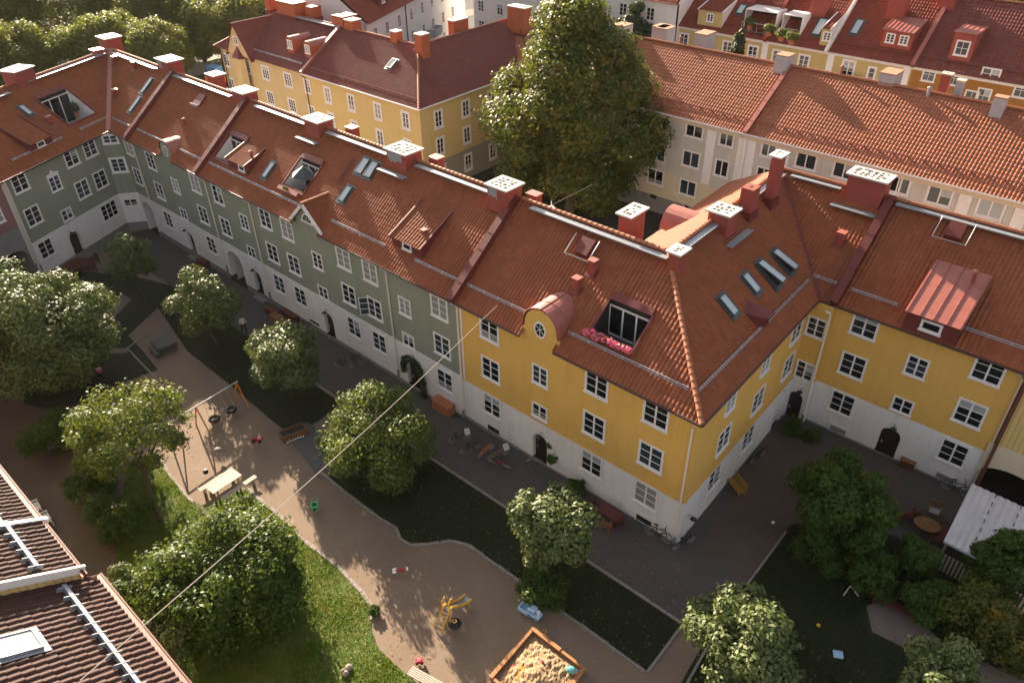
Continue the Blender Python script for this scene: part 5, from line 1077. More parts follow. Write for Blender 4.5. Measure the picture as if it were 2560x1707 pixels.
vg = MB().mat('trim'); plate(RB, XB[2]-.15, XB[2]+.15, -.2, VB, -.1, .4, vg); vg.build('verge', None, B2); firewall(RB, XB[3], 0, VB, B3, .3, .35, 'copper')
for h, x in ((B2, XB[1]+.1), (B3, XB[2]+.5), (B4, XB[3]-.5)): p = MB().mat('trim'); fbox(p, FB, xb(x)-.35, xb(x)+.35, 1, EBZ-.3, 0, .1); p.build('pilaster', None, h)
def bsk(h, q, w, l, o=(1660, 0)): u, v = RB.hit(*T(o, *q)); skylight(RB, u, v, w, l, h)
bsk(B1, (950, 125), .8, 1.3); bsk(B2, (1910, 340), .9, 2.2); bsk(B3, (310, 340), .8, 1.9, (2080, 0)); bsk(B1, (230, 35), .6, .7)
a = RB.hit(*T((1660, 0), 395, 320)); b = RB.hit(*T((1660, 0), 690, 370)); shed_dormer(RB, a[0], b[0], .7, 5.0, 1.7, B1, 'tile_back', side='trim', fmat='buff', winlist=[((b[0]-a[0])/2, .95, 'A')])
a = RB.hit(*T((1660, 0), 1870, 600)); shed_dormer(RB, a[0], XB[2]-.2, .7, 5.0, 1.7, B2, 'tile_back', side='trim', fmat='buff', winlist=[((XB[2]-.2-a[0])*.7, .95, 'A')])
a = RB.hit(*T((2080, 0), 590, 560)); b = RB.hit(*T((2080, 0), 960, 620)); shed_dormer(RB, a[0], b[0], 1.7, 5.6, 1.75, B3, 'copper', side='render', tiles_top=False, seams=7, winlist=[((b[0]-a[0])*.28, .95, 'A'), ((b[0]-a[0])*.72, .95, 'A')])
a = RB.hit(*T((2080, 0), 1430, 700)); b = RB.hit(*T((2080, 0), 1690, 750)); shed_dormer(RB, a[0], b[0], 1.5, 5.8, 2.6, B4, 'copper', side='render', tiles_top=False, seams=4, winlist=[((b[0]-a[0])*.5, 1.2, 'R')])
for o_, q, w_, h in (((1660, 0), (1855, 225), 1.9, B2), ((1660, 0), (1060, 60), 1.2, B1), ((2080, 0), (740, 265), 1.9, B3), ((2080, 0), (1375, 150), 1.5, B3)):
    p = RB.P(*RB.hit(*T(o_, *q))); chimney(p.x-w_/2, p.x+w_/2, p.y, p.y+1.3, p.z-1, RB.P(0, VB).z+1.6, h, 'render', 'cap', (0, 0), .05)
# roof terraces with plants: balconies on the back row
def balcony(fr, u, z, w, parent, d=1.2):
    mb = MB().mat('grey_metal'); fbox(mb, fr, u-w/2, u+w/2, z-.1, z, .02, d); fbox(mb, fr, u-w/2, u+w/2, z, z+.95, d-.04, d); fbox(mb, fr, u-w/2, u-w/2+.04, z, z+.95, .02, d); fbox(mb, fr, u+w/2-.04, u+w/2, z, z+.95, .02, d); mb.build('balcony', None, parent)
u, z = FB.hit(*T((2080, 0), 200, 900)); balcony(FB, u+.2, EBZ-2.9, 2.6, B3)
for q0, q1, h in (((1010, 290), (1290, 440), B1), ((1440, 400), (1600, 480), B2)):
    a = RB.hit(*T((1660, 0), *q0)); b = RB.hit(*T((1660, 0), *q1)); u0, u1 = a[0], b[0]+.3
    mb = MB().mat('stucco'); P0, P1 = RB.P(u0, .9, .02), RB.P(u1, .9, .02); H_ = Vector((0, 2.6, 0)); up = Vector((0, 0, 2.2))
    mb.mat('slab'); mb.box((u0, P0.y-.3, P0.z+.02), (u1, P0.y+2.8, P0.z+.1)); mb.mat('trim'); mb.box((u0-.08, P0.y+.3, P0.z), (u0, P0.y+2.8, P0.z+2.2)); mb.box((u1, P0.y+.3, P0.z), (u1+.08, P0.y+2.8, P0.z+2.2)); mb.box((u0, P0.y+.2, P0.z+2.2), (u1, P0.y+2.8, P0.z+2.3))
    mb.mat('glass'); mb.box((u0, P0.y+2.0, P0.z+.1), (u1, P0.y+2.05, P0.z+2.2)); mb.mat('rail'); mb.tube([(u0, P0.y-.3, P0.z+1.0), (u1, P0.y-.3, P0.z+1.0)], .03, 4)
    for k in range(5): mb.tube([(u0+(u1-u0)*k/4, P0.y-.3, P0.z), (u0+(u1-u0)*k/4, P0.y-.3, P0.z+1.0)], .02, 4)
    mb.build('roof_terrace', None, h)
# ---- white apartment blocks at the top
EZT = 13.0
def simple_block(pts, zb, ze, label, wallmat, rowz, us, ridge_h=4.5, kind='B', roofmat='tile_back', depth=11, group='white blocks at the top'):
    a, b = pts; fr = Frame(a, b); h = empty('apartment_block', (a[0], a[1], zb), label, 'apartment block', group)
    wall('wall', fr, 0, fr.L, zb, ze, wallmat, h); pr = math.atan(ridge_h/(depth/2)); du = fr.d; r = Roof(fr.P(0, ze, .4), du, -fr.n*math.cos(pr)+Vector((0, 0, math.sin(pr)))); v = (depth/2+.4)/math.cos(pr)
    tiles(r, [(0, 0), (fr.L, 0), (fr.L, v), (0, v)], roofmat, h, res=3, w=.33, c=.45); r2 = Roof(fr.P(fr.L, ze, -depth-.4), -du, fr.n*math.cos(pr)+Vector((0, 0, math.sin(pr)))); tiles(r2, [(0, 0), (fr.L, 0), (fr.L, v), (0, v)], roofmat, h, res=2, w=.33, c=.45)
    ew = MB().mat(wallmat)
    for u in (0, fr.L): ew.face([fr.P(u, zb, 0), fr.P(u, ze, 0), fr.P(u, ze+ridge_h, -depth/2), fr.P(u, ze, -depth), fr.P(u, zb, -depth)])
    ew.face([fr.P(0, zb, -depth), fr.P(fr.L, zb, -depth), fr.P(fr.L, ze, -depth), fr.P(0, ze, -depth)]); ew.build('side_wall', None, h)
    for z in rowz:
        for u in us: window(fr, u, z, kind, h)
    return h, fr, r
ta, tb_ = onz(*T((900, 0), 75, 300), EZT), onz(*T((900, 0), 640, 2), EZT); dt = (tb_-ta).normalized(); La = (tb_-ta).length
XT1, fT1, rT1 = simple_block((ta.xy, (ta+dt*34).xy), 1, EZT, 'white four storey block with a red dormered roof, at the top edge left of centre', 'stucco', (EZT-1.6, EZT-4.4, EZT-7.2, EZT-10), [2.2, 5.6, 9.3, 13.2, 17.0, 20.5, 24.5, 28.5], kind='T1')
pp = MB().mat('rustpipe'); pp.tube([fT1.P(11.3, 2, .1), fT1.P(11.3, EZT, .1)], .08, 5); pp.build('downpipe', None, XT1)
t2p = onz(*T((900, 0), 1160, 40), 9.0); tt = ta+dt*17.2
simple_block(((tt.x+.4, tt.y+9.5), (tt.x+34, tt.y+9.5)), 1, EZT+1.5, 'long white block with many windows at the top edge, left of the dark conifers', 'stucco', (EZT, EZT-2.7, EZT-5.4, EZT-8.1), [1.5, 5.2, 8.6, 11.8, 15.4, 18.6, 22, 26, 30], kind='B')
shed_dormer(rT1, 5.0, 7.6, 1.2, 5, 1.4, XT1, 'tile_back', side='sheet', winlist=[(1.3, .8, 'A')])
balcony(fT1, 19.5, EZT-5.6, 3.0, XT1)

# ---- brown roofed building at the bottom left, close below the camera
NB = empty('apartment_house', (-28, 0, 0), 'brown tiled building close to the viewer in the bottom left corner', 'apartment house', 'houses around the courtyard')
NZ = 9.0; pn = R_(30); cn, sn = math.cos(pn), math.sin(pn); YN = 2.72
def near_roof(x0, x1, dz, dy=0, hole=()):
    r = Roof((0, YN+dy, NZ+dz), (-1, 0, 0), (0, -cn, sn)); tiles(r, [(-x1, 0), (-x0, 0), (-x0, 7.5), (-x1, 7.5)], 'tile_near', NB, hole, w=.3, c=.42, amp=.045, step=.04, res=8); return r
r1 = near_roof(-34.0, -29.6, 0); r2 = near_roof(-29.6, -25.95, .55, .05); r3 = near_roof(-25.95, -8, -.35, .45)
rr_ = near_roof(-40, -34.0, 0)
mb = MB().mat('tile_back')
nw = MB().mat('buff'); nw.face([(-60, YN-.5, -.8), (-8, YN-.5, -.8), (-8, YN-.5, NZ-.1), (-60, YN-.5, NZ-.1)]); nw.build('wall', None, NB)
sp_ = MB().mat('cream_boards'); 
y_a, z_a = YN+.3, NZ+.4; y_b = YN-6.0
sp_.face([(-25.93, YN, NZ-.4), (-25.93, YN-7, NZ-.4+7*math.tan(pn)-.1), (-25.93, YN-7, NZ+.55+7*math.tan(pn)), (-25.93, YN, NZ+.55)], [(YN, 0), (YN-7, 4), (YN-7, 5), (YN, 1)]); sp_.build('step_wall', None, NB)
vg = MB().mat('trim'); plate(r2, 25.86, 25.98, -.25, 7.5, -.24, .1, vg); plate(r2, 29.5, 29.72, -.25, 7.5, -.1, .14, vg); vg.build('verge', None, NB)
gt = MB().mat('copper'); 
for a, b, y, z in ((-40, -25.95, YN+.12, NZ-.05), (-25.95, -8, YN+.55, NZ-.4)): gt.box((a, y-.08, z-.08), (b, y+.08, z+.04)); 
gt.mat('rustpipe'); gt.box((-40, YN+.22, NZ-.15), (-25.95, YN+.27, NZ+.02)); gt.box((-25.95, YN+.65, NZ-.5), (-8, YN+.7, NZ-.33)); gt.tube([(-25.8, YN+.1, NZ+.5), (-25.75, YN+.15, NZ+.1), (-25.6, YN+.4, NZ-.2)], .06, 6); gt.build('gutter', None, NB)
for r, a, b in ((r1, 29.8, 33.9), (r2, 26.3, 29.4), (r3, 8, 25.6), (rr_, 34.2, 40)):
    z_ = MB().mat('zinc'); plate(r, a, b, 1.42, 1.46, .06, .24, z_); plate(r, a, b, 1.3, 1.42, .2, .22, z_)
    k = a
    while k < b: plate(r, k, k+.03, 1.15, 1.7, .03, .24, z_); k += .6
    z_.build('snow_guard', None, NB)
u, v = r3.hit(*T((0, 1137), 110, 1310, 2.735)); skylight(r3, u, v, 1.1, 1.35, NB, frame='zinc', glass='blind')

# ================================================================== trees and plants
def leaf_mesh(name, blobs, n, size, mat, seed=0, lump=.18, flat=.0, core=.72, up=0.25):
    """many leaf-sized faces spread through a set of ellipsoid clumps (cx,cy,cz,rx,ry,rz)"""
    rng = np.random.RandomState(seed); B = np.array(blobs, float)
    w = (B[:, 3]*B[:, 4]+B[:, 5]*B[:, 3]+B[:, 4]*B[:, 5]); w /= w.sum()
    k = rng.choice(len(B), n, p=w); d = rng.normal(size=(n, 3)); d /= np.linalg.norm(d, axis=1)[:, None]
    r = 1-np.abs(rng.normal(0, 1-core, n)); r = np.clip(r, .1, 1.06)
    # lumpy outline
    ang = d*3.1+B[k, :3]*1.7; lum = np.sin(ang[:, 0]*2.3+1)*np.sin(ang[:, 1]*2.9+2)*np.sin(ang[:, 2]*2.1)+.6*np.sin(ang[:, 0]*5.3)*np.sin(ang[:, 1]*6.1+1)*np.cos(ang[:, 2]*5.7)
    r = r*(1+lump*lum); c = B[k, :3]+d*B[k, 3:6]*r[:, None]
    nrm = d+rng.normal(0, .5, (n, 3)); nrm[:, 2] += up; nrm /= np.linalg.norm(nrm, axis=1)[:, None]
    a = np.cross(nrm, rng.normal(size=(n, 3))); a /= np.linalg.norm(a, axis=1)[:, None]; b = np.cross(nrm, a)
    s = size*rng.uniform(.55, 1.25, n)[:, None]
    P = np.stack([c-a*s*.6, c+b*s*.34+nrm*s*.08, c+a*s*.6, c-b*s*.34+nrm*s*.08], 1).reshape(-1, 3)
    me = bpy.data.meshes.new(name); me.vertices.add(4*n); me.vertices.foreach_set('co', P.astype(np.float32).ravel())
    me.loops.add(4*n); me.loops.foreach_set('vertex_index', np.arange(4*n, dtype=np.int32)); me.polygons.add(n)
    me.polygons.foreach_set('loop_start', np.arange(0, 4*n, 4, dtype=np.int32)); me.polygons.foreach_set('loop_total', np.full(n, 4, dtype=np.int32))
    me.materials.append(mat); me.update(calc_edges=True); return me
def crown_blobs(cx, cy, cz, rx, rz, nb, br, seed, squash=1.0, top=1.0, core=.78):
    rng = random.Random(seed); out = [(cx, cy, cz-rz*(1-top)*.3, rx*core, rx*core, rz*core*(.75+.25*top))]
    for i in range(nb):
        t = rng.uniform(0, 2*math.pi); h = rng.uniform(-.85, .95); q = math.sqrt(max(0, 1-h*h))*(1 if h < 0 else (1-h*(1-top)))*rng.uniform(.85, 1.08)
        s = br*rng.uniform(.5, 1.35); out.append((cx+rx*.84*q*math.cos(t), cy+rx*.84*q*math.sin(t), cz+rz*.86*h, s, s, s*.8*squash))
    return out
TREES = {}
def tree(name, base, zc, rx, rz, n, size, mat, label, cat='tree', group=None, nb=26, br=.35, seed=1, lump=.18, core=.72, trunk=.16, lean=(0, 0), top=1.0, up=.25, limbs=6, extra=()):
    x, y, z = base; o = empty(name, (x, y, z), label, cat, group); cx, cy = x+lean[0], y+lean[1]
    bl = crown_blobs(cx, cy, zc, rx, rz, nb, rx*br, seed, top=top)+list(extra)
    if trunk:
        t = MB().mat('bark'); m = Vector((cx, cy, zc-rz*.35)); b0 = Vector((x, y, z-.1)); k = 6
        pts = [b0.lerp(m, i/k)+Vector((.08*math.sin(i*2.1+seed), .08*math.cos(i*1.7+seed), 0))*(i > 0) for i in range(k+1)]; t.tube(pts, [trunk*(1.25 if i == 0 else 1-.5*i/k) for i in range(k+1)], 8)
        rg = random.Random(seed*3+1)
        for i in range(limbs):
            a = 2*math.pi*i/limbs+rg.uniform(-.4, .4); st = pts[3].lerp(pts[6], rg.random()); e = Vector((cx+rx*.7*math.cos(a), cy+rx*.7*math.sin(a), zc+rz*rg.uniform(-.2, .6))); mid = st.lerp(e, .5)+Vector((0, 0, -.1*rz))
            t.tube([st, mid, e], [trunk*.5, trunk*.32, trunk*.1], 6)
        t.build('trunk', None, o)
    c = bpy.data.objects.new('crown', leaf_mesh('crown', bl, n, size, mat, seed, lump, core=core, up=up)); col.objects.link(c); setpar(c, o); return o
def tree_at(name, base_px, cen_px, zc, rpx, rz_f, n, size, mat, label, **k):
    """crown centre seen at cen_px and height zc; radius from its width in the photo"""
    C_ = onz(*cen_px, zc); d = (C_-CAM).dot(CF); rx = rpx*d/FL
    b = gp(*base_px) if base_px else Vector((C_.x, C_.y, gz(C_.x, C_.y)))
    return tree(name, (b.x, b.y, gz(b.x, b.y)), zc, rx, rx*rz_f, n, size, mat, label, lean=(C_.x-b.x, C_.y-b.y), **k)
LG = 'clipped lindens along the grass strip'
tree_at('linden_tree', None, (322, 645), 3.6, 60, 1.05, 8000, .2, L_['linden'], 'smallest round linden, standing alone in the far left of the courtyard', group=LG, seed=11, nb=20)
tree_at('linden_tree', None, (509, 760), 3.3, 80, 1.08, 11000, .21, L_['linden'], 'round linden on the grass strip, second nearest to the green corner', group=LG, seed=12)
tree_at('linden_tree', None, (708, 892), 3.2, 86, 1.05, 12000, .21, L_['linden'], 'round linden on the grass strip beside the swing set', group=LG, seed=13)
tree_at('linden_tree', None, (1372, 1320), 3.7, 104, 1.12, 14000, .21, L_['linden'], 'round linden on the grass strip in front of the yellow corner', group=LG, seed=14)
tree_at('linden_tree', None, (1878, 1600), 3.9, 140, 1.0, 17000, .21, L_['linden'], 'largest round linden, on the right lawn at the bottom edge', group=LG, seed=15)
tree_at('linden_tree', None, (2360, 1730), 4.2, 125, .95, 16000, .17, L_['linden'], 'round pale linden cut off by the bottom edge near the right corner', group=LG, seed=16)
tree_at('apple_tree', (1000, 1200), (948, 1085), 2.8, 142, .85, 19000, .19, L_['apple'], 'loose spreading apple tree on the grass strip, behind the long cable', seed=17, nb=40, br=.26, lump=.35, core=.6)
tree_at('chestnut_tree', None, (110, 835), 4.2, 160, .95, 42000, .22, L_['linden'], 'big dense tree with glittering leaves at the left edge', seed=18, nb=50, br=.3, trunk=.3)
tree_at('chestnut_tree', None, (-20, 760), 4.8, 110, .95, 20000, .22, L_['linden'], 'dense tree cut off by the left edge, behind the big glittering one', seed=19, nb=30, br=.3, trunk=.3)
tree_at('rowan_tree', (405, 1305), (318, 1075), 3.7, 152, .66, 14000, .19, L_['apple'], 'airy tree with a bare leaning trunk on the small sunlit lawn by the swings', seed=20, nb=55, br=.22, lump=.4, core=.5, trunk=.15, limbs=9)
tree_at('broadleaf_tree', None, (560, 1445), 2.7, 195, .72, 52000, .19, L_['lush'], 'broad bushy tree in the bottom left, crossed by the cable', seed=21, nb=60, br=.27, lump=.35, core=.6)
tree_at('broadleaf_tree', None, (2108, 1255), 3.4, 120, .95, 24000, .19, L_['lush'], 'dark leafy tree in the shade before the yellow house with the metal dormer', seed=22, nb=34, br=.3)
tree_at('big_maple', (1420, 545), (1440, 268), 11.0, 222, 1.3, 95000, .32, L_['maple'], 'huge maple with yellowing leaves in the back yard, taller than the roofs', seed=23, nb=110, br=.24, lump=.3, core=.6, trunk=.5, top=.35, limbs=10)
def bush(px, z, rpx, f, n, size, mat, label, seed, cat='shrub', name='shrub', group=None, lump=.3, nb=14):
    C_ = onz(*px, z); d = (C_-CAM).dot(CF); rx = rpx*d/FL; g = gz(C_.x, C_.y)
    o = empty(name, (C_.x, C_.y, g), label, cat, group); bl = crown_blobs(C_.x, C_.y, max(z, g+rx*f*.9), rx, rx*f, nb, rx*.35, seed)
    c = bpy.data.objects.new('foliage', leaf_mesh('foliage', bl, n, size, mat, seed, lump)); col.objects.link(c); setpar(c, o)
    t = MB().mat('bark')
    for i in range(4): a = i*1.6+seed; t.tube([(C_.x, C_.y, g-.05), (C_.x+rx*.4*math.cos(a), C_.y+rx*.4*math.sin(a), g+rx*f)], [.04, .02], 5)
    t.build('stem', None, o); return o
for i, (px, z, r, f, n, sz, mt, lb) in enumerate((
    ((300, 1470), 3.2, 62, .9, 9000, .14, 'linden', 'pale silvery shrub beside the brown tiled roof'), ((395, 1590), 3.0, 80, .8, 9000, .15, 'linden', 'pale shrub below the silvery one, against the brown roof edge'),
    ((230, 1190), .9, 70, .7, 7000, .15, 'lush', 'dark shrub left of the leaning tree trunk'), ((290, 1290), .9, 75, .7, 8000, .15, 'lush', 'dark shrub between the brown path and the small sunlit lawn'), ((215, 1245), .8, 28, .8, 2500, .13, 'linden', 'small pale shrub lit by the sun beside the brown path'),
    ((130, 1080), .9, 70, .6, 6000, .16, 'lush', 'dark shrub in the shade below the big glittering tree'), ((590, 1268), .4, 36, .9, 3000, .14, 'lush', 'leafy shrub growing at the picnic table'),
    ((2190, 1440), 1.3, 62, 1.0, 8000, .15, 'lush', 'dark rounded shrub on the right lawn, nearest to the bent white pipe'), ((2290, 1400), 1.6, 62, 1.0, 8000, .15, 'lush', 'dark shrub between the brown garden table and the shed'), ((2330, 1500), 1.4, 60, 1.0, 8000, .15, 'lush', 'dark shrub behind the wooden bench on the right lawn'),
    ((2450, 1535), 1.5, 95, .8, 12000, .16, 'maple', 'yellow-green shrub below the white shed'), ((2540, 1620), 1.5, 85, .9, 9000, .16, 'maple', 'yellow-green shrub at the right edge above the pale path'), ((1395, 1130), .9, 34, 1.6, 3500, .15, 'lush', 'bushy climber right of the black door of the yellow house'),
    ((1440, 1215), .6, 24, 1.1, 1500, .13, 'lush', 'small shrub against the white wall of the yellow corner house'), ((1985, 1070), .4, 26, .9, 1500, .13, 'lush', 'potted shrub by the black door in the inner corner'), ((2030, 1090), .4, 22, .9, 1200, .13, 'lush', 'potted shrub below the wall hatch of the right yellow house'),
    ((935, 1525), .1, 16, .6, 900, .1, 'lush', 'tuft of weeds on the kerb of the sunlit lawn'), ((1360, 1470), .6, 60, .5, 4000, .14, 'lush', 'low dark shrub at the foot of the linden by the yellow corner'), ((2060, 1370), .8, 70, .6, 6000, .16, 'lush', 'low dark shrub at the foot of the dark leafy tree'))):
    bush(px, z, r, f, n, sz, L_[mt], lb, 40+i)
cn_ = onz(2515, 1400, 3.0); tree('spruce_tree', (cn_.x, cn_.y, 0), 2.6, 1.5, 3.0, 16000, .17, L_['lush'], 'dark pointed tree at the right edge in front of the shed', seed=60, nb=34, br=.32, top=.35)
for i, (px, r, h, lb) in enumerate((((1445, 40), 50, 1.7, 'dark conifer left of the big maple top'), ((1590, 60), 55, 1.6, 'dark conifer right of the big maple top'), ((1640, 40), 45, 1.7, 'dark conifer behind the grey chimneys'))):
    C_ = onz(*px, 12); d = (C_-CAM).dot(CF); rx = r*d/FL; tree('conifer_tree', (C_.x, C_.y, 1.2), 10.5, rx, rx*h, 16000, .34, L_['conifer'], lb, seed=70+i, nb=36, top=.5, group='dark conifers behind the houses', br=.3, trunk=.3)
cf = onz(1848, 110, 15.2); tree('conifer_tree', (cf.x, cf.y, 13.6), 15.2, .75, 1.6, 2500, .2, L_['conifer'], 'small potted conifer on the terrace beside a grey chimney', seed=75, nb=16, top=.4, trunk=.08)
for i, (px, z, r, lb) in enumerate((((20, 150), 6, 130, 'leafy park tree at the top left edge'), ((150, 40), 7, 150, 'dark leafy park tree in the top left, behind the first'), ((260, 120), 6, 125, 'broad park tree above the chimney at the roof bend'), ((385, 130), 6, 105, 'rounded golden green park tree above the corner roof'), ((330, 30), 7, 130, 'tall park tree at the top edge left of the street'), ((560, 60), 7, 120, 'park tree right of the street, at the top edge'), ((680, 10), 8, 110, 'dark park tree behind the cream house'), ((500, 100), 5, 60, 'smaller park tree beside the sunlit park lawn'), ((80, 250), 5, 75, 'park tree behind the leftmost chimney'), ((-20, 50), 8, 140, 'park tree cut off by the top left corner'), ((440, 10), 9, 100, 'park tree at the top edge beside the lamp of the street'), ((620, 60), 7, 100, 'park tree between the street and the cream house'))):
    C_ = onz(*px, z); d = (C_-CAM).dot(CF); rx = r*d/FL*.85
    tree('park_tree', (C_.x, C_.y, gz(C_.x, C_.y)), z, rx, rx*.8, 42000, .34, L_['park'], lb, seed=80+i, nb=60, br=.28, group='park trees behind the roofs', lump=.3, trunk=.4, core=.65)
C_ = onz(2525, 20, 12); tree('broadleaf_tree', (C_.x, C_.y, 2), 12, 7, 5, 18000, .5, L_['park'], 'bright green tree in the top right corner above the rust brown house', seed=95, nb=40, br=.3)
C_ = onz(2300, -60, 8)
for i in range(7):
    x = -110+i*26; y = 150+10*math.sin(i*2.3); tree('park_tree', (x, y, 2), 9, 9, 8, 12000, .7, L_['park'], 'far tree', seed=110+i, nb=30, br=.3, group='far trees beyond the top of the photo', trunk=.4)['label'] = 'far tree beyond the top edge, '+('1st', '2nd', '3rd', '4th', '5th', '6th', '7th')[i]+' from the left among the far trees'
# lawn flower: pink flower box
fb = empty('flower_box', tuple(Rm.P((t3u0+t3u1)/2, t3v0, .2)), 'long box of pink flowers along the edge of the yellow house roof terrace', 'flower box')
b = MB().mat('sheet'); plate(Rm, t3u0-.1, t3u1+.1, t3v0-.35, t3v0-.1, .1, .35, b); b.build('box', None, fb)
bl = [(*Rm.P(t3u0+(t3u1-t3u0)*k/9, t3v0-.2+random.uniform(-.1, .1), .45), .28, .2, .2) for k in range(10)]
for nm, n, sz, mt in (('petals', 1500, .12, M['petal']), ('leaves', 500, .12, L_['lush'])): c = bpy.data.objects.new(nm, leaf_mesh(nm, bl, n, sz, mt, 5)); col.objects.link(c); setpar(c, fb)

# ================================================================== things in the courtyard
def local(name, mb, mat=None, parent=None): return mb.build(name, mat, parent)
def put(name, px, label, cat, rz=0, group=None, dz=0, world=None):
    p = gp(*px) if world is None else Vector(world); o = empty(name, (p.x, p.y, p.z+dz), label, cat, group); o.rotation_euler = (0, 0, rz); return o
def attach(mb, name, parent):
    """mesh built in the thing's own coordinates"""
    o = bpy.data.objects.new(name, mb.mesh(name)); col.objects.link(o); o.parent = parent; return o
def ax(a, b):
    a, b = gp(*a), gp(*b); return math.atan2(b.y-a.y, b.x-a.x)
# swing set
S1, S2 = gp(619, 1018), gp(509, 1086)
hb_ = 1.95
sa, sb = onz(590, 955, gz(-44)+hb_), onz(489, 1017, gz(-44)+hb_); dd = (sb-sa).normalized(); se = sb+dd*(sb-sa).length*.62
sw = empty('swing_set', (sb.x, sb.y, gz(sb.x)), 'swing frame with orange legs and a long steel beam on the gravel', 'swing set')
bm_ = MB().mat('steel'); bm_.tube([sa-dd*.15, se], .045, 8); bm_.build('beam', None, sw)
nn_ = Vector((-dd.y, dd.x, 0))
for p in (sa, sb, se):
    for s in (-1, 1):
        l = MB().mat('orange'); q = p+nn_*s*.75; l.tube([p, Vector((q.x, q.y, gz(q.x)))], .05, 7); l.build('leg', None, sw)
tyre_spots = ((578, 1024), (536, 1047))
for i, px in enumerate(tyre_spots):
    c = onz(*px, gz(-43)+.45); o = empty('tyre_swing', tuple(c), ('black tyre hanging from the beam, farther from the orange middle legs', 'black tyre hanging from the beam, next to the orange middle legs')[i], 'tyre swing', 'tyre swings'); m = MB().mat('rubber'); m.tube([c+Vector((.3*math.cos(t), .3*math.sin(t), 0)) for t in [2*math.pi*k/14 for k in range(14)]], .11, 8, closed=True); m.build('tyre', None, o)
    tb = (c-sa).dot(dd); top = sa+dd*tb; ch = MB().mat('steel')
    for s in (-1, 1): ch.tube([top+dd*.25*s, c+dd*.3*s], .012, 4)
    ch.build('chain', None, o)
# picnic table with two benches
def plank_bench(px, rz, L, W, h, label, group=None, name='bench', mat='wood', cat='bench', back=False, n=4, world=None):
    o = put(name, px, label, cat, rz, group, world=world); m = MB().mat(mat); w = W/n
    for i in range(n): m.box((-L/2, -W/2+i*w+.015, h-.045), (L/2, -W/2+(i+1)*w-.015, h))
    attach(m, 'seat', o)
    for sx in (-1, 1):
        for sy in (-1, 1): l = MB().mat(mat); l.box((sx*L*.38-.04, sy*W*.36-.04, 0), (sx*L*.38+.04, sy*W*.36+.04, h-.045)); attach(l, 'leg', o)
    if back:
        m = MB().mat(mat)
        for i in range(3): m.box((-L/2, W/2-.04, h+.12+i*.14), (L/2, W/2, h+.22+i*.14))
        m.box((-L*.4, W/2, h*.6), (-L*.36, W/2+.04, h+.5)); m.box((L*.36, W/2, h*.6), (L*.4, W/2+.04, h+.5)); attach(m, 'backrest', o)
    return o
rzp = ax((505, 1225), (575, 1180))
tb = onz(560, 1203, gz(-36)+.72)
o = put('picnic_table', None, 'pale wooden picnic table on the gravel between its two benches', 'table', rzp, world=(tb.x, tb.y, gz(tb.x)))
m = MB().mat('wood')
for i in range(5): m.box((-1.0, -.4+i*.16+.01, .68), (1.0, -.4+(i+1)*.16-.01, .72))
attach(m, 'tabletop', o)
for sx in (-1, 1):
    l = MB().mat('wood'); l.box((sx*.7-.05, -.35, 0), (sx*.7+.05, -.25, .68)); l.box((sx*.7-.05, .25, 0), (sx*.7+.05, .35, .68)); attach(l, 'leg', o)
for (px, lb) in (((541, 1197), 'pale slatted bench on the swing side of the picnic table'), ((598, 1217), 'pale slatted bench on the gravel path side of the picnic table')):
    q = onz(*px, gz(-36)+.45); plank_bench(None, rzp, 2.4, .34, .45, lb, 'picnic benches', world=(q.x, q.y, gz(q.x)), n=3)
q = onz(1068, 1698, .4); plank_bench(None, ax((1045, 1690), (1100, 1720))+0.0, 2.0, .5, .42, 'pale slatted bench on the gravel at the bottom edge, left of the sandbox', world=(q.x, q.y, 0), n=5)
# slide
def pz(px, py, z): return onz(px, py, z)
o = empty('slide', tuple(gp(1120, 1560)), 'amber playground slide with a ladder and a steel chute', 'slide')
topz = 1.25
tl, tr = pz(*T((1040, 1387), 325, 650), topz), pz(*T((1040, 1387), 410, 680), topz)
fl_, fr2_ = pz(*T((1040, 1387), 225, 880), .0), pz(*T((1040, 1387), 312, 945), .0)
for nm, a, b in (('ladder_rail', tl, fl_), ('ladder_rail', tr, fr2_)): m = MB().mat('amberp'); m.tube([b, a, a+Vector((0, 0, .55)), a+(a-b).normalized()*.35+Vector((0, 0, .5))], .045, 7); m.build(nm, None, o)
m = MB().mat('steel')
for i in range(1, 6): t = i/6; a = fl_.lerp(tl, t); b = fr2_.lerp(tr, t); m.tube([a, b], .03, 5)
m.build('rungs', None, o)
e1, e2 = pz(*T((1040, 1387), 600, 490), .32), pz(*T((1040, 1387), 680, 545), .32); m = MB().mat('zinc'); sides = []
cl, cr = [], []
for t, z in ((0, topz), (.12, topz), (.4, .85), (.72, .42), (.88, .32), (1, .32)):
    a = tl.lerp(e1, t); b = tr.lerp(e2, t); a.z = z; b.z = z; cl.append(a); cr.append(b)
for i in range(5): m.face([cl[i], cl[i+1], cr[i+1], cr[i]])
m.build('chute', None, o)
for c_l in (cl, cr): m = MB().mat('amberp'); m.tube([p+Vector((0, 0, .06)) for p in c_l], .06, 7); m.build('chute_side', None, o)
m = MB().mat('amberp')
for p in (cl[4], cr[4]): m.tube([p, (p.x, p.y, -.05)], .035, 6)
for p in (tl, tr): m.tube([p, (p.x, p.y, -.05)], .035, 6)
m.build('posts', None, o)
c = onz(*T((1040, 1387), 475, 840), .25); o = empty('spring_rocker', tuple(c), 'dark disc rocker with a yellow handle beside the slide ladder', 'rocker'); m = MB().mat('rubber'); m.ball(c, (.35, .35, .18), 12, 6); m.build('body', None, o); m = MB().mat('amberp'); m.tube([c+Vector((.1*math.cos(k), .1*math.sin(k), .22)) for k in np.linspace(0, 6, 9)], .025, 5); m.build('handle', None, o)
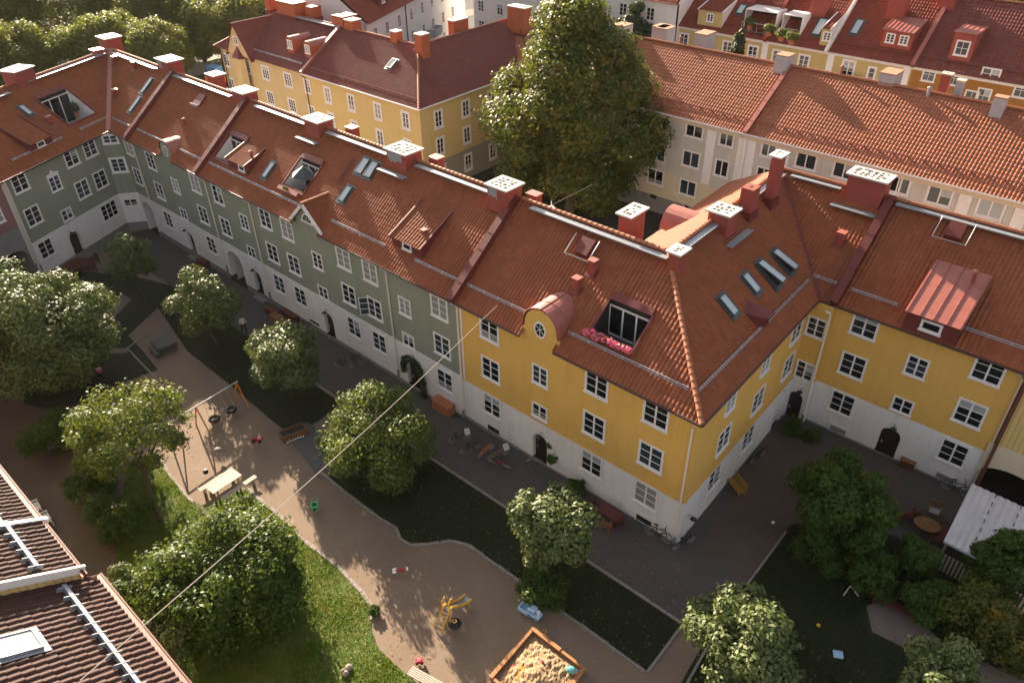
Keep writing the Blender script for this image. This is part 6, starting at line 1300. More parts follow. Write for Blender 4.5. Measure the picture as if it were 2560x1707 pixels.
# sandbox
K = [gp(*T((1040, 1387), *q)) for q in ((1430, 945), (2055, 1425), (925, 1530))]
c0, cR_, cL_ = K; u1 = (cR_-c0); u2 = (cL_-c0)
sbx = empty('sandbox', tuple(c0+(u1+u2)/2), 'square sandbox with orange-brown boards at the bottom edge', 'sandbox')
cF = c0+u1+u2; cs = [c0, cR_, cF, cL_]; sl = max(u1.length, u2.length)
for i in range(4):
    a, b = cs[i], cs[(i+1) % 4]; d = (b-a).normalized(); n_ = Vector((-d.y, d.x, 0)); m = MB().mat('sandwood'); m.box((-.02, -.07, -.1), ((b-a).length+.02, .07, .3 if i < 4 else .3), a+Vector((0, 0, .0)), (d, n_, Vector((0, 0, 1)))); m.box((-.06, -.1, .3), ((b-a).length*.55, .1, .34), a, (d, n_, Vector((0, 0, 1)))); m.build('board', None, sbx)
nx = 40; v = []; f = []
for j in range(nx+1):
    for i in range(nx+1):
        s, t = i/nx, j/nx; p = c0+u1*s+u2*t; d2_ = (s-.55)**2*5+(t-.55)**2*5; h = .12+.48*math.exp(-d2_*1.6)*(1+.25*noise.noise(Vector((s*7, t*7, 1))))+.09*noise.noise(Vector((s*16, t*16, 2)))+.05*noise.noise(Vector((s*34, t*34, 3))); h *= min(1, 6*min(s, t)+.25); v.append((p.x, p.y, p.z+h))
f = [(j*(nx+1)+i, j*(nx+1)+i+1, (j+1)*(nx+1)+i+1, (j+1)*(nx+1)+i) for j in range(nx) for i in range(nx)]
me = bpy.data.meshes.new('sand'); me.from_pydata(v, [], f); me.materials.append(M['sand']); so_ = bpy.data.objects.new('sand', me); col.objects.link(so_); setpar(so_, sbx)
def toy(name, px, z, parts, label, cat, rz=0):
    p = onz(*px, z); o = empty(name, tuple(p), label, cat, 'toys on the playground', rz)
    for nm, fn in parts: m = MB(); fn(m); attach(m, nm, o)
    return o
t5 = lambda x, y: T((1040, 1387), x, y)
rt = ax(t5(1335, 670), t5(1455, 745))
toy('toy_train', t5(1455, 745), .0, (('body', lambda m: (m.mat('bluel').box((-.34, -.2, .08), (.34, .2, .28)), m.mat('bluep').box((-.3, -.16, .28), (.05, .16, .5)), m.mat('bluel').box((-.34, -.19, .5), (.08, .19, .54)))), ('funnel', lambda m: m.mat('white').tube([(.22, 0, .28), (.22, 0, .48), (.22, 0, .52)], [.06, .07, .11], 10)), ('wheel', lambda m: [m.mat('bluep').tube([(x, s*.2, .1), (x, s*.25, .1)], .1, 10) for x in (-.2, .2) for s in (-1, 1)])), 'pale blue ride-on toy train with a white funnel on the sunlit gravel', 'toy train', rt)
def tub(m, a, c_, h, mat, t=.05): m.mat(mat); m.box((-a, -c_, .03), (a, c_, .08)); m.box((-a, -c_, .08), (-a+t, c_, h)); m.box((a-t, -c_, .08), (a, c_, h)); m.box((-a+t, -c_, .08), (a-t, -c_+t, h)); m.box((-a+t, c_-t, .08), (a-t, c_, h))
toy('toy_wagon', t5(1335, 675), .0, (('tub', lambda m: tub(m, .3, .24, .3, 'bluel')), ('wheel', lambda m: [m.mat('bluep').tube([(x, s*.22, .08), (x, s*.27, .08)], .08, 8) for x in (-.18, .18) for s in (-1, 1)])), 'open pale blue wagon behind the toy train', 'toy wagon', rt)
toy('toy_ring', t5(1565, 942), .03, (('ring', lambda m: m.mat('amberp').tube([(.11*math.cos(t), .11*math.sin(t), .02) for t in np.linspace(0, 2*math.pi, 12, endpoint=False)], .02, 5, closed=True)),), 'small yellow ring lying on the gravel near the sandbox corner', 'toy')
toy('toy_turtle', t5(1895, 1415), .3, (('shell', lambda m: m.mat('teal').ball((0, 0, .08), (.26, .2, .16), 10, 5)), ('head', lambda m: m.mat('bluep').ball((.26, 0, .06), .09, 8, 4))), 'teal sand toy shaped like a turtle in the sandbox', 'toy', .6)
toy('toy_digger', t5(1270, 1480), .15, (('body', lambda m: m.mat('orangep').box((-.3, -.09, 0), (.2, .09, .16))), ('scoop', lambda m: m.mat('orangep').box((.2, -.12, 0), (.36, .12, .22)))), 'orange toy digger lying in the sandbox', 'toy', 1.9)
toy('toy_scoop', t5(1548, 1305), .45, (('bowl', lambda m: m.mat('pinkp').ball((0, 0, .05), (.13, .08, .08), 8, 4)), ('handle', lambda m: m.mat('pinkp').box((-.24, -.02, .03), (-.1, .02, .06)))), 'pink scoop on top of the sand heap', 'toy')
toy('toy_bottle', t5(1190, 1365), .1, (('bottle', lambda m: m.mat('pinkp').tube([(-.14, 0, .05), (.08, 0, .05), (.14, 0, .05)], [.05, .05, .02], 7)), ('cap', lambda m: m.mat('white').tube([(.14, 0, .05), (.18, 0, .05)], .02, 6))), 'small pinkish bottle in the shaded corner of the sandbox', 'toy', 1.3)
toy('toy_car', t5(45, 1315), .0, (('body', lambda m: m.mat('redp').box((-.2, -.1, .05), (.2, .1, .18))), ('seat', lambda m: m.mat('pinkp').box((-.1, -.09, .18), (.08, .09, .28))), ('wheel', lambda m: [m.mat('rubber').tube([(x, s*.1, .06), (x, s*.14, .06)], .06, 8) for x in (-.12, .12) for s in (-1, 1)])), 'small dark red toy car on the sunlit gravel left of the slide', 'toy car', .8)
t4 = lambda x, y: T((840, 1180), x, y)
toy('toy_plane', t4(790, 1218), .0, (('body', lambda m: m.mat('redp').tube([(-.42, 0, .12), (.3, 0, .12), (.42, 0, .14)], [.05, .1, .03], 8)), ('wing', lambda m: m.mat('white').box((-.42, -.16, .14), (-.22, .16, .17))), ('tail', lambda m: m.mat('white').box((.3, -.1, .16), (.42, .1, .19)))), 'red toy aeroplane with white wings on the gravel', 'toy', .9)
t3_ = lambda x, y: T((420, 1140), x, y)
toy('toy_barrow', t3_(1800, 630), .0, (('tub', lambda m: tub(m, .24, .2, .26, 'greenp')), ('handle', lambda m: [m.mat('greenp').tube([(-.24, s*.14, .22), (-.62, s*.16, .26)], .015, 4) for s in (-1, 1)]), ('wheel', lambda m: m.mat('rubber').tube([(.26, -.04, .09), (.26, .04, .09)], .09, 9))), 'small green toy wheelbarrow in the tree shadow on the path', 'toy', ax(t3_(1800, 560), t3_(1800, 640)))
toy('ball', t3_(470, 215), .0, (('body', lambda m: m.mat('rubber').ball((0, 0, .17), .17, 12, 8)), ('stripe', lambda m: m.mat('white').ball((-.03, .03, .22), (.14, .14, .13), 10, 6))), 'black and white ball on the sunlit gravel near the picnic table', 'ball')
t7 = lambda x, y: T((420, 860), x, y)
toy('boulder', t7(618, 1320), -.02, (('stone', lambda m: m.mat('kerb').ball((0, 0, .16), (.26, .22, .2), 7, 5)),), 'small pale boulder on the gravel in the shade line by the swings', 'boulder')
toy('toy_tractor', t7(1100, 1185), .0, (('body', lambda m: m.mat('redp').box((-.3, -.16, .1), (.3, .16, .3))), ('seat', lambda m: m.mat('redwood').box((-.3, -.15, .3), (0, .15, .36))), ('wheel', lambda m: [m.mat('rubber').tube([(x, s*.17, .12), (x, s*.23, .12)], .12, 10) for x in (-.2, .2) for s in (-1, 1)]), ('handlebar', lambda m: m.mat('white').tube([(.15, -.16, .5), (.15, 0, .42), (.15, .16, .5)], .02, 5))), 'dark red ride-on toy tractor in the shade of the playground', 'toy car', .7)
pc = gp(*t7(1540, 1120)); o = empty('planter', tuple(pc), 'brown wooden planter box with white flowers beside the concrete slabs', 'planter', rz=ax(t7(1440, 1190), t7(1640, 1110))); m = MB(); tub(m, .85, .4, .5, 'teak', .06); attach(m, 'box', o); m = MB().mat('soil'); m.box((-.78, -.33, .3), (.78, .33, .4)); attach(m, 'soil', o); m = MB().mat('white')
for k in range(7): m.ball((-.6+k*.18, -.52+random.uniform(-.05, .05), .1), .07, 6, 4)
attach(m, 'flowers', o)
# boulder in the lawn
c = gp(*T((540, 1387), 915, 800, 2.8)); o = empty('stone_sculpture', tuple(c), 'pale rough stone lying on the sunlit lawn', 'stone'); rg = random.Random(5)
for k in range(4): m = MB().mat('kerb'); m.ball(c+Vector((rg.uniform(-.22, .22), rg.uniform(-.22, .22), .1)), (rg.uniform(.12, .22), rg.uniform(.12, .2), rg.uniform(.1, .2)), 7, 4); m.build('stone', None, o)
# white double garden seat
def garden_bench(world, rz, label, mat, L=1.3, slats=7, cat='bench', arms=True, arch=False, group=None, name='garden_bench', seat_mat=None):
    o = empty(name, world, label, cat, group, rz); m = MB().mat(seat_mat or mat)
    for i in range(4): m.box((-L/2, -.26+i*.125, .42), (L/2, -.16+i*.125, .45))
    attach(m, 'seat', o); m = MB().mat(mat); m.box((-L/2, .24, .5), (L/2, .28, .56))
    for i in range(slats+1):
        x = -L/2+.05+(L-.1)*i/slats; h = .92+(.12*math.sin(math.pi*i/slats) if arch else 0); m.box((x-.035, .25, .56), (x+.035, .28, h))
    m.box((-L/2, .235, .9), (L/2, .29, .95)); attach(m, 'backrest', o)
    for sx in (-1, 1):
        for y in (-.24, .24): m = MB().mat(mat); m.box((sx*(L/2-.03)-.03, y-.03, 0), (sx*(L/2-.03)+.03, y+.03, .62 if arms else .42)); attach(m, 'leg', o)
        if arms: m = MB().mat(mat); m.box((sx*(L/2-.03)-.04, -.28, .62), (sx*(L/2-.03)+.04, .28, .66)); attach(m, 'armrest', o)
    return o
wb = lambda x, y: T((0, 1200), x, y, 2.8)
rb_ = ax(wb(290, 170), wb(360, 300))
for q, lb in (((265, 225), 'white wooden garden chair with an arched back, the farther of two beside the brown roof'), ((335, 305), 'white wooden garden chair with an arched back, the nearer of two beside the brown roof')):
    p = gp(*wb(*q)); garden_bench((p.x, p.y, p.z), rb_+math.pi, lb, 'white', .85, 5, 'garden chair', arch=True, group='white garden chairs', name='garden_chair')
# white loungers in the shade by the rowan
for q, lb in (((745, 1080), 'pale grey lounger half hidden in the shade left of the airy tree, nearer one'), ((820, 1040), 'pale grey lounger half hidden in the shade left of the airy tree, farther one')):
    p = gp(*T((0, 900), *q)); o = empty('sun_lounger', tuple(p), lb, 'lounger', 'loungers', .9); m = MB().mat('grey_metal'); m.box((-.7, -.28, .28), (.4, .28, .34)); attach(m, 'seat', o); m = MB().mat('grey_metal'); m.box((0, -.28, 0), (.7, .28, .06), (.4, 0, .3), (Vector((.8, 0, .6)), Vector((0, 1, 0)), Vector((-.6, 0, .8)))); attach(m, 'backrest', o)
    for x in (-.6, .3):
        for y in (-.24, .24): m = MB().mat('grey_metal'); m.box((x-.03, y-.03, 0), (x+.03, y+.03, .28)); attach(m, 'leg', o)
p = gp(*T((0, 900), 1225, 150)); o = empty('bucket', tuple(p), 'small dark pink bucket on the shaded grass behind the airy tree', 'bucket'); m = MB().mat('pinkp'); m.tube([p, p+Vector((0, 0, .35))], [.16, .22], 12); m.build('body', None, o); m = MB().mat('steel'); m.tube([p+Vector((-.2, 0, .35)), p+Vector((0, 0, .5)), p+Vector((.2, 0, .35))], .012, 4); m.build('handle', None, o)
# concrete games table with seats
g0 = lambda x, y: T((0, 600), x, y)
rt2 = ax(g0(1870, 1290), g0(2010, 1440))
p = gp(*g0(2030, 1330)); o = empty('games_table', tuple(p), 'grey concrete games table at the far end of the gravel', 'table', rz=rt2); m = MB().mat('slab'); m.box((-.75, -.75, .55), (.75, .75, .7)); attach(m, 'tabletop', o); m = MB().mat('slab'); m.box((-.3, -.3, 0), (.3, .3, .55)); attach(m, 'leg', o)
for q, lb in (((1905, 1400), 'grey concrete seat on the viewer side of the games table'), ((2110, 1270), 'grey concrete seat on the far side of the games table')):
    p = gp(*g0(*q)); o = empty('concrete_seat', tuple(p), lb, 'bench', 'concrete seats', rt2); m = MB().mat('slab'); m.box((-.8, -.2, .32), (.8, .2, .42)); attach(m, 'seat', o)
    for x in (-.55, .55): m = MB().mat('slab'); m.box((x-.1, -.15, 0), (x+.1, .15, .32)); attach(m, 'leg', o)
# chairs, tables
def chair(world, rz, label, mat, group=None): return garden_bench(world, rz, label, mat, .55, 3, 'chair', group=group, name='chair')
def round_table(world, r, h, label, mat, cat='table'):
    o = empty('round_table', world, label, cat); m = MB().mat(mat); m.tube([(0, 0, h-.05), (0, 0, h)], r, 20); attach(m, 'tabletop', o); m = MB().mat(mat); m.tube([(0, 0, 0), (0, 0, h-.05)], .05, 8); attach(m, 'leg', o); return o
p = gp(*g0(975, 370)); round_table(tuple(p), 1.15, .72, 'large dark red round table in the shade before the left black door', 'redwood')
for k in range(5): a = 2*math.pi*k/5+.4; chair((p.x+1.6*math.cos(a), p.y+1.6*math.sin(a), p.z), a-math.pi/2, 'dark red chair at the large round table, '+('right of it towards the tree', 'behind it by the door', 'at its far left', 'in front of it at the left', 'in front of it nearest the viewer')[k], 'redwood', 'chairs at the round table')
p = gp(*g0(1190, 640)); o = empty('drying_rack', tuple(p), 'white folding rack with thin arms standing in the dark far left of the courtyard', 'drying rack'); 
for k in range(7): a = 2*math.pi*k/7; m = MB().mat('white'); m.tube([(0, 0, .5), (.55*math.cos(a), .55*math.sin(a), .75+.1*(k % 2))], .018, 4); attach(m, 'arm', o)
m = MB().mat('white'); m.tube([(0, 0, 0), (0, 0, .55)], .03, 6); attach(m, 'post', o)
def bicycle(px, rz, label, mat, lean=8, basket=None, world=None):
    o = put('bicycle', px, label, 'bicycle', rz, 'parked bicycles', world=world); o.rotation_euler = (R_(lean), 0, rz)
    for x in (-.52, .52):
        w = MB().mat('rubber'); w.tube([(x+.33*math.cos(t), 0, .34+.33*math.sin(t)) for t in np.linspace(0, 2*math.pi, 20, endpoint=False)], .022, 6, closed=True); wo = attach(w, 'wheel', o)
        sp = MB().mat('steel'); sp.tube([(x+.3*math.cos(t), 0, .34+.3*math.sin(t)) for t in np.linspace(0, 2*math.pi, 20, endpoint=False)], .01, 4, closed=True)
        for k in range(8): a = math.pi*k/8; sp.tube([(x+.3*math.cos(a), 0, .34+.3*math.sin(a)), (x-.3*math.cos(a), 0, .34-.3*math.sin(a))], .004, 3)
        attach(sp, 'rim', wo)
    m = MB().mat(mat)
    for a, b in (((-.52, 0, .34), (-.18, 0, .78)), ((-.18, 0, .78), (-.08, 0, .32)), ((-.08, 0, .32), (-.52, 0, .34)), ((-.15, 0, .7), (.34, 0, .72)), ((-.08, 0, .32), (.36, 0, .62)), ((.34, 0, .85), (.52, 0, .34))): m.tube([a, b], .026, 6)
    attach(m, 'frame', o); m = MB().mat('black'); m.tube([(.2, .27, .98), (.32, .2, 1.0), (.34, 0, .95), (.32, -.2, 1.0), (.2, -.27, .98)], .018, 5); m.tube([(.34, 0, .8), (.34, 0, .96)], .02, 5); attach(m, 'handlebar', o)
    m = MB().mat('black'); m.tube([(-.18, 0, .78), (-.2, 0, .88)], .015, 5); m.ball((-.22, 0, .9), (.14, .08, .04), 8, 4); attach(m, 'saddle', o)
    if basket: m = MB().mat(basket); m.box((.42, -.17, .72), (.74, .17, .75)); m.box((.42, -.17, .75), (.44, .17, .98)); m.box((.72, -.17, .75), (.74, .17, .98)); m.box((.44, -.17, .75), (.72, -.15, .98)); m.box((.44, .15, .75), (.72, .17, .98)); attach(m, 'basket', o)
    return o
t6 = lambda x, y: T((1000, 900), x, y); tc = lambda x, y: T((1400, 1040), x, y); t8 = lambda x, y: T((1800, 900), x, y); tr_ = lambda x, y: T((2080, 960), x, y); ts_ = lambda x, y: T((2080, 1180), x, y)
bicycle(t6(1190, 1200), 1.15, 'cream bicycle with a white front basket, parked before the yellow house', 'sand', basket='white')
bicycle(t6(1050, 1150), 1.5, 'bicycle with an orange frame next to the cream one', 'orange')
bicycle(t6(860, 1120), 1.2, 'black bicycle left of the orange one', 'black'); bicycle(t6(720, 1000), 1.0, 'dark bicycle with a white front crate near the green and yellow house boundary', 'black', basket='white'); bicycle(t6(1230, 1290), .3, 'dark red bicycle lying low beside the cream one', 'redp', 25)
bicycle(tc(1190, 1500), ax(tc(1060, 1450), tc(1330, 1580)), 'black bicycle leaning on the white wall near the yellow corner', 'black', -10); bicycle(tc(1500, 1590), 1.2, 'black bicycle at the very foot of the yellow corner', 'black', 6)
bicycle(T((800, 640), 300, 1370), .6, 'black bicycle by the white wall of the green house', 'black', 8); bicycle(T((800, 640), 440, 1330), .5, 'black bicycle nearest the cellar hatch of the green house', 'black', -6)
bicycle(t8(450, 1220), 1.4, 'dark bicycle with pale handlebars beside the wing of the yellow house', 'black', 5); bicycle(tr_(1500, 1330), .2, 'black bicycle at the right end of the yellow house', 'black', -8)
bicycle(T((400, 640), 1820, 900), .4, 'black bicycle left of the middle black door of the green house', 'black', 8); bicycle(g0(1100, 690), .2, 'dark bicycle beside the white folding rack', 'black', 5)
# furniture along the walls
p = gp(*tc(560, 1400)); chair((p.x, p.y, p.z), ax(tc(480, 1400), tc(640, 1450))+math.pi, 'slatted teak chair pulled up to the garden table near the yellow corner', 'teak'); 
p = gp(*tc(600, 1270)); o = empty('garden_table', tuple(p), 'dark red garden table against the white wall near the yellow corner', 'table', rz=0); m = MB().mat('redwood'); m.box((-.75, -.4, .66), (.75, .4, .71)); attach(m, 'tabletop', o)
for x in (-.65, .65):
    for y in (-.32, .32): m = MB().mat('redwood'); m.box((x-.03, y-.03, 0), (x+.03, y+.03, .66)); attach(m, 'leg', o)
for i, (x, y) in enumerate(((430, 1200), (700, 1330))): q = gp(*tc(x, y)); chair((q.x, q.y, q.z), (math.pi/2, -math.pi/2)[i], ('dark red chair at the left end of the garden table near the yellow corner', 'dark red chair at the right end of the garden table near the yellow corner')[i], 'redwood')
p = gp(*tc(2150, 910)); garden_bench((p.x, p.y, p.z), -.5, 'mustard wooden bench standing out from the wing of the yellow house', 'bench_y', 1.3, 9, arms=False)
p = gp(*tr_(910, 1010)); o = empty('storage_chest', tuple(p), 'brown wooden chest against the wall right of the black door', 'chest', rz=.1); m = MB().mat('redwood'); m.box((-.4, -.3, 0), (.4, .3, .55)); attach(m, 'body', o); m = MB().mat('teak'); m.box((-.44, -.34, .55), (.44, .34, .61)); attach(m, 'lid', o)
p = gp(*ts_(880, 590)); garden_bench((p.x, p.y, p.z), math.pi+.9, 'dark red garden sofa in the shade left of the teak table', 'redwood', 1.4, 6, 'garden sofa')
p = gp(*ts_(1225, 530)); garden_bench((p.x, p.y, p.z), .15+math.pi*0, 'teak garden chair with a grey cushion behind the teak table', 'teak', .65, 4, 'chair', name='chair', seat_mat='grey_metal')
p = gp(*ts_(1120, 740)); o = empty('garden_table', tuple(p), 'oval teak table among the garden seats on the right', 'table', rz=.2); m = MB().mat('teak'); m.prism([(.75*math.cos(t)*(1 if abs(math.cos(t)) < .8 else .95), .55*math.sin(t)) for t in np.linspace(0, 2*math.pi, 12, endpoint=False)], .68, .72); attach(m, 'tabletop', o)
for x in (-.4, .4): m = MB().mat('teak'); m.box((x-.04, -.04, 0), (x+.04, .04, .68)); attach(m, 'leg', o)
p = gp(*ts_(1310, 810)); garden_bench((p.x, p.y, p.z), math.pi/2+math.pi, 'dark red garden bench between the teak table and the shed', 'redwood', 1.5, 6)
p = gp(2235, 1525); plank_bench(None, ax((2150, 1490), (2290, 1560)), 2.6, .5, .42, 'long dark bench on the right lawn before the rounded shrubs', mat='redwood', world=tuple(p))
p = gp(2120, 1478); o = empty('bent_pipe', tuple(p), 'thin pinkish pipe bent at a right angle lying on the right lawn', 'pipe'); m = MB().mat('pipe'); q0, q1, q2 = gp(2108, 1489), gp(2122, 1474), gp(2146, 1492); m.tube([q0+Vector((0, 0, .06)), q1+Vector((0, 0, .35)), q2+Vector((0, 0, .06))], .03, 6); m.build('rod', None, o)
p = gp(2094, 1638); o = empty('toy_crate', tuple(p), 'small pale blue plastic crate on the right lawn', 'crate', rz=.5); m = MB(); tub(m, .22, .18, .16, 'bluel', .03); attach(m, 'tub', o)
for q, lb, mt in (((2045, 1565), 'tiny yellow ball on the right lawn', 'amberp'), ((2199, 1308), 'small white ball beside the dark leafy tree', 'white'), ((1932, 1308), 'tiny white ball on the brown path left of the dark leafy tree', 'white')):
    p = gp(*q); o = empty('ball', tuple(p), lb, 'ball'); m = MB().mat(mt); m.ball(p+Vector((0, 0, .1)), .1, 10, 6); m.build('body', None, o)
# flower pots
for q, lb in ((g0(1630, -180), 'left terracotta pot under the chamfered corner window'), (g0(1765, -185), 'right terracotta pot under the chamfered corner window'), (t8(1165, 960), 'terracotta pot beside the potted shrubs in the inner corner')):
    p = gp(*q); o = empty('flower_pot', tuple(p), lb, 'flower pot'); m = MB().mat('terra'); m.tube([p, p+Vector((0, 0, .35))], [.16, .22], 12); m.build('pot', None, o); c = bpy.data.objects.new('plant', leaf_mesh('plant', [(p.x, p.y, p.z+.5, .25, .25, .25)], 350, .12, L_['lush'], 3)); col.objects.link(c); setpar(c, o)
# red chests by the green house
for q, lb, mt, s in (((1390, 720), 'dark red box seat by the white wall of the green house, left one', 'redwood', .7), ((1620, 760), 'dark red box seat by the white wall of the green house, right one', 'redwood', .9), ((1440, 800), 'brown wooden box in front of the two dark red box seats', 'teak', .6)):
    p = gp(*T((400, 640), *q)); o = empty('box_seat', tuple(p), lb, 'box', 'boxes by the wall', .05); m = MB().mat(mt); m.box((-s, -.3, 0), (s, .3, .5)); attach(m, 'body', o); m = MB().mat(mt); m.box((-s-.04, -.34, .5), (s+.04, .34, .55)); attach(m, 'lid', o)
p = gp(*T((400, 400), 570, 1290)); o = empty('stair_box', tuple(p), 'dark red wooden box steps right of the open black door of the narrow green house', 'box'); m = MB().mat('redwood'); m.box((-.6, -.4, 0), (.6, .4, .6)); m.box((-.6, -.8, 0), (.6, -.4, .3)); o.location = p+Vector((0, -.2, 0)); attach(m, 'body', o); m = MB().mat('redwood'); m.box((-.64, -.44, .6), (.64, .44, .66)); attach(m, 'lid', o)
p = gp(*T((1000, 900), 540, 620)); o = empty('box_seat', tuple(p), 'rusty orange box beside the white wall left of the downpipe', 'box', 'boxes by the wall', 0); m = MB().mat('terra'); m.box((-.8, -.35, 0), (.8, .35, .8)); attach(m, 'body', o); m = MB().mat('terra'); m.box((-.85, -.4, .8), (.85, .4, .86)); attach(m, 'lid', o)
# vine over the door
vn = empty('climbing_plant', tuple(Fm.P(FX(-34), 0, .2)), 'climbing plant hanging in a dark arch around the rightmost door of the green house', 'climber')
bl = [(*Fm.P(FX(-34)+.85*math.cos(t)+(.15 if math.cos(t) > 0 else 0), 1.35+1.1*math.sin(t), .2), .3, .2, .3) for t in np.linspace(-.5, 3.3, 9)]+[(*Fm.P(FX(-32.9), h, .2), .3, .22, .4) for h in (-.3, .3, .9)]
c = bpy.data.objects.new('leaves', leaf_mesh('leaves', bl, 2600, .13, L_['conifer'], 9)); col.objects.link(c); setpar(c, vn)
# cable across the courtyard
a = Rm.P(*Rm.hit(1247, 768), .25); b = onz(200, 1700, NZ+2.6); cbm = MB().mat('rope'); cbm.tube([a.lerp(b, t)-Vector((0, 0, .35*math.sin(math.pi*t))) for t in np.linspace(0, 1, 14)], .02, 5)
co_ = cbm.build('overhead_cable'); tag(co_, 'pale cable stretched from the roof over the courtyard to the brown roof at bottom left', 'cable')
a = onz(1480, 462, 8); b = onz(1345, 530, 8.6); cbm = MB().mat('rope'); cbm.tube([b+(b-a)*.6, b, a], .02, 4); tag(cbm.build('overhead_cable'), 'thin cable over the dark back yard by the big maple', 'cable')
p = onz(1378, 524, 8.4); o = empty('street_lamp', tuple(p), 'white lamp hanging on the thin cable over the back yard', 'lamp'); m = MB().mat('white'); m.ball(p, (.38, .38, .3), 10, 6); m.build('shade', None, o); m = MB().mat('steel'); m.tube([p+Vector((0, 0, .3)), p+Vector((0, 0, .7))], .04, 6); m.build('hanger', None, o)
p = onz(T((640, 200), 440, 440)[0], T((640, 200), 440, 440)[1], 9.5); o = empty('street_lamp', tuple(p), 'white hanging lamp showing above the ridge before the cream house', 'lamp'); m = MB().mat('white'); m.ball(p, (.45, .45, .35), 10, 6); m.build('shade', None, o); m = MB().mat('steel'); m.tube([p+Vector((0, 0, .3)), p+Vector((0, 0, .8))], .04, 6); m.build('hanger', None, o)
# shed with corrugated roof
sh = empty('garden_shed', (.2, 36.8, 0), 'shed with a white corrugated roof and slatted walls at the right edge', 'shed')
A0, A1, A2, A3 = [onz(*ts_(*q), 2.3) for q in ((1690, 190), (1370, 840), (1900, 1110), (2352, 490))]
ux = (A2-A1).normalized(); uy = (A0-A1).normalized(); WL, HL = 6.0, (A0-A1).length
m = MB().mat('shedroof'); k = int(WL/.05); prof = [.025*math.sin(i*.9) for i in range(k+1)]
for i in range(k):
    q = [A1+ux*(i*WL/k)+Vector((0, 0, prof[i])), A1+ux*((i+1)*WL/k)+Vector((0, 0, prof[i+1]))]; m.face([q[0], q[1], q[1]+uy*HL+Vector((0, 0, .35)), q[0]+uy*HL+Vector((0, 0, .35))])
m.build('roof', None, sh); m = MB().mat('black')
for s_ in (1.25, 2.5): 
    for j in range(7): m.box((s_-.02, .3+j*.72, .03), (s_+.02, .6+j*.72, .05), A1, (ux, (uy*HL+Vector((0, 0, .35))).normalized(), Vector((0, 0, 1))))
m.build('joint', None, sh); m = MB().mat('stucco_far')
for i in range(30): p_ = A1+ux*(.1+i*.2)+uy*.25; m.box((0, -.02, 0), (.12, .02, 1.25), (p_.x, p_.y, 0), (ux, uy, Vector((0, 0, 1))))
m.build('slat_wall', None, sh); m = MB().mat('stucco_far')
for i in range(5): p_ = A1+ux*(.1+i*1.4)+uy*.25; m.box((0, -.05, 0), (.1, .05, 2.25), (p_.x, p_.y, 0), (ux, uy, Vector((0, 0, 1))))
for j in range(5): p_ = A1+ux*.1+uy*(.25+j*1.1); m.box((0, -.05, 0), (.1, .05, 2.25), (p_.x, p_.y, 0), (ux, uy, Vector((0, 0, 1))))
m.build('post', None, sh); m = MB().mat('zinc'); m.tube([A1-uy*.08, A1-uy*.08+ux*WL], .06, 6); m.build('gutter', None, sh); m = MB().mat('dark'); m.box((.3, .4, .02), (WL, HL-.2, .06), (A1.x, A1.y, 0), (ux, uy, Vector((0, 0, 1)))); m.build('floor', None, sh)
# parasol on the long green house terrace
pu, pv = (t1u0+t1u1)/2, (t1v0+t1v1)/2; pb_ = Rm.P(pu, pv, 0); zf = Rm.P(pu, t1v0, 0).z-.9
po = empty('parasol', (pb_.x, pb_.y, zf), 'dark parasol with a pale trim on the roof terrace of the long green house', 'parasol'); m = MB().mat('canvas'); ap_ = Vector((pb_.x+.3, pb_.y, zf+2.55)); n = 6; rim = [ap_+Vector((1.15*math.cos(2*math.pi*i/n+.3), 1.0*math.sin(2*math.pi*i/n+.3), -.75)) for i in range(n)]
for i in range(n): m.mat('canvas2' if i == 3 else 'canvas'); m.face([ap_, rim[i], rim[(i+1) % n]])
m.build('canopy', None, po); m = MB().mat('black'); m.tube([(ap_.x, ap_.y, zf), ap_], .03, 6); m.build('pole', None, po)
m = MB().mat('copper'); fbx = empty('balcony_planter', tuple(Rm.P(pu-.4, t1v0-.2, .2)), 'narrow rail planter on the lower edge of the terrace with the parasol', 'planter'); plate(Rm, t1u0-.1, t1u1-.2, t1v0-.45, t1v0-.15, .1, .3, m); m.build('box', None, fbx); c = bpy.data.objects.new('plant', leaf_mesh('plant', [(*Rm.P(pu-.3, t1v0-.25, .45), .25, .2, .15)], 160, .1, L_['lush'], 4)); col.objects.link(c); setpar(c, fbx)
lp = Rl.P((lu0+lu1)/2+.8, (lv0+lv1)/2-.2, -.2); o = empty('potted_plant', tuple(lp), 'dark potted plant on the roof terrace of the green corner house', 'potted plant'); c = bpy.data.objects.new('leaves', leaf_mesh('leaves', [(*lp, .35, .35, .5)], 500, .16, L_['conifer'], 6)); col.objects.link(c); setpar(c, o); m = MB().mat('terra'); m.tube([lp-Vector((0, 0, 1.0)), lp-Vector((0, 0, .4))], [.15, .2], 10); m.build('pot', None, o)
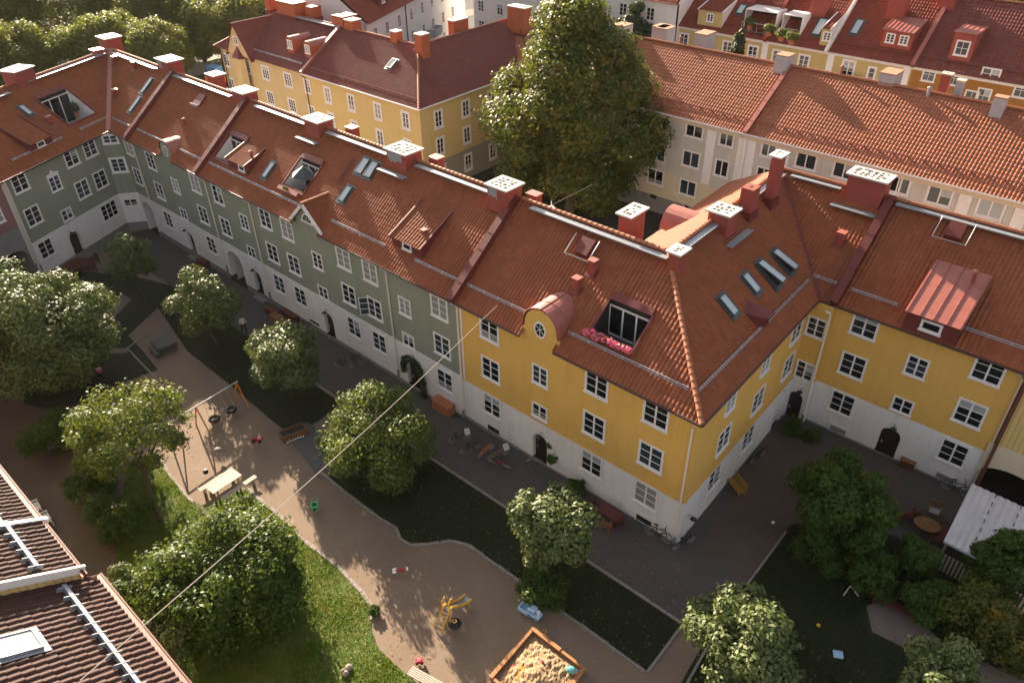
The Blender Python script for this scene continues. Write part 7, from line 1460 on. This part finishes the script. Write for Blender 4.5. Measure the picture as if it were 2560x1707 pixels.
# plants on the back row terraces
for q, lb in (((1060, 270), 'climbing plant at the left end of the railed roof terrace in the back row'), ((1290, 350), 'leafy pot plant at the right end of the railed roof terrace in the back row'), ((1450, 410), 'box of plants on the second roof terrace of the back row, left one'), ((1570, 450), 'box of plants on the second roof terrace of the back row, right one')):
    p = onz(*T((1660, 0), *q), EBZ+1.6); o = empty('potted_plant', tuple(p), lb, 'potted plant', 'terrace plants in the back row'); c = bpy.data.objects.new('leaves', leaf_mesh('leaves', [(*p, .75, .5, .5)], 500, .25, L_['park'], 6)); col.objects.link(c); setpar(c, o); m = MB().mat('terra'); m.tube([p-Vector((0, 0, .8)), p-Vector((0, 0, .3))], [.3, .4], 8); m.build('pot', None, o)
for q, lb, mt in ((T((300, 0), 1175, 960), 'blue parked van seen beyond the ridge left of the cream house', 'bluep'), (T((300, 0), 1185, 1045), 'orange parked van seen beyond the ridge, in front of the blue one', 'orangep')):
    p = onz(*q, 1.6); g_ = gz(p.x, p.y); o = empty('parked_van', (p.x, p.y, g_), lb, 'van', 'vans beyond the ridge', .2); m = MB().mat(mt); m.box((-1.2, -.8, .35), (1.2, .8, 1.2)); m.box((-.9, -.72, 1.2), (1.0, .72, 1.75)); attach(m, 'body', o); m = MB().mat('glass'); m.box((-.95, -.74, 1.25), (-.85, .74, 1.6)); attach(m, 'windscreen', o)
    for x in (-.75, .75):
        for y in (-.8, .8): m = MB().mat('rubber'); m.tube([(x, y-.05, .33), (x, y+.05, .33)], .33, 12); attach(m, 'wheel', o)
# person walking on the path
def person(world, rz):
    o = empty('person', world, 'person in a white shirt and dark trousers walking on the path by the green house', 'person', rz=rz)
    vs = [(0, 0, .95), (0, 0, 1.15), (0, .01, 1.38), (0, .01, 1.5), (.01, 0, 1.6), (.03, 0, 1.7),
          (0, .17, 1.4), (-.06, .24, 1.15), (.06, .25, .92), (.1, .25, .82), (0, -.17, 1.4), (.06, -.24, 1.15), (-.1, -.25, .93), (-.12, -.25, .83),
          (0, .1, .9), (.2, .1, .5), (.22, .1, .08), (.36, .1, .04), (0, -.1, .9), (-.08, -.1, .5), (-.3, -.1, .12), (-.2, -.1, .03)]
    es = [(0, 1), (1, 2), (2, 3), (3, 4), (4, 5), (2, 6), (6, 7), (7, 8), (8, 9), (2, 10), (10, 11), (11, 12), (12, 13), (0, 14), (14, 15), (15, 16), (16, 17), (0, 18), (18, 19), (19, 20), (20, 21)]
    rs = [.15, .14, .16, .06, .085, .09, .07, .05, .04, .035, .07, .05, .04, .035, .11, .075, .05, .04, .11, .075, .05, .04]
    me = bpy.data.meshes.new('body'); me.from_pydata(vs, es, []); b = bpy.data.objects.new('body', me); col.objects.link(b); b.parent = o
    sm = b.modifiers.new('skin', 'SKIN'); sv = me.skin_vertices[0].data
    for i, r in enumerate(rs): sv[i].radius = (r, r*.9)
    sv[0].use_root = True; b.modifiers.new('sub', 'SUBSURF').levels = 1; b.modifiers['sub'].render_levels = 1
    m, nt, bs = nodes('person clothes'); tc_ = N(nt, 'ShaderNodeTexCoord'); sp = N(nt, 'ShaderNodeSeparateXYZ'); nt.links.new(tc_.outputs['Object'], sp.inputs[0]); cr = N(nt, 'ShaderNodeValToRGB'); cr.color_ramp.interpolation = 'CONSTANT'
    cr.color_ramp.elements[0].color = (.015, .015, .02, 1); cr.color_ramp.elements[1].position = .49; cr.color_ramp.elements[1].color = (.68, .64, .62, 1); e = cr.color_ramp.elements.new(.745); e.color = (.45, .27, .2, 1)
    nt.links.new(mth(nt, 'DIVIDE', sp.outputs[2], 2.0), cr.inputs[0]); nt.links.new(cr.outputs[0], bs.inputs['Base Color']); bs.inputs['Roughness'].default_value = .8; me.materials.append(m)
    h = MB().mat('hair'); h.ball((.01, 0, 1.72), (.115, .1, .11), 10, 6); attach(h, 'hair', o); return o
pp_ = gp(*T((400, 640), 1045, 950)); person(tuple(pp_), math.pi*.9)
p = gp(*g0(1280, 480)); 

# ================================================================== air
hz = MB().mat('trim'); hz.box((-420, -120, -2.2), (150, 420, 40)); ho = hz.build('haze'); tag(ho, kind='stuff')
hm = bpy.data.materials.new('haze'); hm.use_nodes = True; hn = hm.node_tree; hn.nodes.remove(hn.nodes['Principled BSDF']); pv = hn.nodes.new('ShaderNodeVolumePrincipled'); pv.inputs['Color'].default_value = (1, .95, .88, 1); pv.inputs['Density'].default_value = .00004; pv.inputs['Anisotropy'].default_value = .3
hn.links.new(pv.outputs[0], hn.nodes['Material Output'].inputs['Volume']); ho.data.materials.clear(); ho.data.materials.append(hm)
